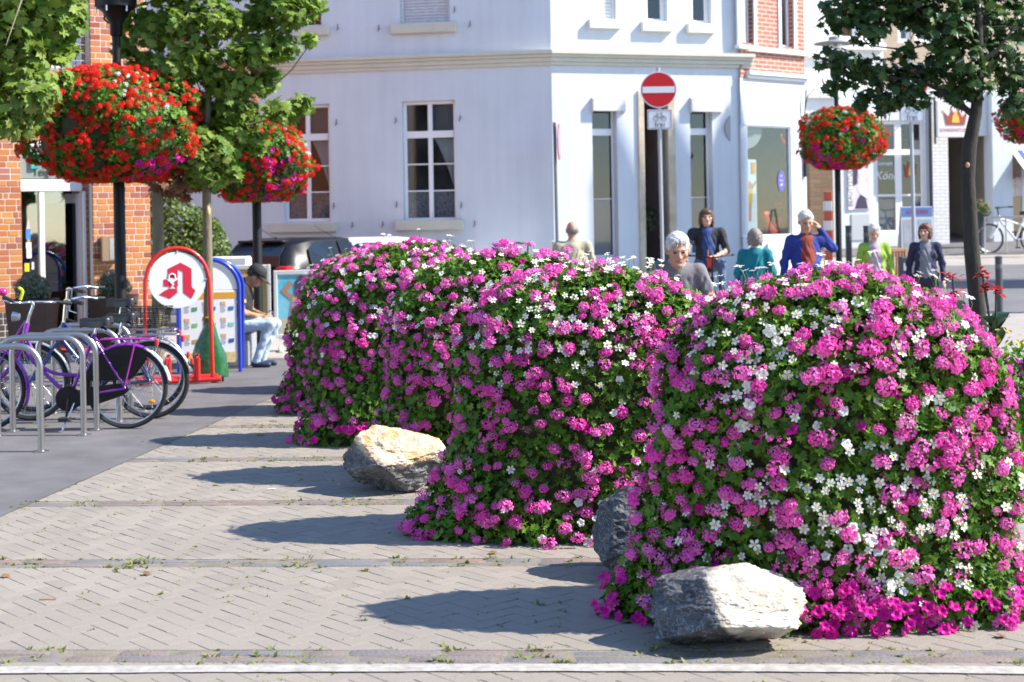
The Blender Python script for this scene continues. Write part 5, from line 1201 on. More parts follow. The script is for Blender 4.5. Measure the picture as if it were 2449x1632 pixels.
basket('huge red geranium basket on the nearest black lamp post at the left', 272, 312, 16.5, .90, -.56, .66, 41, 1400, [('white_geranium', ('p', 20, .35, .42, .2, .10), .04, .7), ('magenta_petunia', ('p', 30, .55, -.40, .16, .08), .05, 1.25), ('magenta_petunia', ('p', 8, .15, -.52, .1, .05), .05, 1.2)], 8500, .06)
l2, lx2 = lamp_post('black lamp post behind the capped person and the young tree', 612, 19.2, .054, P(600, 140, 19.2).z, 'disc')
basket('smaller red geranium basket with white and purple blooms beside the shaded window', 618, 385, 19.2, .63, -.52, .50, 43, 640, [wt(45), ('magenta_petunia', ('p', 40, .45, -.25, .25, .2), .04, 1.15), ('magenta_petunia', ('p', 26, .1, -.46, .5, .05), .04, 1.2)], 5000, .058)
gz3 = G(6.0, 25.8)
l3, lx3 = lamp_post('slim black lamp post with flat disc shade before the solarium', 2003, 25.8, .048, 4.05, 'disc', gz=gz3)
basket('round red and purple basket on the right lamp post near the travel shop', 2010, 332, 25.8, .68, -.52, .50, 45, 560, [('magenta_petunia', ('u', 160, lum(2, 3, 4, .4)), .03, 1.3), wt(35), ('magenta_petunia', ('p', 30, -.5, -.36, .3, .1), .05, 1.4)], 4500, .065)
l4, lx4 = lamp_post('black lamp post cut off by the right edge of the view', 2490, 27.5, .048, 4.2, 'disc', gz=G(9.6, 27.5))
basket('crimson flower basket cut by the right edge of the photograph', 2490, 280, 27.5, .70, -.48, .45, 47, 450, [('magenta_petunia', ('u', 260, lum(2, 3, 4, .5)), .03, 1.3)], 3500, .065)

# ------------------------------------------------------------------ trees
M_BARK = mat('bark_pale', (0.13, 0.105, 0.07), 0.9, col2=(0.21, 0.18, 0.115), scale=14, bump=.5, bscale=50, stretch=(1, 1, .3))
M_BARKD = mat('bark_dark', (0.018, 0.016, 0.013), 0.9, col2=(0.036, 0.031, 0.025), scale=14, bump=.5, bscale=50, stretch=(1, 1, .3))  # the shaded right trunk's darkness put into the bark colour
M_MAPLE = mat('maple_leaf', (0.085, 0.19, 0.02), 0.5, col2=(0.25, 0.34, 0.05), vary='island', trans=.42, spec=.35)
M_MAPLEO = mat('maple_leaf_single', (0.12, 0.21, 0.03), 0.5, col2=(0.28, 0.33, 0.07), vary='object', trans=.40, spec=.35)
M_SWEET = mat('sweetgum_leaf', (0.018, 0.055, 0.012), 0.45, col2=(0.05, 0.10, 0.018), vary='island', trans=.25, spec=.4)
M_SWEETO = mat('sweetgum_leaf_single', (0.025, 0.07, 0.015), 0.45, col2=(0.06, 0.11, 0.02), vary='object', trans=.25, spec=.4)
M_BROWN = mat('dead_leaf', (0.17, 0.06, 0.025), 0.7, col2=(0.26, 0.12, 0.05), vary='island', trans=.25)
def leaf_obj_mesh(name, T, m): return fmesh(name, T, [m])
LEAF_M = leaf_obj_mesh('leaf', MAPLE, M_MAPLEO); LEAF_S = leaf_obj_mesh('leaf', MAPLE, M_SWEETO)
def tree(name, label, base, trunk, limbs, clumps, leaf, mleaf, single, nsingle, mbark, seed, per=150, group=None):
    """trunk: [(point, radius)], limbs: list of such, clumps: [(centre, radius, weight)]"""
    t = thing(name, label, 'tree', base, 0, group); r = np.random.default_rng(seed); cen = np.array([0, 0, 0.0]) + np.array(base)
    mb = MB(); mb.tube([p for p, q in trunk], [q for p, q in trunk], 12); mb.build('trunk', mbark, t, smooth=True)
    mb = MB()
    for lm in limbs: mb.tube([p for p, q in lm], [q for p, q in lm], 7)
    for c, rad, wt_ in clumps:                                    # twigs
        c = np.array(c)
        for k in range(4):
            e = c + r.normal(0, .6, 3) * rad; mb.tube([tuple(c - np.array([0, 0, .3 * rad])), tuple(.5 * (c + e) + r.normal(0, .03, 3)), tuple(e)], [.012, .008, .003], 4, cap=False)
    if mb.v: mb.build('branches', mbark, t, smooth=True)
    P_, N_, Tp = [], [], []
    for c, rad, wt_ in clumps:
        n = int(per * wt_ * (rad / .3) ** 2); d = r.normal(0, 1, (n, 3)); d /= np.linalg.norm(d, axis=1, keepdims=True)
        rr = rad * r.uniform(.25, 1.08, n) ** .6; p = np.array(c) + d * rr[:, None] * np.array([1.1, 1.0, .85])
        P_.append(p); N_.append(d * .55 + np.array([.25, -.15, .55]) + r.normal(0, .5, (n, 3))); Tp.append(d * .5 + r.normal(0, .4, (n, 3)) + np.array([0, 0, -.9]))
    p, n, tp = np.concatenate(P_), np.concatenate(N_), np.concatenate(Tp)
    sz = leaf * r.uniform(.65, 1.25, len(p))
    front = np.argsort(p[:, 1] + r.normal(0, .15, len(p)))
    vis_ = [i for i in front if abs(p[i, 0] / p[i, 1]) < .335 and (p[i, 2] - EYE) / p[i, 1] < .14][:nsingle]
    mask = np.ones(len(p), bool); mask[vis_] = False
    loc = np.array(base)
    V, F = scatter(MAPLE, p[mask] - loc, n[mask], tp[mask], sz[mask])
    cr = np_mesh('crown', V, F, mleaf, t, kind=None)
    R = frames(n, tp)
    for i in vis_:
        o = link('leaf', single, cr); o.matrix_local = Matrix.Translation(Vector(p[i] - loc)) @ Matrix(R[i].tolist()).to_4x4() @ Matrix.Scale(float(sz[i]), 4)
    return t
def CLP(lst, Y0, dY, ppm, seed):
    r = random.Random(seed); out = []
    for (x, y, rad) in lst:
        Y = Y0 + r.uniform(-dY, dY); p = P(x, y, Y); out.append((tuple(p), rad, 1.0))
    return out
TG = 'young street trees'
# left tree, trunk outside the picture
c1 = CLP([(30, 40, .42), (110, 40, .34), (50, 140, .36), (130, 110, .22), (10, 230, .34), (70, 220, .26), (30, 290, .20), (150, 190, .10), (95, 270, .10), (-60, 100, .45), (-60, 240, .45), (-140, 60, .5), (-150, 200, .45), (175, 50, .15), (-40, -60, .5), (80, -80, .5), (-120, -80, .5)], 14.0, .35, 257, 3)
bx = P(-190, 100, 14.0).x
tree('maple_tree', 'sunlit maple crown hanging in from the left edge above the brick building', (bx, 14.0, 0), [((bx, 14, 0), .11), ((bx + .03, 14, 1.5), .085), ((bx + .02, 14, 3.2), .06), ((bx + .1, 14, 5), .03)],
     [[((bx, 14, 2.2), .04), (c1[4][0], .012)], [((bx, 14, 2.7), .04), (c1[2][0], .012)], [((bx, 14, 3.0), .04), (c1[1][0], .012)]], c1, .12, M_MAPLE, LEAF_M, 260, M_BARK, 5, 190, TG)
# tree with the watering bag
c2 = CLP([(440, 40, .27), (520, 50, .27), (370, 80, .24), (470, 130, .27), (420, 170, .25), (530, 200, .22), (500, 260, .25), (455, 250, .20), (520, 330, .22), (490, 390, .2), (535, 400, .16), (560, 330, .16), (515, 430, .10), (455, 330, .16), (570, 420, .09), (330, 50, .20), (300, 110, .15), (345, 150, .17),
          (640, 40, .25), (700, 30, .22), (620, 120, .23), (675, 110, .20), (600, 200, .22), (640, 190, .17), (590, 280, .2), (665, 265, .16), (720, 250, .14), (690, 280, .10), (740, 20, .18), (738, 95, .10), (610, 340, .15), (575, 130, .18), (560, 60, .2), (505, 300, .2), (500, 345, .22), (530, 370, .2), (490, 420, .17), (545, 300, .2), (470, 290, .15), (525, 430, .13), (560, 260, .2), (480, -60, .35), (600, -60, .35), (700, -60, .3), (380, -40, .3)], 16.8, .28, 215, 4)
c2 = [((c[0], c[1] - (.22 if c[2] < 2.6 else 0), c[2]), r, w_) for c, r, w_ in c2]
tx0, tx1 = P(498, 905, 16.75), P(494, 450, 16.8)
def limb(a, b, r0, r1, sag=.06): a, b = Vector(a), Vector(b); m = .5 * (a + b) + Vector((0, 0, -sag)); return [(tuple(a), r0), (tuple(m), .6 * r0 + .4 * r1), (tuple(b), r1)]
fork = P(494, 380, 16.8); t2top = P(500, 60, 16.8)
tree('maple_tree', 'young maple with slim pale trunk and green watering bag at its foot', (tx0.x, 16.75, 0), [((tx0.x, 16.75, 0), .062), (tuple(P(499, 700, 16.77)), .054), (tuple(tx1), .05), (tuple(fork), .045), (tuple(P(498, 200, 16.8)), .03), (tuple(t2top), .016)],
     [limb(fork, P(600, 120, 16.8), .03, .010), limb(P(600, 200, 16.8), P(705, 30, 16.8), .016, .006), limb(P(650, 210, 16.7), P(745, 100, 16.7), .012, .005), limb(P(497, 300, 16.8), P(400, 100, 16.9), .024, .008), limb(P(590, 300, 16.8), P(735, 235, 16.8), .014, .005), limb(P(497, 250, 16.8), P(530, 30, 16.8), .02, .008), limb(P(420, 170, 16.8), P(330, 60, 16.8), .012, .005)], c2, .105, M_MAPLE, LEAF_M, 280, M_BARK, 6, 270, TG)
mb = MB(); q = P(497, 505, 16.72); mb.ell(tuple(q + Vector((.012, -.02, 0))), (.022, .035, .055), 10, 8); 
tt_ = [o for o in bpy.data.objects if o.get('label', '').startswith('young maple with slim')][0]
mb.build('branch_scar', mat('cut_wood', (0.50, 0.36, 0.18), .8), tt_, smooth=True)
# tree with withered leaves behind
c3 = CLP([(395, 440, .20), (430, 450, .18), (370, 425, .16), (450, 420, .14), (455, 110, .2), (600, 160, .2), (560, 170, .2), (420, 380, .2), (350, 300, .25), (590, 240, .15), (470, 440, .1)], 19.0, .2, 190, 5)
b3 = P(377, 860, 19.0); b3 = Vector((b3.x, 19.0, 0))
tree('withered_tree', 'tree with brown withered leaves standing behind the pharmacy sign', tuple(b3), [(tuple(b3), .085), (tuple(P(379, 600, 19.0)), .075), (tuple(P(376, 470, 19.0)), .07), (tuple(P(378, 300, 19.0)), .05), (tuple(P(390, 60, 19.0)), .03)], [limb(P(378, 430, 19), P(440, 440, 19), .02, .008), limb(P(378, 300, 19), P(560, 170, 19), .025, .008)], c3, .13, M_BROWN, LEAF_M, 0, M_BARK, 8, 120, TG)
# dark tree on the right
c4 = CLP([(2020, 30, .27), (2100, 30, .28), (2080, 80, .16), (2180, 20, .26), (2250, 70, .28), (2330, 50, .3), (2420, 40, .3), (2300, 140, .24), (2390, 130, .28), (2440, 190, .25), (2340, 210, .18), (2430, 250, .16), (2250, 150, .18), (2210, 40, .2),
          (1990, 140, .15), (2030, 150, .17), (2075, 165, .17), (1985, 210, .10), (2020, 195, .13), (2120, 180, .2), (2170, 190, .2), (2215, 180, .16), (2140, 235, .17), (2090, 225, .13), (2190, 235, .13), (2060, 250, .10), (2110, 262, .09), (2300, 230, .14), (2270, 200, .16), (2280, 240, .10), (2160, 130, .12), (2240, -40, .4), (2100, -60, .4), (2380, -60, .4)], 15.2, .3, 237, 9)
b4 = P(2350, 905, 15.0); b4 = Vector((P(2343, 740, 15).x, 15.0, 0))
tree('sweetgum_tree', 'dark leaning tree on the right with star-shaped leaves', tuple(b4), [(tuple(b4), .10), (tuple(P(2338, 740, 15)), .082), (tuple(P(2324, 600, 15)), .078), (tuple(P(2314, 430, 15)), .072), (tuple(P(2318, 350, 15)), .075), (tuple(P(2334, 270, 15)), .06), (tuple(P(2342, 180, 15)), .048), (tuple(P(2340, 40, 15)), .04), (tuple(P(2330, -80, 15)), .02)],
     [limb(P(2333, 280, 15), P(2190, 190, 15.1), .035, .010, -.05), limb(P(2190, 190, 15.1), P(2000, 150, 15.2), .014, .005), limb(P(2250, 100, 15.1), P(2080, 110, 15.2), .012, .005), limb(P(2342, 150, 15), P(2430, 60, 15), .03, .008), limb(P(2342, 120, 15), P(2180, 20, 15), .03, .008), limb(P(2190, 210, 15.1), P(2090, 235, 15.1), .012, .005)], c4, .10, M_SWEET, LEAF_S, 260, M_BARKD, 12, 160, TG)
mb = MB(); q = P(2314, 395, 14.92); mb.ell(tuple(q), (.022, .01, .028), 10, 6)
t4 = [o for o in bpy.data.objects if o.get('label', '').startswith('dark leaning tree')][0]; mb.build('branch_scar', mat('cut_wood_pink', (0.42, 0.24, 0.16), .8), t4, smooth=True)

# ------------------------------------------------------------------ shrubs, topiary, bed plants
M_BUSH = mat('bush_leaf', (0.05, 0.11, 0.018), .5, col2=(0.14, 0.20, 0.04), vary='island', trans=.3)
def leafball(name, m, parent, c, rad, n, size, seed, shell=.35, T=SIMPLE):
    r = np.random.default_rng(seed); d = r.normal(0, 1, (n, 3)); d /= np.linalg.norm(d, axis=1, keepdims=True)
    p = np.array(c) + d * np.array(rad) * (1 - shell * r.random(n) ** 1.5)[:, None] * (1 + .08 * np.sin(5 * d[:, :1] + 3 * d[:, 2:3] * 2 + seed))
    V, F = scatter(T, p, d + r.normal(0, .6, d.shape), r.normal(0, 1, d.shape), size * r.uniform(.6, 1.3, n)); return np_mesh(name, V, F, m, parent, kind='stuff')
bq = P(450, 600, 24.0); bush = thing('shrub', 'green leafy shrub beside the brick building, behind the pharmacy sign', 'shrub', (bq.x, 24.0, 0))
leafball('foliage', M_BUSH, bush, (-.35, 0, 1.35), (.62, .5, 1.0), 5200, .085, 2); leafball('foliage', M_BUSH, bush, (.25, 0, 1.2), (.42, .4, .75), 3000, .08, 3)
mb = MB(); [mb.tube([(k * .12 - .3, 0, 0), (k * .16 - .4, .05, 1.4)], .02, 6) for k in range(5)]; mb.build('stem', M_BARK, bush, world=False)
M_POT = mat('rusty_planter', (0.055, 0.028, 0.02), .55, col2=(0.08, 0.04, 0.03), scale=5); M_TOPI = mat('boxwood_leaf', (0.05, 0.085, 0.05), .45, col2=(0.14, 0.19, 0.12), vary='island')
for (px, yt, yb, Y, lb) in ((77, 663, 860, 19.3, 'clipped box ball in a brown planter left of the white door'), (271, 663, 800, 20.0, 'clipped box ball in a brown planter against the brick pillar')):
    x = PX(px, Y, .8); t = thing('topiary_planter', lb, 'planter', (x, Y, 0), 0, 'planters beside the white door'); zt_ = 0.78
    mb = MB(); mb.lathe([(.20, 0), (.29, .02), (.37, zt_ - .03), (.38, zt_), (.33, zt_), (.32, zt_ - .05)], n=4, T=lambda a, b, c: (a * .72 - b * .72, a * .72 + b * .72, c)); mb.build('pot', M_POT, t, world=False)
    leafball('foliage', M_TOPI, t, (0, 0, zt_ + .12), (.23, .23, .23), 2600, .032, 4, .25); mb = MB(); mb.ell((0, 0, zt_ + .1), (.18, .18, .18)); mb.build('inner_foliage', M_CORE, t, world=False)
olv = FRt.T(DR[0] + .18, 0, -.55); t = thing('potted_olive', 'small round-headed potted tree in the corner house doorway', 'potted plant', (olv[0], olv[1], .35)); mb = MB(); mb.lathe([(.12, 0), (.16, .02), (.2, .34), (.17, .34)], n=16); mb.build('pot', M_POT, t, smooth=30, world=False); mb = MB(); mb.tube([(0, 0, .3), (.02, 0, .7), (0, 0, 1.1)], .018, 7); mb.build('stem', M_BARK, t, world=False)
leafball('foliage', mat('olive_leaf', (0.035, 0.06, 0.03), .5, col2=(0.08, 0.11, 0.06), vary='island'), t, (0, 0, 1.3), (.3, .3, .3), 1500, .06, 7, .7)
# flower bed at the right edge
M_BROAD = mat('canna_leaf', (0.012, 0.04, 0.02), .4, col2=(0.03, 0.075, 0.03), scale=5, trans=.15)
def broadleaf(mb, c, d, l, wd, curl=.3):
    c = Vector(c); d = Vector(d).normalized(); s = d.cross(Vector((0, 0, 1))).normalized() if abs(d.z) < .98 else Vector((1, 0, 0)); u = s.cross(d); V = []
    for i in range(7):
        t = i / 6; q = c + d * l * t - Vector((0, 0, curl * l * t * t)); ww = wd * math.sin(math.pi * (t * .92 + .04)) ** .8; V += [q - s * ww + u * ww * .25, q, q + s * ww + u * ww * .25]
    mb.add(V, [f for i in range(6) for f in ((3 * i, 3 * i + 1, 3 * i + 4, 3 * i + 3), (3 * i + 1, 3 * i + 2, 3 * i + 5, 3 * i + 4))])
rr = random.Random(3)
for n_, (px, py, Y, lb, blooms) in enumerate(((2290, 700, 12.6, 'red canna with dark leaves rising behind the nearest mound, left of the dark trunk', [(2278, 662), (2283, 705)]), (2378, 720, 12.4, 'red canna with dark leaves in front of the grey bollard', [(2382, 695), (2356, 690), (2349, 655)]))):
    q = P(px, py, Y); t = thing('canna_plant', lb, 'flower', (q.x, Y, 0), 0, 'red cannas in the bed'); mb = MB()
    for (bx_, by_) in blooms: b = P(bx_, by_, Y); mb.tube([(q.x, Y, 0), tuple(.5 * (b + Vector((q.x, Y, .3))) + Vector((0, 0, .1))), tuple(b)], .009, 6)
    mb.build('stem', mat('canna_stem', (0.03, 0.03, 0.02), .6), t)
    for k in range(9):
        a = rr.uniform(0, 6.28); mb = MB(); broadleaf(mb, (q.x, Y, rr.uniform(.3, .8)), (math.cos(a), math.sin(a) * .6, 1.1), rr.uniform(.3, .42), .075, .45); mb.build('leaf', M_BROAD, t, smooth=True)
    for (bx_, by_) in blooms:
        b = P(bx_, by_, Y); mb = MB()
        for k in range(16): a = rr.uniform(0, 6.28); broadleaf(mb, tuple(b + Vector((rr.gauss(0, .02), rr.gauss(0, .02), rr.gauss(0, .02)))), (math.cos(a), math.sin(a), rr.uniform(-.3, 1)), rr.uniform(.05, .085), .022, .3)
        mb.build('bloom', mat('canna_red', (0.42, 0.006, 0.01), .5, trans=.2), t, smooth=True)
q = P(2440, 880, 10.5); t = thing('yucca_plant', 'spiky dark green yucca at the right edge behind the nearest mound', 'plant', (q.x, 10.5, 0))
for k in range(26):
    a = rr.uniform(0, 6.28); mb = MB(); e = rr.uniform(.5, 2.2); broadleaf(mb, (q.x, 10.5, .35), (math.cos(a), math.sin(a), e), rr.uniform(.38, .58), .03, .12); mb.build('leaf', mat('yucca_leaf', (0.012, 0.035, 0.014), .4), t, smooth=True)
mb = MB(); mb.lathe([(.07, 0), (.06, .4)], (0, 0, 0), 8); mb.build('stem', M_BARKD, t, world=False)
for n_, (px, py, Y, c1_, lb) in enumerate(((2415, 820, 10.9, (0.6, 0.4, 0.02), 'low yellow flowering plant beside the yucca'), (2440, 890, 9.9, (0.45, 0.02, 0.3), 'low purple flowering plant at the right edge below the yucca'))):
    q = P(px, py, Y); t = thing('bedding_plant', lb, 'flower', (q.x, Y, 0)); leafball('foliage', M_LEAF, t, (0, 0, max(.12, q.z * .5)), (.26, .26, max(.12, q.z * .5)), 900, .06, 8, .5); leafball('blossoms', mat('bed_bloom_%d' % n_, c1_, .6, trans=.2), t, (0, 0, max(.14, q.z * .6)), (.25, .25, max(.14, q.z * .55)), 130, .045, 9, .05)
# ------------------------------------------------------------------ bicycles and bicycle stands
M_STEEL = mat('stainless_steel', (0.46, 0.45, 0.44), .32, .95)
M_CHROME = mat('chrome', (0.6, 0.6, 0.62), .15, 1.0)
M_RUB = mat('rubber', (0.018, 0.018, 0.019), .7)
M_RIM = mat('rim_alloy', (0.45, 0.45, 0.46), .3, .9)
M_PURP = mat('purple_paint', (0.22, 0.016, 0.36), .25, coat=.6)
M_BLUE = mat('blue_paint', (0.012, 0.03, 0.16), .25, coat=.6)
M_BLK = mat('black_plastic', (0.008, 0.008, 0.009), .4, spec=.3)
M_REFL = mat('red_reflector', (0.5, 0.01, 0.01), .3)
M_AMB = mat('amber_reflector', (0.75, 0.3, 0.01), .3)
M_WPLAST = mat('white_plastic', (0.72, 0.72, 0.72), .35)
def arc(cx, cz, R, a0, a1, n=16, y=0.0): return [(cx + R * math.cos(math.radians(a0 + (a1 - a0) * i / n)), y, cz + R * math.sin(math.radians(a0 + (a1 - a0) * i / n))) for i in range(n + 1)]
def curve_pts(pts, n=10):
    """Catmull-Rom through points"""
    P_ = [Vector(p) for p in pts]; P_ = [2 * P_[0] - P_[1]] + P_ + [2 * P_[-1] - P_[-2]]; out = []
    for i in range(1, len(P_) - 2):
        for k in range(n):
            t = k / n; a, b, c, d = P_[i - 1:i + 3]
            out.append(.5 * ((2 * b) + (c - a) * t + (2 * a - 5 * b + 4 * c - d) * t * t + (3 * b - 3 * c + d - a) * t ** 3))
    out.append(P_[-2]); return [tuple(q) for q in out]
def wheel(t, cx, R, tyre=.018, nsp=28, refl=False, label=None):
    w = bpy.data.objects.new('wheel', None); COL.objects.link(w); w.parent = t; w.location = (cx, 0, R)
    if label: w['label'] = label
    mb = MB(); mb.tube(arc(0, 0, R - tyre, 0, 360 - 9, 39), tyre, 8, close=True); mb.build('tyre', M_RUB, w, smooth=True, world=False)
    mb = MB(); mb.tube(arc(0, 0, R - 2 * tyre - .004, 0, 351, 39), .010, 6, close=True); mb.build('rim', M_RIM, w, smooth=True, world=False)
    mb = MB(); mb.tube([(0, -.045, 0), (0, .045, 0)], .022, 10); mb.tube([(0, -.06, 0), (0, .06, 0)], .008, 8); mb.build('hub', M_CHROME, w, smooth=40, world=False)
    mb = MB()
    for k in range(nsp):
        a = 2 * math.pi * k / nsp; b = a + (.45 if k % 4 < 2 else -.45); s = .03 if k % 2 else -.03
        mb.tube([(.02 * math.cos(b), s, .02 * math.sin(b)), ((R - 2 * tyre) * math.cos(a), 0, (R - 2 * tyre) * math.sin(a))], .0013, 4, cap=False)
    mb.build('spokes', M_CHROME, w, world=False)
    if refl:
        mb = MB(); mb.ell((.21, -.02, -.12), (.03, .008, .018), 10, 6); mb.ell((-.2, -.02, .1), (.03, .008, .018), 10, 6); mb.build('spoke_reflector', M_AMB, w, world=False)
    return w
def part_tubes(t, name, lst, m, smooth=40):
    mb = MB()
    for pts, r in lst: mb.tube(pts, r, 10)
    return mb.build(name, m, t, smooth=smooth, world=False)
def saddle(t, x, z, l=.27, w=.085):
    mb = MB(); V = []; n = 8; prof = [(-.5, .16, 0), (-.35, .25, .01), (-.1, .38, .0), (.15, .75, .005), (.35, 1.0, .022), (.47, .85, .02), (.5, .4, .0)]
    for (u, k, h) in prof:
        for j in range(n + 1):
            a = math.pi * j / n; V.append((x + u * l, math.cos(a) * w * k, z + h + math.sin(a) * .028))
    F = [(i * (n + 1) + j, i * (n + 1) + j + 1, (i + 1) * (n + 1) + j + 1, (i + 1) * (n + 1) + j) for i in range(len(prof) - 1) for j in range(n)]
    V2 = len(V); mb.add(V, F); mb.add([(p[0], p[1], p[2] - .03 - .02 * (i % (n + 1) in (0, n))) for i, p in enumerate(V)], F)
    for i in range(len(prof) - 1):
        for j in (0, n): a = i * (n + 1) + j; mb.f.append((a, a + n + 1, a + n + 1 + V2, a + V2)); mb.m.append(0)
    for i in (0, len(prof) - 1):
        for j in range(n): a = i * (n + 1) + j; mb.f.append((a, a + 1, a + 1 + V2, a + V2)); mb.m.append(0)
    s = mb.build('saddle', mat('saddle_black', (0.02, 0.02, 0.022), .35), t, smooth=60, world=False)
    sp = MB(); sp.tube([(x + .02, -.03, z - .03), (x + .08, -.03, z - .075)], .012, 8); sp.tube([(x + .02, .03, z - .03), (x + .08, .03, z - .075)], .012, 8); sp.build('spring', M_CHROME, s, world=False); return s
def mudguard(t, cx, cz, R, a0, a1, m, w=.028, label=None):
    mb = MB(); n = 22; V = []
    for i in range(n + 1):
        a = math.radians(a0 + (a1 - a0) * i / n)
        for (y, dr) in ((-w, -.016), (-w * .6, -.003), (0, .003), (w * .6, -.003), (w, -.016)): V.append((cx + (R + dr) * math.cos(a), y, cz + (R + dr) * math.sin(a)))
    mb.add(V, [(i * 5 + j, i * 5 + j + 1, (i + 1) * 5 + j + 1, (i + 1) * 5 + j) for i in range(n) for j in range(4)]); o = mb.build('mudguard', m, t, smooth=True, world=False)
    md = o.modifiers.new('thick', 'SOLIDIFY'); md.thickness = .003; return o
def crank(t, x, z, a=-95, y=-.06, l=.17):
    mb = MB(); e = (x + l * math.cos(math.radians(a)), y - .02, z + l * math.sin(math.radians(a))); mb.tube([(x, y, z), e], .011, 8); e2 = (x - l * math.cos(math.radians(a)), -y, z - l * math.sin(math.radians(a))); mb.tube([(x, -y, z), e2], .011, 8); mb.tube([(x, -.07, z), (x, .07, z)], .018, 10); c = mb.build('crank', M_BLK, t, smooth=40, world=False)
    for q, s in ((e, -1), (e2, 1)): p = MB(); p.bbox((q[0] - .045, min(q[1], q[1] + s * .09), q[2] - .014), (q[0] + .045, max(q[1], q[1] + s * .09), q[2] + .014), .004); p.build('pedal', M_RUB, c, world=False)
def kickstand(t, x, z, e): part_tubes(t, 'kickstand', [([(x, -.04, z), e], .009)], M_CHROME)
def rear_light(t, p): mb = MB(); mb.bbox((p[0] - .012, p[1] - .022, p[2] - .03), (p[0] + .012, p[1] + .022, p[2] + .03), .008); mb.build('rear_light', M_REFL, t, world=False)
def rack(t, x0, x1, z, hub, m, drop=.02):
    l = [([(x0, s * .055, z), (x1 - .02, s * .06, z), (x1, s * .03, z)], .007) for s in (-1, 1)] + [([(x0 + .07 + k * .06, -.055, z), (x0 + .07 + k * .06, .055, z)], .004) for k in range(int((x1 - x0 - .08) / .06))]
    l += [([(hub[0], s * .07, hub[1]), (x0 + (x1 - x0) * .68, s * .06, z)], .007) for s in (-1, 1)] + [([(x0, 0, z), (x0 - .12, 0, z - .06)], .007), ([(x1, -.03, z), (x1, .03, z)], .007)]
    return part_tubes(t, 'luggage_rack', l, m)
# purple city bicycle
R = .345; hubp = P(304, 938, 12.62); Yp = 12.62
gx = hubp.x
pb = thing('bicycle', 'purple city bicycle with black coat guard in the front of the rack', 'bicycle', (gx, Yp, 0), 0.0, 'bicycles at the stands')
BBx, BBz = -.48, .275
wheel(pb, 0, R, refl=True); wheel(pb, -1.19, R)
head_t, head_b = (-.825, 0, .90), (-.885, 0, .68)
part_tubes(pb, 'frame', [([(BBx, 0, BBz), (-.262, 0, .80)], .017), (curve_pts([(-.845, 0, .80), (-.80, 0, .70), (-.72, 0, .55), (-.6, 0, .475), (-.415, 0, .455)]), .015), (curve_pts([(-.875, 0, .72), (-.78, 0, .58), (-.68, 0, .47), (BBx, 0, BBz)]), .017), ([(BBx, -.01, BBz), (-.2, -.055, .315), (0, -.06, R)], .011), ([(BBx, .01, BBz), (-.2, .055, .315), (0, .06, R)], .011), ([(-.27, -.02, .775), (0, -.06, R)], .009), ([(-.27, .02, .775), (0, .06, R)], .009), ([head_t, head_b], .022)], M_PURP)
part_tubes(pb, 'fork', [(curve_pts([(-.885, -.03, .68), (-1.0, -.045, .5), (-1.19, -.05, R)]), .012), (curve_pts([(-.885, .03, .68), (-1.0, .045, .5), (-1.19, .05, R)]), .012), ([(-.885, -.035, .69), (-.885, .035, .69)], .018), ([(-.84, -.02, .92), (-1.17, -.05, .38)], .006)], M_PURP)
mudguard(pb, 0, R, R + .028, 178, 62, M_PURP); mudguard(pb, 0, R, R + .0285, 62, 8, M_WPLAST, label='white tail'); mudguard(pb, -1.19, R, R + .03, 118, -22, M_PURP, .036)
mb = MB(); a_ = [math.radians(172 - 118 * i / 14) for i in range(15)]; rim_ = [((R + .01) * math.cos(t), (R + .01) * math.sin(t)) for t in a_]
poly_ = rim_ + [(.04, .07), (-.08, .065), (-.34, .065)]
for s in (-1, 1): mb.prism([(a, R + b) for a, b in poly_], .004, lambda a, b, c, s=s: (a, s * (.034 + c), b))
mb.build('coat_guard', mat('vinyl_black', (0.008, 0.008, 0.009), .4, spec=.3, bump=.3, bscale=14), pb, world=False)
mb = MB(); mb.prism([(BBx + .105 * math.cos(t), BBz - .01 + .105 * math.sin(t)) for t in np.linspace(.7, 5.6, 16)] + [(-.25, BBz - .065), (-.02, R - .06), (.03, R - .02), (0, R + .045), (-.3, BBz + .085)], -.062, lambda a, b, c: (a, c, b), d0=-.03); mb.build('chain_guard', M_BLK, pb, world=False)
crank(pb, BBx, BBz, -93); kickstand(pb, -.42, BBz - .02, (-.50, -.17, .012))
saddle(pb, -.25, .90); part_tubes(pb, 'seat_post', [([(-.265, 0, .79), (-.235, 0, .89)], .013)], M_CHROME)
rack(pb, -.20, .235, .755, (.0, R + .02), mat('purple_rack', (0.34, 0.03, 0.30), .3), 0); rear_light(pb, (.255, 0, .72)); rear_light(pb, (.335, 0, .56))
part_tubes(pb, 'handlebar', [(curve_pts([(-.93, -.27, 1.135), (-.95, -.20, 1.10), (-.88, -.06, 1.075), (-.80, 0, 1.075), (-.78, .12, 1.07), (-.70, .24, 1.06), (-.60, .29, 1.055)]), .011), (curve_pts([(-.80, 0, 1.08), (-.775, 0, 1.05), (-.80, 0, .98), (-.825, 0, .90)]), .014)], M_CHROME)
mb = MB(); mb.tube([(-.93, -.275, 1.135), (-.84, -.30, 1.10)], .016, 10); mb.tube([(-.66, .27, 1.058), (-.54, .31, 1.04)], .016, 10); mb.build('grip', M_RUB, pb, smooth=40, world=False)
mb = MB(); mb.ell((-.94, -.26, 1.175), (.04, .036, .034), 14, 10); mb.build('bell', mat('bell_pink', (0.55, 0.02, 0.22), .2), pb, smooth=True, world=False)
mb = MB(); mb.tube([(-.93, -.05, .96), (-.875, -.05, .955)], [.045, .03], 14); mb.build('headlight', M_CHROME, pb, smooth=40, world=False)
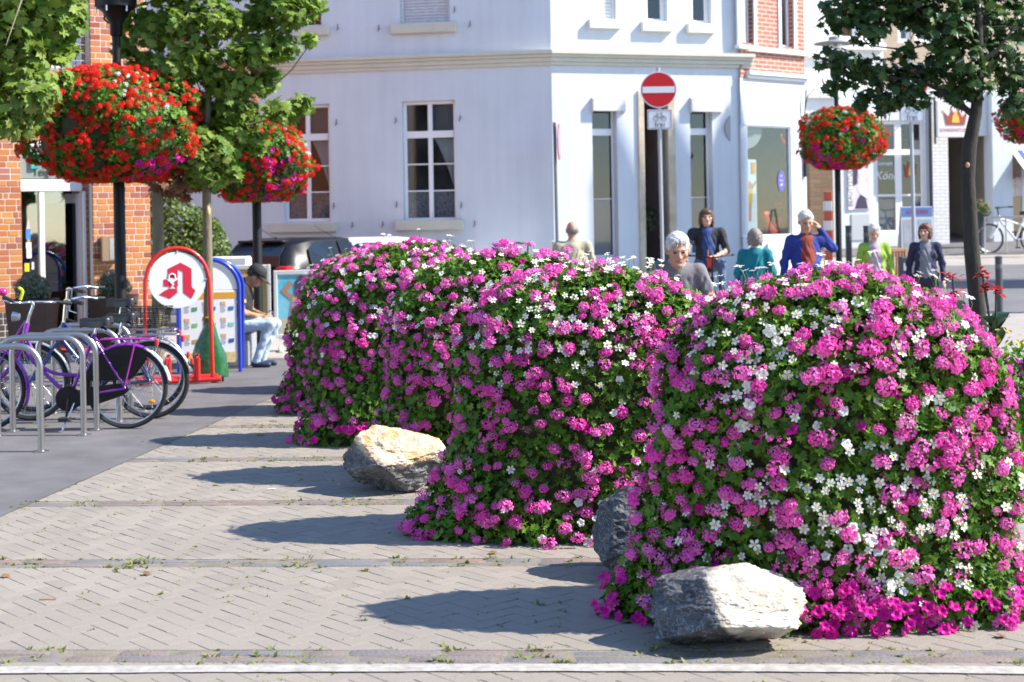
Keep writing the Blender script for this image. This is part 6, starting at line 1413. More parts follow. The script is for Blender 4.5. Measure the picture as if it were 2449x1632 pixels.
mb = MB(); mb.tube(curve_pts([(-.86, -.1, 1.2), (-.83, -.1, 1.17), (-.85, -.1, 1.1)]), .014, 8); mb.build('reflective_strap', mat('strap_yellow', (0.5, 0.6, 0.02), .5), pb, smooth=True, world=False)
# two more bicycles behind it
def city_bike(label, hx, Y, m, seatz, wb=1.06, R=.34, text=None, tcol=None, hbz=1.05, step=.0):
    t = thing('bicycle', label, 'bicycle', (hx, Y, 0), 0.0, 'bicycles at the stands'); bb_, bz = -.44, .28
    wheel(t, 0, R, .02); wheel(t, -wb, R, .02); st = (-.27, 0, seatz - .16); hd, hb = (-wb + .30, 0, .86), (-wb + .26, 0, .70)
    part_tubes(t, 'frame', [([(bb_, 0, bz), st], .017), ([hd, hb], .022), ([(hb[0] + .01, 0, hb[2] + .02), (bb_, 0, bz)], .024), ([(hd[0] + .01, 0, hd[2] - .02), (st[0] - .05, 0, st[2] - .16 - step)], .018), ([(bb_, -.02, bz), (0, -.06, R)], .011), ([(bb_, .02, bz), (0, .06, R)], .011), ([st, (0, -.06, R)], .009), ([st, (0, .06, R)], .009)], m)
    part_tubes(t, 'fork', [([(hb[0], -.03, hb[2]), (-wb, -.05, R)], .013), ([(hb[0], .03, hb[2]), (-wb, .05, R)], .013), ([(hb[0], -.04, hb[2]), (hb[0], .04, hb[2])], .02)], m)
    mudguard(t, 0, R, R + .026, 150, 12, mat('mudguard_silver', (0.5, 0.5, 0.5), .3, .6)); mudguard(t, -wb, R, R + .026, 150, 10, mat('mudguard_silver', (0.5, 0.5, 0.5), .3, .6)) if step else None
    crank(t, bb_, bz, 40); saddle(t, -.25, seatz); part_tubes(t, 'seat_post', [([st, (-.24, 0, seatz - .01)], .013)], M_CHROME); kickstand(t, -.3, .3, (-.26, -.16, .01))
    rack(t, -.22, .26, .74, (0, R + .02), M_CHROME); rear_light(t, (.285, 0, .70)); rear_light(t, (.36, 0, .50))
    part_tubes(t, 'handlebar', [(curve_pts([(-wb + .50, -.30, hbz), (-wb + .40, -.2, hbz + .02), (-wb + .32, 0, hbz), (-wb + .40, .2, hbz + .02), (-wb + .52, .3, hbz)]), .012), ([(-wb + .32, 0, hbz), (hd[0], 0, hd[2])], .014)], M_CHROME)
    mb = MB(); mb.tube([(-wb + .45, -.26, hbz + .01), (-wb + .57, -.34, hbz - .01)], .017, 10); mb.tube([(-wb + .45, .26, hbz + .01), (-wb + .57, .34, hbz)], .017, 10); mb.build('grip', M_RUB, t, smooth=40, world=False)
    part_tubes(t, 'brake_lever', [([(-wb + .42, -.22, hbz), (-wb + .44, -.30, hbz - .07), (-wb + .52, -.35, hbz - .09)], .006)], M_CHROME)
    if text:
        a = Vector((hb[0], 0, hb[2])); d = (Vector((bb_, 0, bz)) - a).normalized(); u = Vector((-d.z, 0, d.x)) * -1; u = Vector((d.z, 0, -d.x)) * -1
        text_mesh(text, .052, lambda x, y, z: tuple(Vector((gx, 0, 0)) * 0 + a + d * (.26 + x) + u * y + Vector((0, -.026 + z, 0))), 'lettering', tcol, t, world=False)
    return t
city_bike('dark blue bicycle with white frame lettering between the purple and black ones', P(362, 935, 13.25).x, 13.25, M_BLUE, .90, text='CALVIN', tcol=mat('decal_white', (0.7, 0.7, 0.75), .5), step=.12)
bk = city_bike('black bicycle with rear wire basket, rearmost at the stands', P(358, 930, 13.9).x, 13.9, M_BLK, 1.0, text='BERGAMONT', tcol=mat('decal_blue', (0.25, 0.4, 0.6), .4), hbz=1.12)
mb = MB(); 
for k in range(6):
    z = .77 + .035 * k; w_ = .13 + .012 * k; x0_, x1_ = -.16 - .01 * k, .14 + .01 * k; mb.tube([(x0_, -w_, z), (x1_, -w_, z), (x1_, w_, z), (x0_, w_, z)], .0035, 4, close=True)
for k in range(8):
    x_ = -.15 + .04 * k; [mb.tube([(x_, s * .13, .77), (x_, s * .19, .945)], .003, 4) for s in (-1, 1)]
for k in range(7): y_ = -.12 + .04 * k; mb.tube([(.14, y_, .77), (.19, y_ * 1.4, .945)], .003, 4); mb.tube([(-.16, y_, .77), (-.21, y_ * 1.4, .945)], .003, 4)
mb.build('wire_basket', M_BLK, bk, world=False)
hoops = [((99, 1080), 'nearest steel bicycle stand, cut by the left edge'), ((201, 1041), 'steel bicycle stand hoop in front of the purple bicycle'), ((232, 1029), 'steel bicycle stand hoop between purple and blue bicycles'), ((287, 1009), 'steel bicycle stand hoop behind the blue bicycle'), ((314, 986), 'rearmost steel bicycle stand hoop')]
for (q, lb) in hoops:
    g = GP(*q); h = .80; w_ = .70; rr_ = .16; t = thing('bicycle_stand', lb, 'bicycle stand', (g.x - w_ / 2, g.y, 0), 0, 'steel bicycle stands')
    pts = [(w_ / 2, 0, 0), (w_ / 2, 0, h - rr_)] + [(w_ / 2 - rr_ + rr_ * math.cos(a), 0, h - rr_ + rr_ * math.sin(a)) for a in np.linspace(.2, math.pi / 2, 7)] + [(-w_ / 2 + rr_ - rr_ * math.sin(a), 0, h - rr_ + rr_ * math.cos(a)) for a in np.linspace(0, math.pi / 2 - .2, 7)] + [(-w_ / 2, 0, h - rr_), (-w_ / 2, 0, 0)]
    mb = MB(); mb.tube(pts, .0255, 12); mb.build('hoop', M_STEEL, t, smooth=50, world=False)
    for s in (-1, 1): mb = MB(); mb.lathe([(.06, .0005), (.06, .006), (.03, .010)], (s * w_ / 2, 0, 0), 16); mb.build('foot_plate', M_STEEL, t, smooth=30, world=False)

# ------------------------------------------------------------------ pharmacy sign, leaflet stand, watering bag, boards
M_SRED = mat('red_tube', (0.58, 0.015, 0.012), .35, coat=.4); M_SWH = mat('sign_enamel', (0.76, 0.76, 0.75), .3); M_PHA = mat('pharmacy_red', (0.58, 0.018, 0.05), .45)
Y = 16.05; cb = P(424, 670, Y); ps = thing('pharmacy_sign', 'round white pharmacy sign with red letter A in a red tube bicycle rack', 'sign', (cb.x, Y, 0), math.radians(16))
hw = .325; zc_ = cb.z; mb = MB(); mb.tube([(hw + .03, 0, .07), (hw + .01, 0, zc_)] + [(hw * math.cos(a), 0, zc_ + hw * 1.05 * math.sin(a)) for a in np.linspace(.15, math.pi - .15, 18)] + [(-hw - .01, 0, zc_), (-hw - .03, 0, .07)], .022, 10); mb.build('tube_frame', M_SRED, ps, smooth=50, world=False)
mb = MB(); mb.prism([(.30 * math.cos(t), zc_ + .30 * math.sin(t)) for t in np.linspace(0, 2 * math.pi, 41)[:-1]], .012, lambda a, b, c: (a, c - .006, b)); disc = mb.build('disc', M_SWH, ps, world=False)
S = .30; AT = lambda a, b, c: (a * S, -.0065 - c, zc_ + b * S)
frak = [[(-.33, .42), (.12, .62), (.50, .40), (.50, -.30), (.63, -.42), (.47, -.66), (.20, -.46), (.20, -.22), (.0, -.22), (.0, -.44), (-.26, -.64), (-.64, -.50), (-.45, -.34), (-.30, -.24), (-.30, -.22), (-.46, -.22), (-.46, .02), (-.33, .02)]]
mb = MB()
mb.prism([(-.33, .40), (.12, .62), (.50, .40), (.50, .02), (.20, .02), (.20, .28), (.02, .38), (.02, .02), (-.33, .02)], .003, AT); mb.prism([(-.48, .02), (.02, .02), (.02, -.22), (-.48, -.22)], .0032, AT); mb.prism([(.20, .021), (.50, .021), (.50, -.22), (.20, -.22)], .0031, AT)
mb.prism([(-.02, -.221), (.0, -.45), (-.26, -.66), (-.64, -.50), (-.44, -.36), (-.30, -.30), (-.30, -.221)], .003, AT); mb.prism([(.20, -.221), (.50, -.221), (.52, -.28), (.63, -.40), (.48, -.68), (.20, -.46)], .003, AT); mb.build('letter', M_PHA, disc, world=False)
mb = MB(); mb.prism([(-.42, .07), (.06, .07), (.06, .05), (-.10, -.05), (-.15, -.10), (-.15, -.24), (-.05, -.30), (-.30, -.30), (-.21, -.24), (-.21, -.10), (-.27, -.05), (-.42, .05)], .005, AT); mb.tube([AT(-.30, .08, .006), AT(-.28, .18, .006), AT(-.18, .23, .006), AT(-.08, .18, .006), AT(-.07, .07, .006)], .009, 6); mb.tube([AT(-.12, .05, .006), AT(-.24, -.08, .006), AT(-.12, -.16, .006), AT(-.2, -.24, .006)], .006, 6); mb.build('cup_and_snake', M_SWH, disc, world=False)
for (a, b) in ((.30, 0), (-.30, 0), (0, .30)): mb = MB(); mb.tube([(a * .97, -.012, zc_ + b * .97), (a * 1.12, 0, zc_ + b * 1.1)], .008, 6); mb.build('clip', mat('clip_grey', (.2, .2, .2), .5, .5), ps, world=False)
mb = MB(); mb.tube([(-.42, 0, .04), (.44, 0, .04)], .03, 10); mb.tube([(-.42, .34, .04), (.44, .34, .04)], .026, 10); mb.tube([(-.42, 0, .04), (-.42, .34, .04)], .022, 8); mb.tube([(.42, 0, .04), (.42, .34, .04)], .022, 8); mb.build('base', M_SRED, ps, smooth=40, world=False)
for x_ in (-.30, -.10, .06, .20): mb = MB(); mb.tube([(x_, -.03, .04), (x_, -.03, .27), (x_, .10, .30), (x_, .30, .04)], .024, 8); mb.build('wheel_prong', M_SRED, ps, smooth=50, world=False)
for x_ in (-.42, .45): mb = MB(); mb.tube([(x_, 0, .04), (x_ + .02, 0, .04)], .032, 10); mb.build('end_cap', M_BLK, ps, world=False)
# blue A-frame with offers
Y = 17.25; g0 = P(500, 760, Y); st = thing('leaflet_stand', 'blue framed pharmacy pavement board with rows of offers behind the round sign', 'signboard', (g0.x, Y, 0), math.radians(14)); M_BT = mat('blue_tube', (0.012, 0.04, 0.42), .3, coat=.4); hw, zc_ = .345, P(500, 690, Y).z
for k, (dx, dy, tl) in enumerate(((0, 0, .0), (.05, .42, 1.0))):
    mb = MB(); f = lambda x, z, dx=dx, dy=dy: (x + dx, dy * (1 - z / 1.34), z * (1 - .0 * dy))
    mb.tube([f(hw, .0), f(hw, zc_)] + [f(hw * math.cos(a), zc_ + .33 * math.sin(a)) for a in np.linspace(.12, math.pi - .12, 16)] + [f(-hw, zc_), f(-hw, 0)], .024, 10); mb.build('tube_frame', M_BT, st, smooth=50, world=False)
mb = MB(); mb.prism([(hw * .94, zc_ - .02)] + [(hw * .94 * math.cos(a), zc_ + .30 * math.sin(a)) for a in np.linspace(0, math.pi, 20)] + [(-hw * .94, zc_ - .02)], .01, lambda a, b, c: (a, c, b)); hd = mb.build('header', M_SWH, st, world=False)
mb = MB(); mb.prism([(-.15, zc_ + .02), (-.02, zc_ + .02), (-.02, zc_ + .20), (-.09, zc_ + .24), (-.15, zc_ + .2)], -.004, lambda a, b, c: (a, c, b)); mb.prism([(.0, zc_ + .12), (.06, zc_ + .10), (.04, zc_ + .04), (.0, zc_ + .07)], -.004, lambda a, b, c: (a, c, b)); mb.build('letter', M_PHA, hd, world=False)
mb = MB(); mb.bbox((-hw + .03, -.005, .14), (hw - .03, .012, zc_ - .03), .004); pn = mb.build('panel', mat('offer_panel', (0.70, 0.70, 0.75), .35), st, world=False)
mb = MB(); mb.box((-hw + .05, -.008, zc_ - .12), (hw - .05, -.0055, zc_ - .05)); mb.build('orange_band', mat('band_orange', (0.62, 0.28, 0.01), .5), pn, world=False)
mb = MB(); mb.box((-hw + .05, -.008, .16), (hw - .05, -.0055, .21)); mb.build('orange_band', MATS['band_orange'], pn, world=False)
offc = [(0.05, 0.3, 0.18), (0.04, 0.08, 0.32), (0.06, 0.14, 0.40), (0.2, 0.42, 0.12), (0.4, 0.05, 0.4), (0.2, 0.5, 0.4), (0.42, 0.3, 0.04)]
for r_ in range(4):
    for c_ in range(3):
        x0_ = -hw + .07 + c_ * .205; z0_ = zc_ - .28 - r_ * .185
        if r_ == 3:
            mb = MB(); mb.box((x0_ - .01, -.009, z0_ - .02), (x0_ + .16, -.006, z0_ + .10)); mb.build('printed_offer', mat('offer_gold', (0.45, 0.30, 0.06), .5, col2=(.62, .5, .3), scale=16), pn, world=False); continue
        mb = MB(); mb.box((x0_, -.009, z0_ + .09), (x0_ + .055, -.006, z0_ + .125)); mb.build('price_tag', mat('tag_orange', (0.66, 0.35, 0.14), .5), pn, world=False)
        mb = MB(); mb.prism([(x0_ + .085, z0_ + .02), (x0_ + .14, z0_ + .025), (x0_ + .148, z0_ + .07), (x0_ + .085, z0_ + .065)], -.009, lambda a, b, c: (a, c, b), d0=-.006); k = (r_ * 3 + c_) % len(offc); mb.build('printed_offer', mat('offer_%d' % k, offc[k], .5), pn, world=False)
        for q in range(4): mb = MB(); mb.box((x0_, -.009, z0_ + .072 - .02 * q), (x0_ + .06 - .012 * (q % 2), -.006, z0_ + .078 - .02 * q)); mb.build('text_line', mat('print_grey', (.42, .42, .48), .5), pn, world=False)
# watering bag
q = GP(497, 905); mb = MB(); n = 24; V = []; rows = 12
for i in range(rows + 1):
    t = i / rows; z = .002 + .60 * t
    for j in range(n):
        a = 2 * math.pi * j / n; w_ = (.195 - .03 * t if t < .4 else .183 - .135 * ((t - .4) / .6) ** 1.1) * (1 + .05 * math.sin(3 * a + 5 * t) + .04 * math.sin(7 * a - 9 * t)); dpt = .13 * (1 - .62 * t) + .02; V.append((w_ * math.copysign(abs(math.cos(a)) ** .8, math.cos(a)) + .01 * math.sin(8 * t), dpt * math.sin(a), z))
mb.add(V, [(i * n + j, i * n + (j + 1) % n, (i + 1) * n + (j + 1) % n, (i + 1) * n + j) for i in range(rows) for j in range(n)] + [tuple(rows * n + j for j in range(n)), tuple(range(n - 1, -1, -1))])
bag = thing('watering_bag', 'shiny green plastic watering bag tied round the young maple trunk', 'watering bag', (q.x, 16.75, 0)); mb.build('bag', mat('green_tarp', (0.015, 0.10, 0.03), .22, bump=.7, bscale=9, coat=.3), bag, smooth=True, world=False); mb = MB(); mb.tube([(.06 * math.cos(a), .06 * math.sin(a), .66 + .01 * math.sin(3 * a)) for a in np.linspace(0, 6.28, 15)[:-1]], .012, 6, close=True); mb.tube([(.05, -.05, .66), (.08, -.08, .58)], .01, 5); mb.build('tie', mat('rope_ochre', (0.38, 0.22, 0.03), .8), bag, world=False)
# bench block, poster boards
Y = 18.0; q = P(592, 800, Y); bl = thing('stone_bench', 'low grey block bench under the seated person in the cap', 'bench', (q.x - .1, Y + .2, 0)); mb = MB(); mb.bbox((-.45, -.28, 0), (.13, .28, .40), .015); mb.build('block', mat('bench_grey', (0.26, 0.26, 0.28), .7, bump=.2), bl, world=False); mb = MB(); mb.bbox((-.5, -.31, .402), (.17, .31, .455), .012); mb.build('seat_slab', mat('slab_dark', (0.10, 0.10, 0.11), .5), bl, world=False)
M_BF = mat('board_frame', (0.58, 0.58, 0.58), .4, .3)
for (x0, y0, x1, y1, Y, lb, c1_, c2_, fig) in ((556, 633, 646, 800, 20.2, 'framed poster board with amber picture behind the capped person', (0.42, 0.26, 0.06), (0.55, 0.42, 0.16), 0), (657, 645, 775, 808, 20.0, 'framed beach poster board left of the far flower mound', (0.05, 0.32, 0.48), (0.25, 0.52, 0.60), 1)):
    a, b = P(x0, y1, Y), P(x1, y0, Y); t = thing('poster_board', lb, 'signboard', (.5 * (a.x + b.x), Y, 0), math.radians(10)); w_, zt_, zb_ = .5 * (b.x - a.x), b.z, a.z; mb = MB()
    for lo, hi in (((-w_, -.03, zb_), (-w_ + .05, .03, zt_)), ((w_ - .05, -.03, zb_), (w_, .03, zt_)), ((-w_ + .05, -.028, zt_ - .06), (w_ - .05, .028, zt_)), ((-w_ + .05, -.028, zb_), (w_ - .05, .028, zb_ + .05))): mb.bbox(lo, hi, .008)
    mb.build('frame', M_BF, t, world=False); mb = MB(); mb.box((-w_ + .05, -.008, zb_ + .05), (w_ - .05, .008, zt_ - .06)); ps_ = mb.build('poster', mat('poster_%d' % fig, c1_, .35, col2=c2_, scale=1.6), t, world=False)
    mb = MB(); [mb.bbox((s * w_ * .75 - .03, -.22, .0), (s * w_ * .75 + .03, .22, .05), .01) for s in (-1, 1)]; [mb.box((s * w_ * .75 - .02, -.02, .04), (s * w_ * .75 + .02, .02, zb_ + .01)) for s in (-1, 1)]; mb.build('stand', mat('stand_white', (0.6, 0.6, 0.58), .6), t, world=False)
    if fig:
        T_ = lambda u, v, c: (u, -.009 - c, v); zz = zb_
        mb = MB(); mb.prism([(-.27, zz + .05), (.27, zz + .05), (.27, zz + .28), (-.27, zz + .25)], .002, T_); mb.build('printed_sand', mat('print_sand', (0.42, 0.36, 0.26), .5), ps_, world=False)
        mb = MB(); mb.prism([(-.16, zz + .15), (.16, zz + .15), (.12, zz + .52), (.02, zz + .60), (-.10, zz + .52)], .004, T_); mb.prism([(-.12, zz + .5), (-.24, zz + .62), (-.12, zz + .76), (-.08, zz + .70), (-.16, zz + .62), (-.06, zz + .54)], .005, T_); mb.prism([(.02 + .08 * math.cos(t), zz + .68 + .1 * math.sin(t)) for t in np.linspace(0, 6.2, 12)], .006, T_); mb.build('printed_figure', mat('print_tan', (0.34, 0.17, 0.10), .5), ps_, world=False)
        mb = MB(); mb.prism([(-.06, zz + .56), (.16, zz + .5), (.17, zz + .76), (.02, zz + .82), (-.05, zz + .74)], .008, T_); mb.build('printed_hair', mat('print_dark', (0.05, 0.035, 0.07), .5), ps_, world=False)
        mb = MB(); mb.prism([(-.02, zt_ - .16), (.2, zt_ - .16), (.2, zt_ - .08), (-.02, zt_ - .08)], .004, T_); mb.build('red_flash', mat('flash_red', (0.5, 0.06, 0.05), .5), ps_, world=False)
mb = MB(); q = P(555, 625, 20.6); mb.bbox((q.x - .3, 20.5, q.z - .12), (q.x + .22, 20.9, q.z + .06), .02); b_ = mb.build('white_box', mat('box_white', (0.7, 0.7, 0.68), .5)); tag(b_, 'white box edge showing between blue stand and dark car', 'box'); 
for ob in [b_]:
    mb = MB(); mb.bbox((q.x - .28, 20.52, 0), (q.x + .20, 20.88, q.z - .121), .01); o_ = mb.build('cabinet', MATS['box_white'], b_)

# ------------------------------------------------------------------ cars
def car(label, loc, rz, paint, L=4.0, W=1.72, H=1.47):
    """hatchback seen from behind; local x = width, y = forward, z up"""
    t = thing('parked_car', label, 'car', loc, rz, 'cars parked at the white house'); k = W / 2
    # cross-sections along y: (y, half width low, half width belt, half width roof, z bottom, z belt, z roof)
    prof = [(-.0, .74, .76, .52, .42, .92, .96), (.10, .80, .84, .60, .30, .96, 1.18), (.35, .84, .87, .64, .25, .97, 1.40), (.8, .86, .88, .66, .22, .97, H), (1.6, .86, .88, .66, .2, .96, H), (2.2, .86, .88, .65, .2, .94, H - .06), (2.75, .86, .87, .62, .2, .93, 1.20), (3.15, .85, .86, .70, .2, .90, .96), (3.7, .80, .82, .62, .25, .78, .82), (L, .66, .68, .5, .35, .62, .66)]
    V, F, mi = [], [], []
    for (y, a, b, c, z0, z1, z2) in prof: V += [(-a, y, z0), (-b, y, .55 * (z0 + z1)), (-b * .985, y, z1), (-c, y, z2 - .05), (-c * .86, y, z2), (c * .86, y, z2), (c, y, z2 - .05), (b * .985, y, z1), (b, y, .55 * (z0 + z1)), (a, y, z0)]
    m = 10
    for i in range(len(prof) - 1):
        for j in range(m - 1): F.append((i * m + j, (i + 1) * m + j, (i + 1) * m + j + 1, i * m + j + 1))
        F.append((i * m + m - 1, (i + 1) * m + m - 1, (i + 1) * m, i * m))
    F.append(tuple(range(m))); F.append(tuple((len(prof) - 1) * m + j for j in range(m - 1, -1, -1)))
    mb = MB(); mb.add(V, F); bd = mb.build('body', paint, t, smooth=32, world=False)
    gl = glass('car_glass', (0.16, 0.2, 0.26), .3, .02); gd = mat('car_window', (0.012, 0.02, 0.035), .1, spec=.4)
    def quad(name, pts, mm, off_=(0, 0, 0)): q = MB(); q.add([tuple(Vector(p) + Vector(off_)) for p in pts], [tuple(range(len(pts)))]); o = q.build(name, mm, t, world=False); md = o.modifiers.new('s', 'SOLIDIFY'); md.thickness = .008; return o
    quad('rear_window', [(-.66, .02, 1.0), (.66, .02, 1.0), (.60, .105, 1.17), (.53, .33, 1.365), (-.53, .33, 1.365), (-.60, .105, 1.17)], gd, (0, -.03, .01))
    for s in (-1, 1):
        quad('side_window', [(s * .872, .55, 1.0), (s * .872, 1.35, .985), (s * .675, 1.35, 1.405), (s * .675, .85, 1.40), (s * .72, .62, 1.28)], gd, (s * .012, 0, .0)); quad('side_window', [(s * .872, 1.43, .985), (s * .866, 2.35, .96), (s * .68, 1.95, 1.36), (s * .675, 1.43, 1.405)], gd, (s * .012, 0, 0))
        q = MB(); q.bbox((min(s * .56, s * .86), -.03, .84), (max(s * .56, s * .86), .14, 1.02), .035); q.build('tail_light', mat('tail_red', (0.50, 0.006, 0.008), .15, coat=.5), t, smooth=40, world=False)
        q = MB(); q.ell((s * .97, 2.35, 1.0), (.10, .07, .07), 12, 8); q.build('mirror', paint, t, smooth=True, world=False)
        for y_ in (.72, 3.2):
            w_ = bpy.data.objects.new('wheel', None); COL.objects.link(w_); w_.parent = t; w_.location = (s * .78, y_, .31)
            q = MB(); q.tube([(0, 0, 0), (s * .11, 0, 0)], .31, 24); q.build('tyre', M_RUB, w_, smooth=40, world=False); q = MB(); q.tube([(s * .112, 0, 0), (s * .125, 0, 0)], .20, 18); q.build('rim', M_RIM, w_, smooth=40, world=False)
    quad('windscreen', [(-.78, 3.08, .97), (.78, 3.08, .97), (.60, 2.3, 1.38), (-.60, 2.3, 1.38)], gd, (0, .02, .03))
    q = MB(); q.bbox((-.8, -.09, .36), (.8, .12, .58), .05); q.build('bumper', paint, t, smooth=40, world=False); q = MB(); q.bbox((-.26, -.035, .66), (.26, -.015, .77), .004); q.build('number_plate', M_WPLAST, t, world=False)
    q = MB(); q.bbox((-.5, .25, 1.395), (.5, .46, 1.435), .012); q.build('spoiler', paint, t, smooth=40, world=False); q = MB(); q.bbox((-.12, .235, 1.375), (.12, .25, 1.395), .004); q.build('brake_light', M_REFL, t, world=False)
    q = MB(); q.tube([(.1, .55, H - .01), (-.06, .2, H + .22)], .004, 5); q.tube([(.1, .55, H - .02), (.1, .55, H + .02)], .014, 8); q.build('aerial', M_BLK, t, world=False)
    return t
q = P(640, 640, 25.0); car('black hatchback parked by the white wall behind the capped person', (q.x - .30, 25.0, -.02), math.radians(-33), mat('black_car_paint', (0.005, 0.006, 0.010), .35, spec=.3))
q = P(930, 640, 26.0); car('white car roof showing just above the fourth flower mound', (q.x - 1.55, 26.6, -.07), math.radians(-75), mat('white_car_paint', (0.68, 0.69, 0.71), .2, coat=1.0), H=1.50)

# ------------------------------------------------------------------ road signs, bollards, bench, A-frame
def bicycle_glyph(T, s, m, root):
    mb = MB(); 
    for cx_ in (-.5, .5): mb.tube([T(cx_ * s + .3 * s * math.cos(a), .3 * s * math.sin(a) - .1 * s, .002) for a in np.linspace(0, 6.28, 17)[:-1]], .028 * s, 4, close=True)
    L_ = lambda *p: mb.tube([T(a * s, b * s - .1 * s, .002) for a, b in p], .028 * s, 4)
    L_((-.5, 0), (-.3, .55), (.3, .55), (.05, .0), (-.36, .42)); L_((.05, 0), (.5, 0), (.25, .55)); L_((-.5, 0), (-.25, .68), (-.42, .72)); L_((.33, .5), (.22, .68)); L_((.12, .69), (.34, .69)); mb.build('bicycle_symbol', m, root)
M_POLE = mat('sign_pole_grey', (0.34, 0.36, 0.40), .45, .4); M_SBACK = mat('sign_white_face', (0.66, 0.67, 0.70), .4); M_NOE = mat('sign_red_face', (0.50, 0.004, 0.008), .4)
def no_entry(label, px, py, Y, plate_py, gz, disc=True):
    c = P(px, py, Y); t = thing('road_sign', label, 'road sign', (c.x, Y, gz), 0, 'no-entry signs with bicycle plate'); tl = .017; x0 = c.x
    mb = MB(); mb.tube([(x0 + .03, Y + .05, gz), (x0, Y + .05, c.z + .36)], .032, 10); mb.tube([(x0, Y + .05, c.z + .34), (x0, Y + .05, c.z + .37)], .036, 10); mb.build('pole', M_POLE, t, smooth=40)
    T = lambda a, b, d: (c.x + a, Y - d, c.z + b)
    mb = MB(); mb.prism([(.305 * math.cos(a), .305 * math.sin(a)) for a in np.linspace(0, 6.2832, 41)[:-1]], .0, T, d0=-.02); dsc = mb.build('disc', M_SBACK, t)
    mb = MB(); mb.prism([(.288 * math.cos(a), .288 * math.sin(a)) for a in np.linspace(0, 6.2832, 41)[:-1]], .003, T); mb.build('red_field', M_NOE, dsc); mb = MB(); mb.prism([(-.27, -.052), (.27, -.052), (.27, .052), (-.27, .052)], .006, T); mb.build('white_bar', M_SBACK, dsc)
    p2 = P(px + 3, plate_py, Y); w_, h_ = .205, .165; T2 = lambda a, b, d: (p2.x + a, Y - .0 - d, p2.z + b)
    mb = MB(); mb.prism([(-w_, -h_), (w_, -h_), (w_, h_), (-w_, h_)], .0, T2, d0=-.02); pl = mb.build('plate', M_SBACK, t)
    mb = MB(); [mb.prism(q, .003, T2) for q in ([(-w_ + .015, h_ - .02), (w_ - .015, h_ - .02), (w_ - .015, h_ - .013), (-w_ + .015, h_ - .013)], [(-w_ + .015, -h_ + .013), (w_ - .015, -h_ + .013), (w_ - .015, -h_ + .02), (-w_ + .015, -h_ + .02)], [(-w_ + .013, -h_ + .013), (-w_ + .02, -h_ + .013), (-w_ + .02, h_ - .013), (-w_ + .013, h_ - .013)], [(w_ - .02, -h_ + .013), (w_ - .013, -h_ + .013), (w_ - .013, h_ - .013), (w_ - .02, h_ - .013)])]; mb.build('border', MATS['dark_letter'], pl)
    bicycle_glyph(lambda a, b, d: T2(a, b + .03, d), .135, MATS['dark_letter'], pl); text_mesh('frei', .13, lambda x, y, z: T2(x, -.09 + y, .004 + z), 'lettering', MATS['dark_letter'], pl, sx=1.0)
no_entry('no-entry road sign with bicycle plate in front of the corner house door', 1575, 215, 25.2, 286, G(2.6, 25.2))
no_entry('no-entry road sign on a grey pole, its plate under the dark tree leaves', 2178, 196, 24.5, 268, G(6.5, 24.5))
q = P(1332, 340, 27.2); t = thing('stopping_sign', 'round no-stopping sign seen edge-on at the corner of the white house', 'road sign', (q.x, 27.2, 0)); mb = MB(); mb.tube([(q.x - .02, 27.2, 0), (q.x - .04, 27.2, P(1328, 293, 27.2).z)], .03, 8); mb.build('pole', mat('pole_dark', (0.12, 0.13, 0.15), .5), t)
sa_ = math.radians(83); TS = lambda a, b, d: (q.x + a * math.cos(sa_) + d * math.sin(sa_), 27.2 + a * math.sin(sa_) - d * math.cos(sa_), q.z + b)
mb = MB(); mb.prism([(.33 * math.cos(a), .33 * math.sin(a)) for a in np.linspace(0, 6.2832, 33)[:-1]], .045, TS, d0=.03); ds = mb.build('disc', mat('faded_red', (.45, .10, .12), .5), t); mb = MB(); mb.prism([(.25 * math.cos(a), .25 * math.sin(a)) for a in np.linspace(0, 6.2832, 33)[:-1]], .05, TS, d0=.046); mb.build('blue_field', mat('sign_blue2', (0.25, 0.27, 0.5), .4), ds)
M_BOL = mat('bollard_grey', (0.045, 0.05, 0.06), .5)
for (px, py, Y, lb) in ((2388, 613, 24.7, 'dark grey bollard beside the street right of the dark tree'), (2029, 540, 27.6, 'grey bollard in front of the grey shop panel'), (2072, 540, 27.4, 'grey bollard beside the wooden bench')):
    q = P(px, py, Y); gz = G(q.x, Y) - .02; h = q.z - gz; t = thing('bollard', lb, 'bollard', (q.x, Y, gz), 0, 'grey steel bollards'); mb = MB(); mb.lathe([(.058, 0), (.058, h - .03)], n=16); mb.build('post', M_BOL, t, smooth=40, world=False); mb = MB(); mb.lathe([(.064, h - .03), (.064, h - .012), (.05, h), (.01, h + .004)], n=16); mb.build('cap', M_BOL, t, smooth=40, world=False); mb = MB(); mb.lathe([(.0605, h - .2), (.0605, h - .13)], n=16); mb.build('band', mat('bollard_band', (0.12, 0.12, 0.13), .4), t, smooth=40, world=False)
q = P(2143, 625, 25.5); gz = G(q.x, 25.5) - .02; t = thing('wooden_bench', 'brown wooden slatted armchair bench behind the person in green', 'bench', (q.x, 25.5, gz), math.radians(38)); M_WOOD = mat('teak', (0.26, 0.12, 0.045), .6, col2=(0.19, 0.085, 0.03), scale=5, stretch=(1, 1, 8))
for x_ in (-.52, .52):
    for (y_, h) in ((-.24, .64), (.22, .98)): mb = MB(); mb.bbox((x_ - .03, y_ - .03, 0), (x_ + .03, y_ + .03, h), .006); mb.build('leg', M_WOOD, t, world=False)
    mb = MB(); mb.bbox((x_ - .035, -.30, .64), (x_ + .035, .22, .675), .008); mb.build('armrest', M_WOOD, t, world=False)
for k in range(6): mb = MB(); mb.bbox((-.5, -.26 + .075 * k, .42), (.5, -.2 + .075 * k, .445), .005); mb.build('seat_slat', M_WOOD, t, world=False)
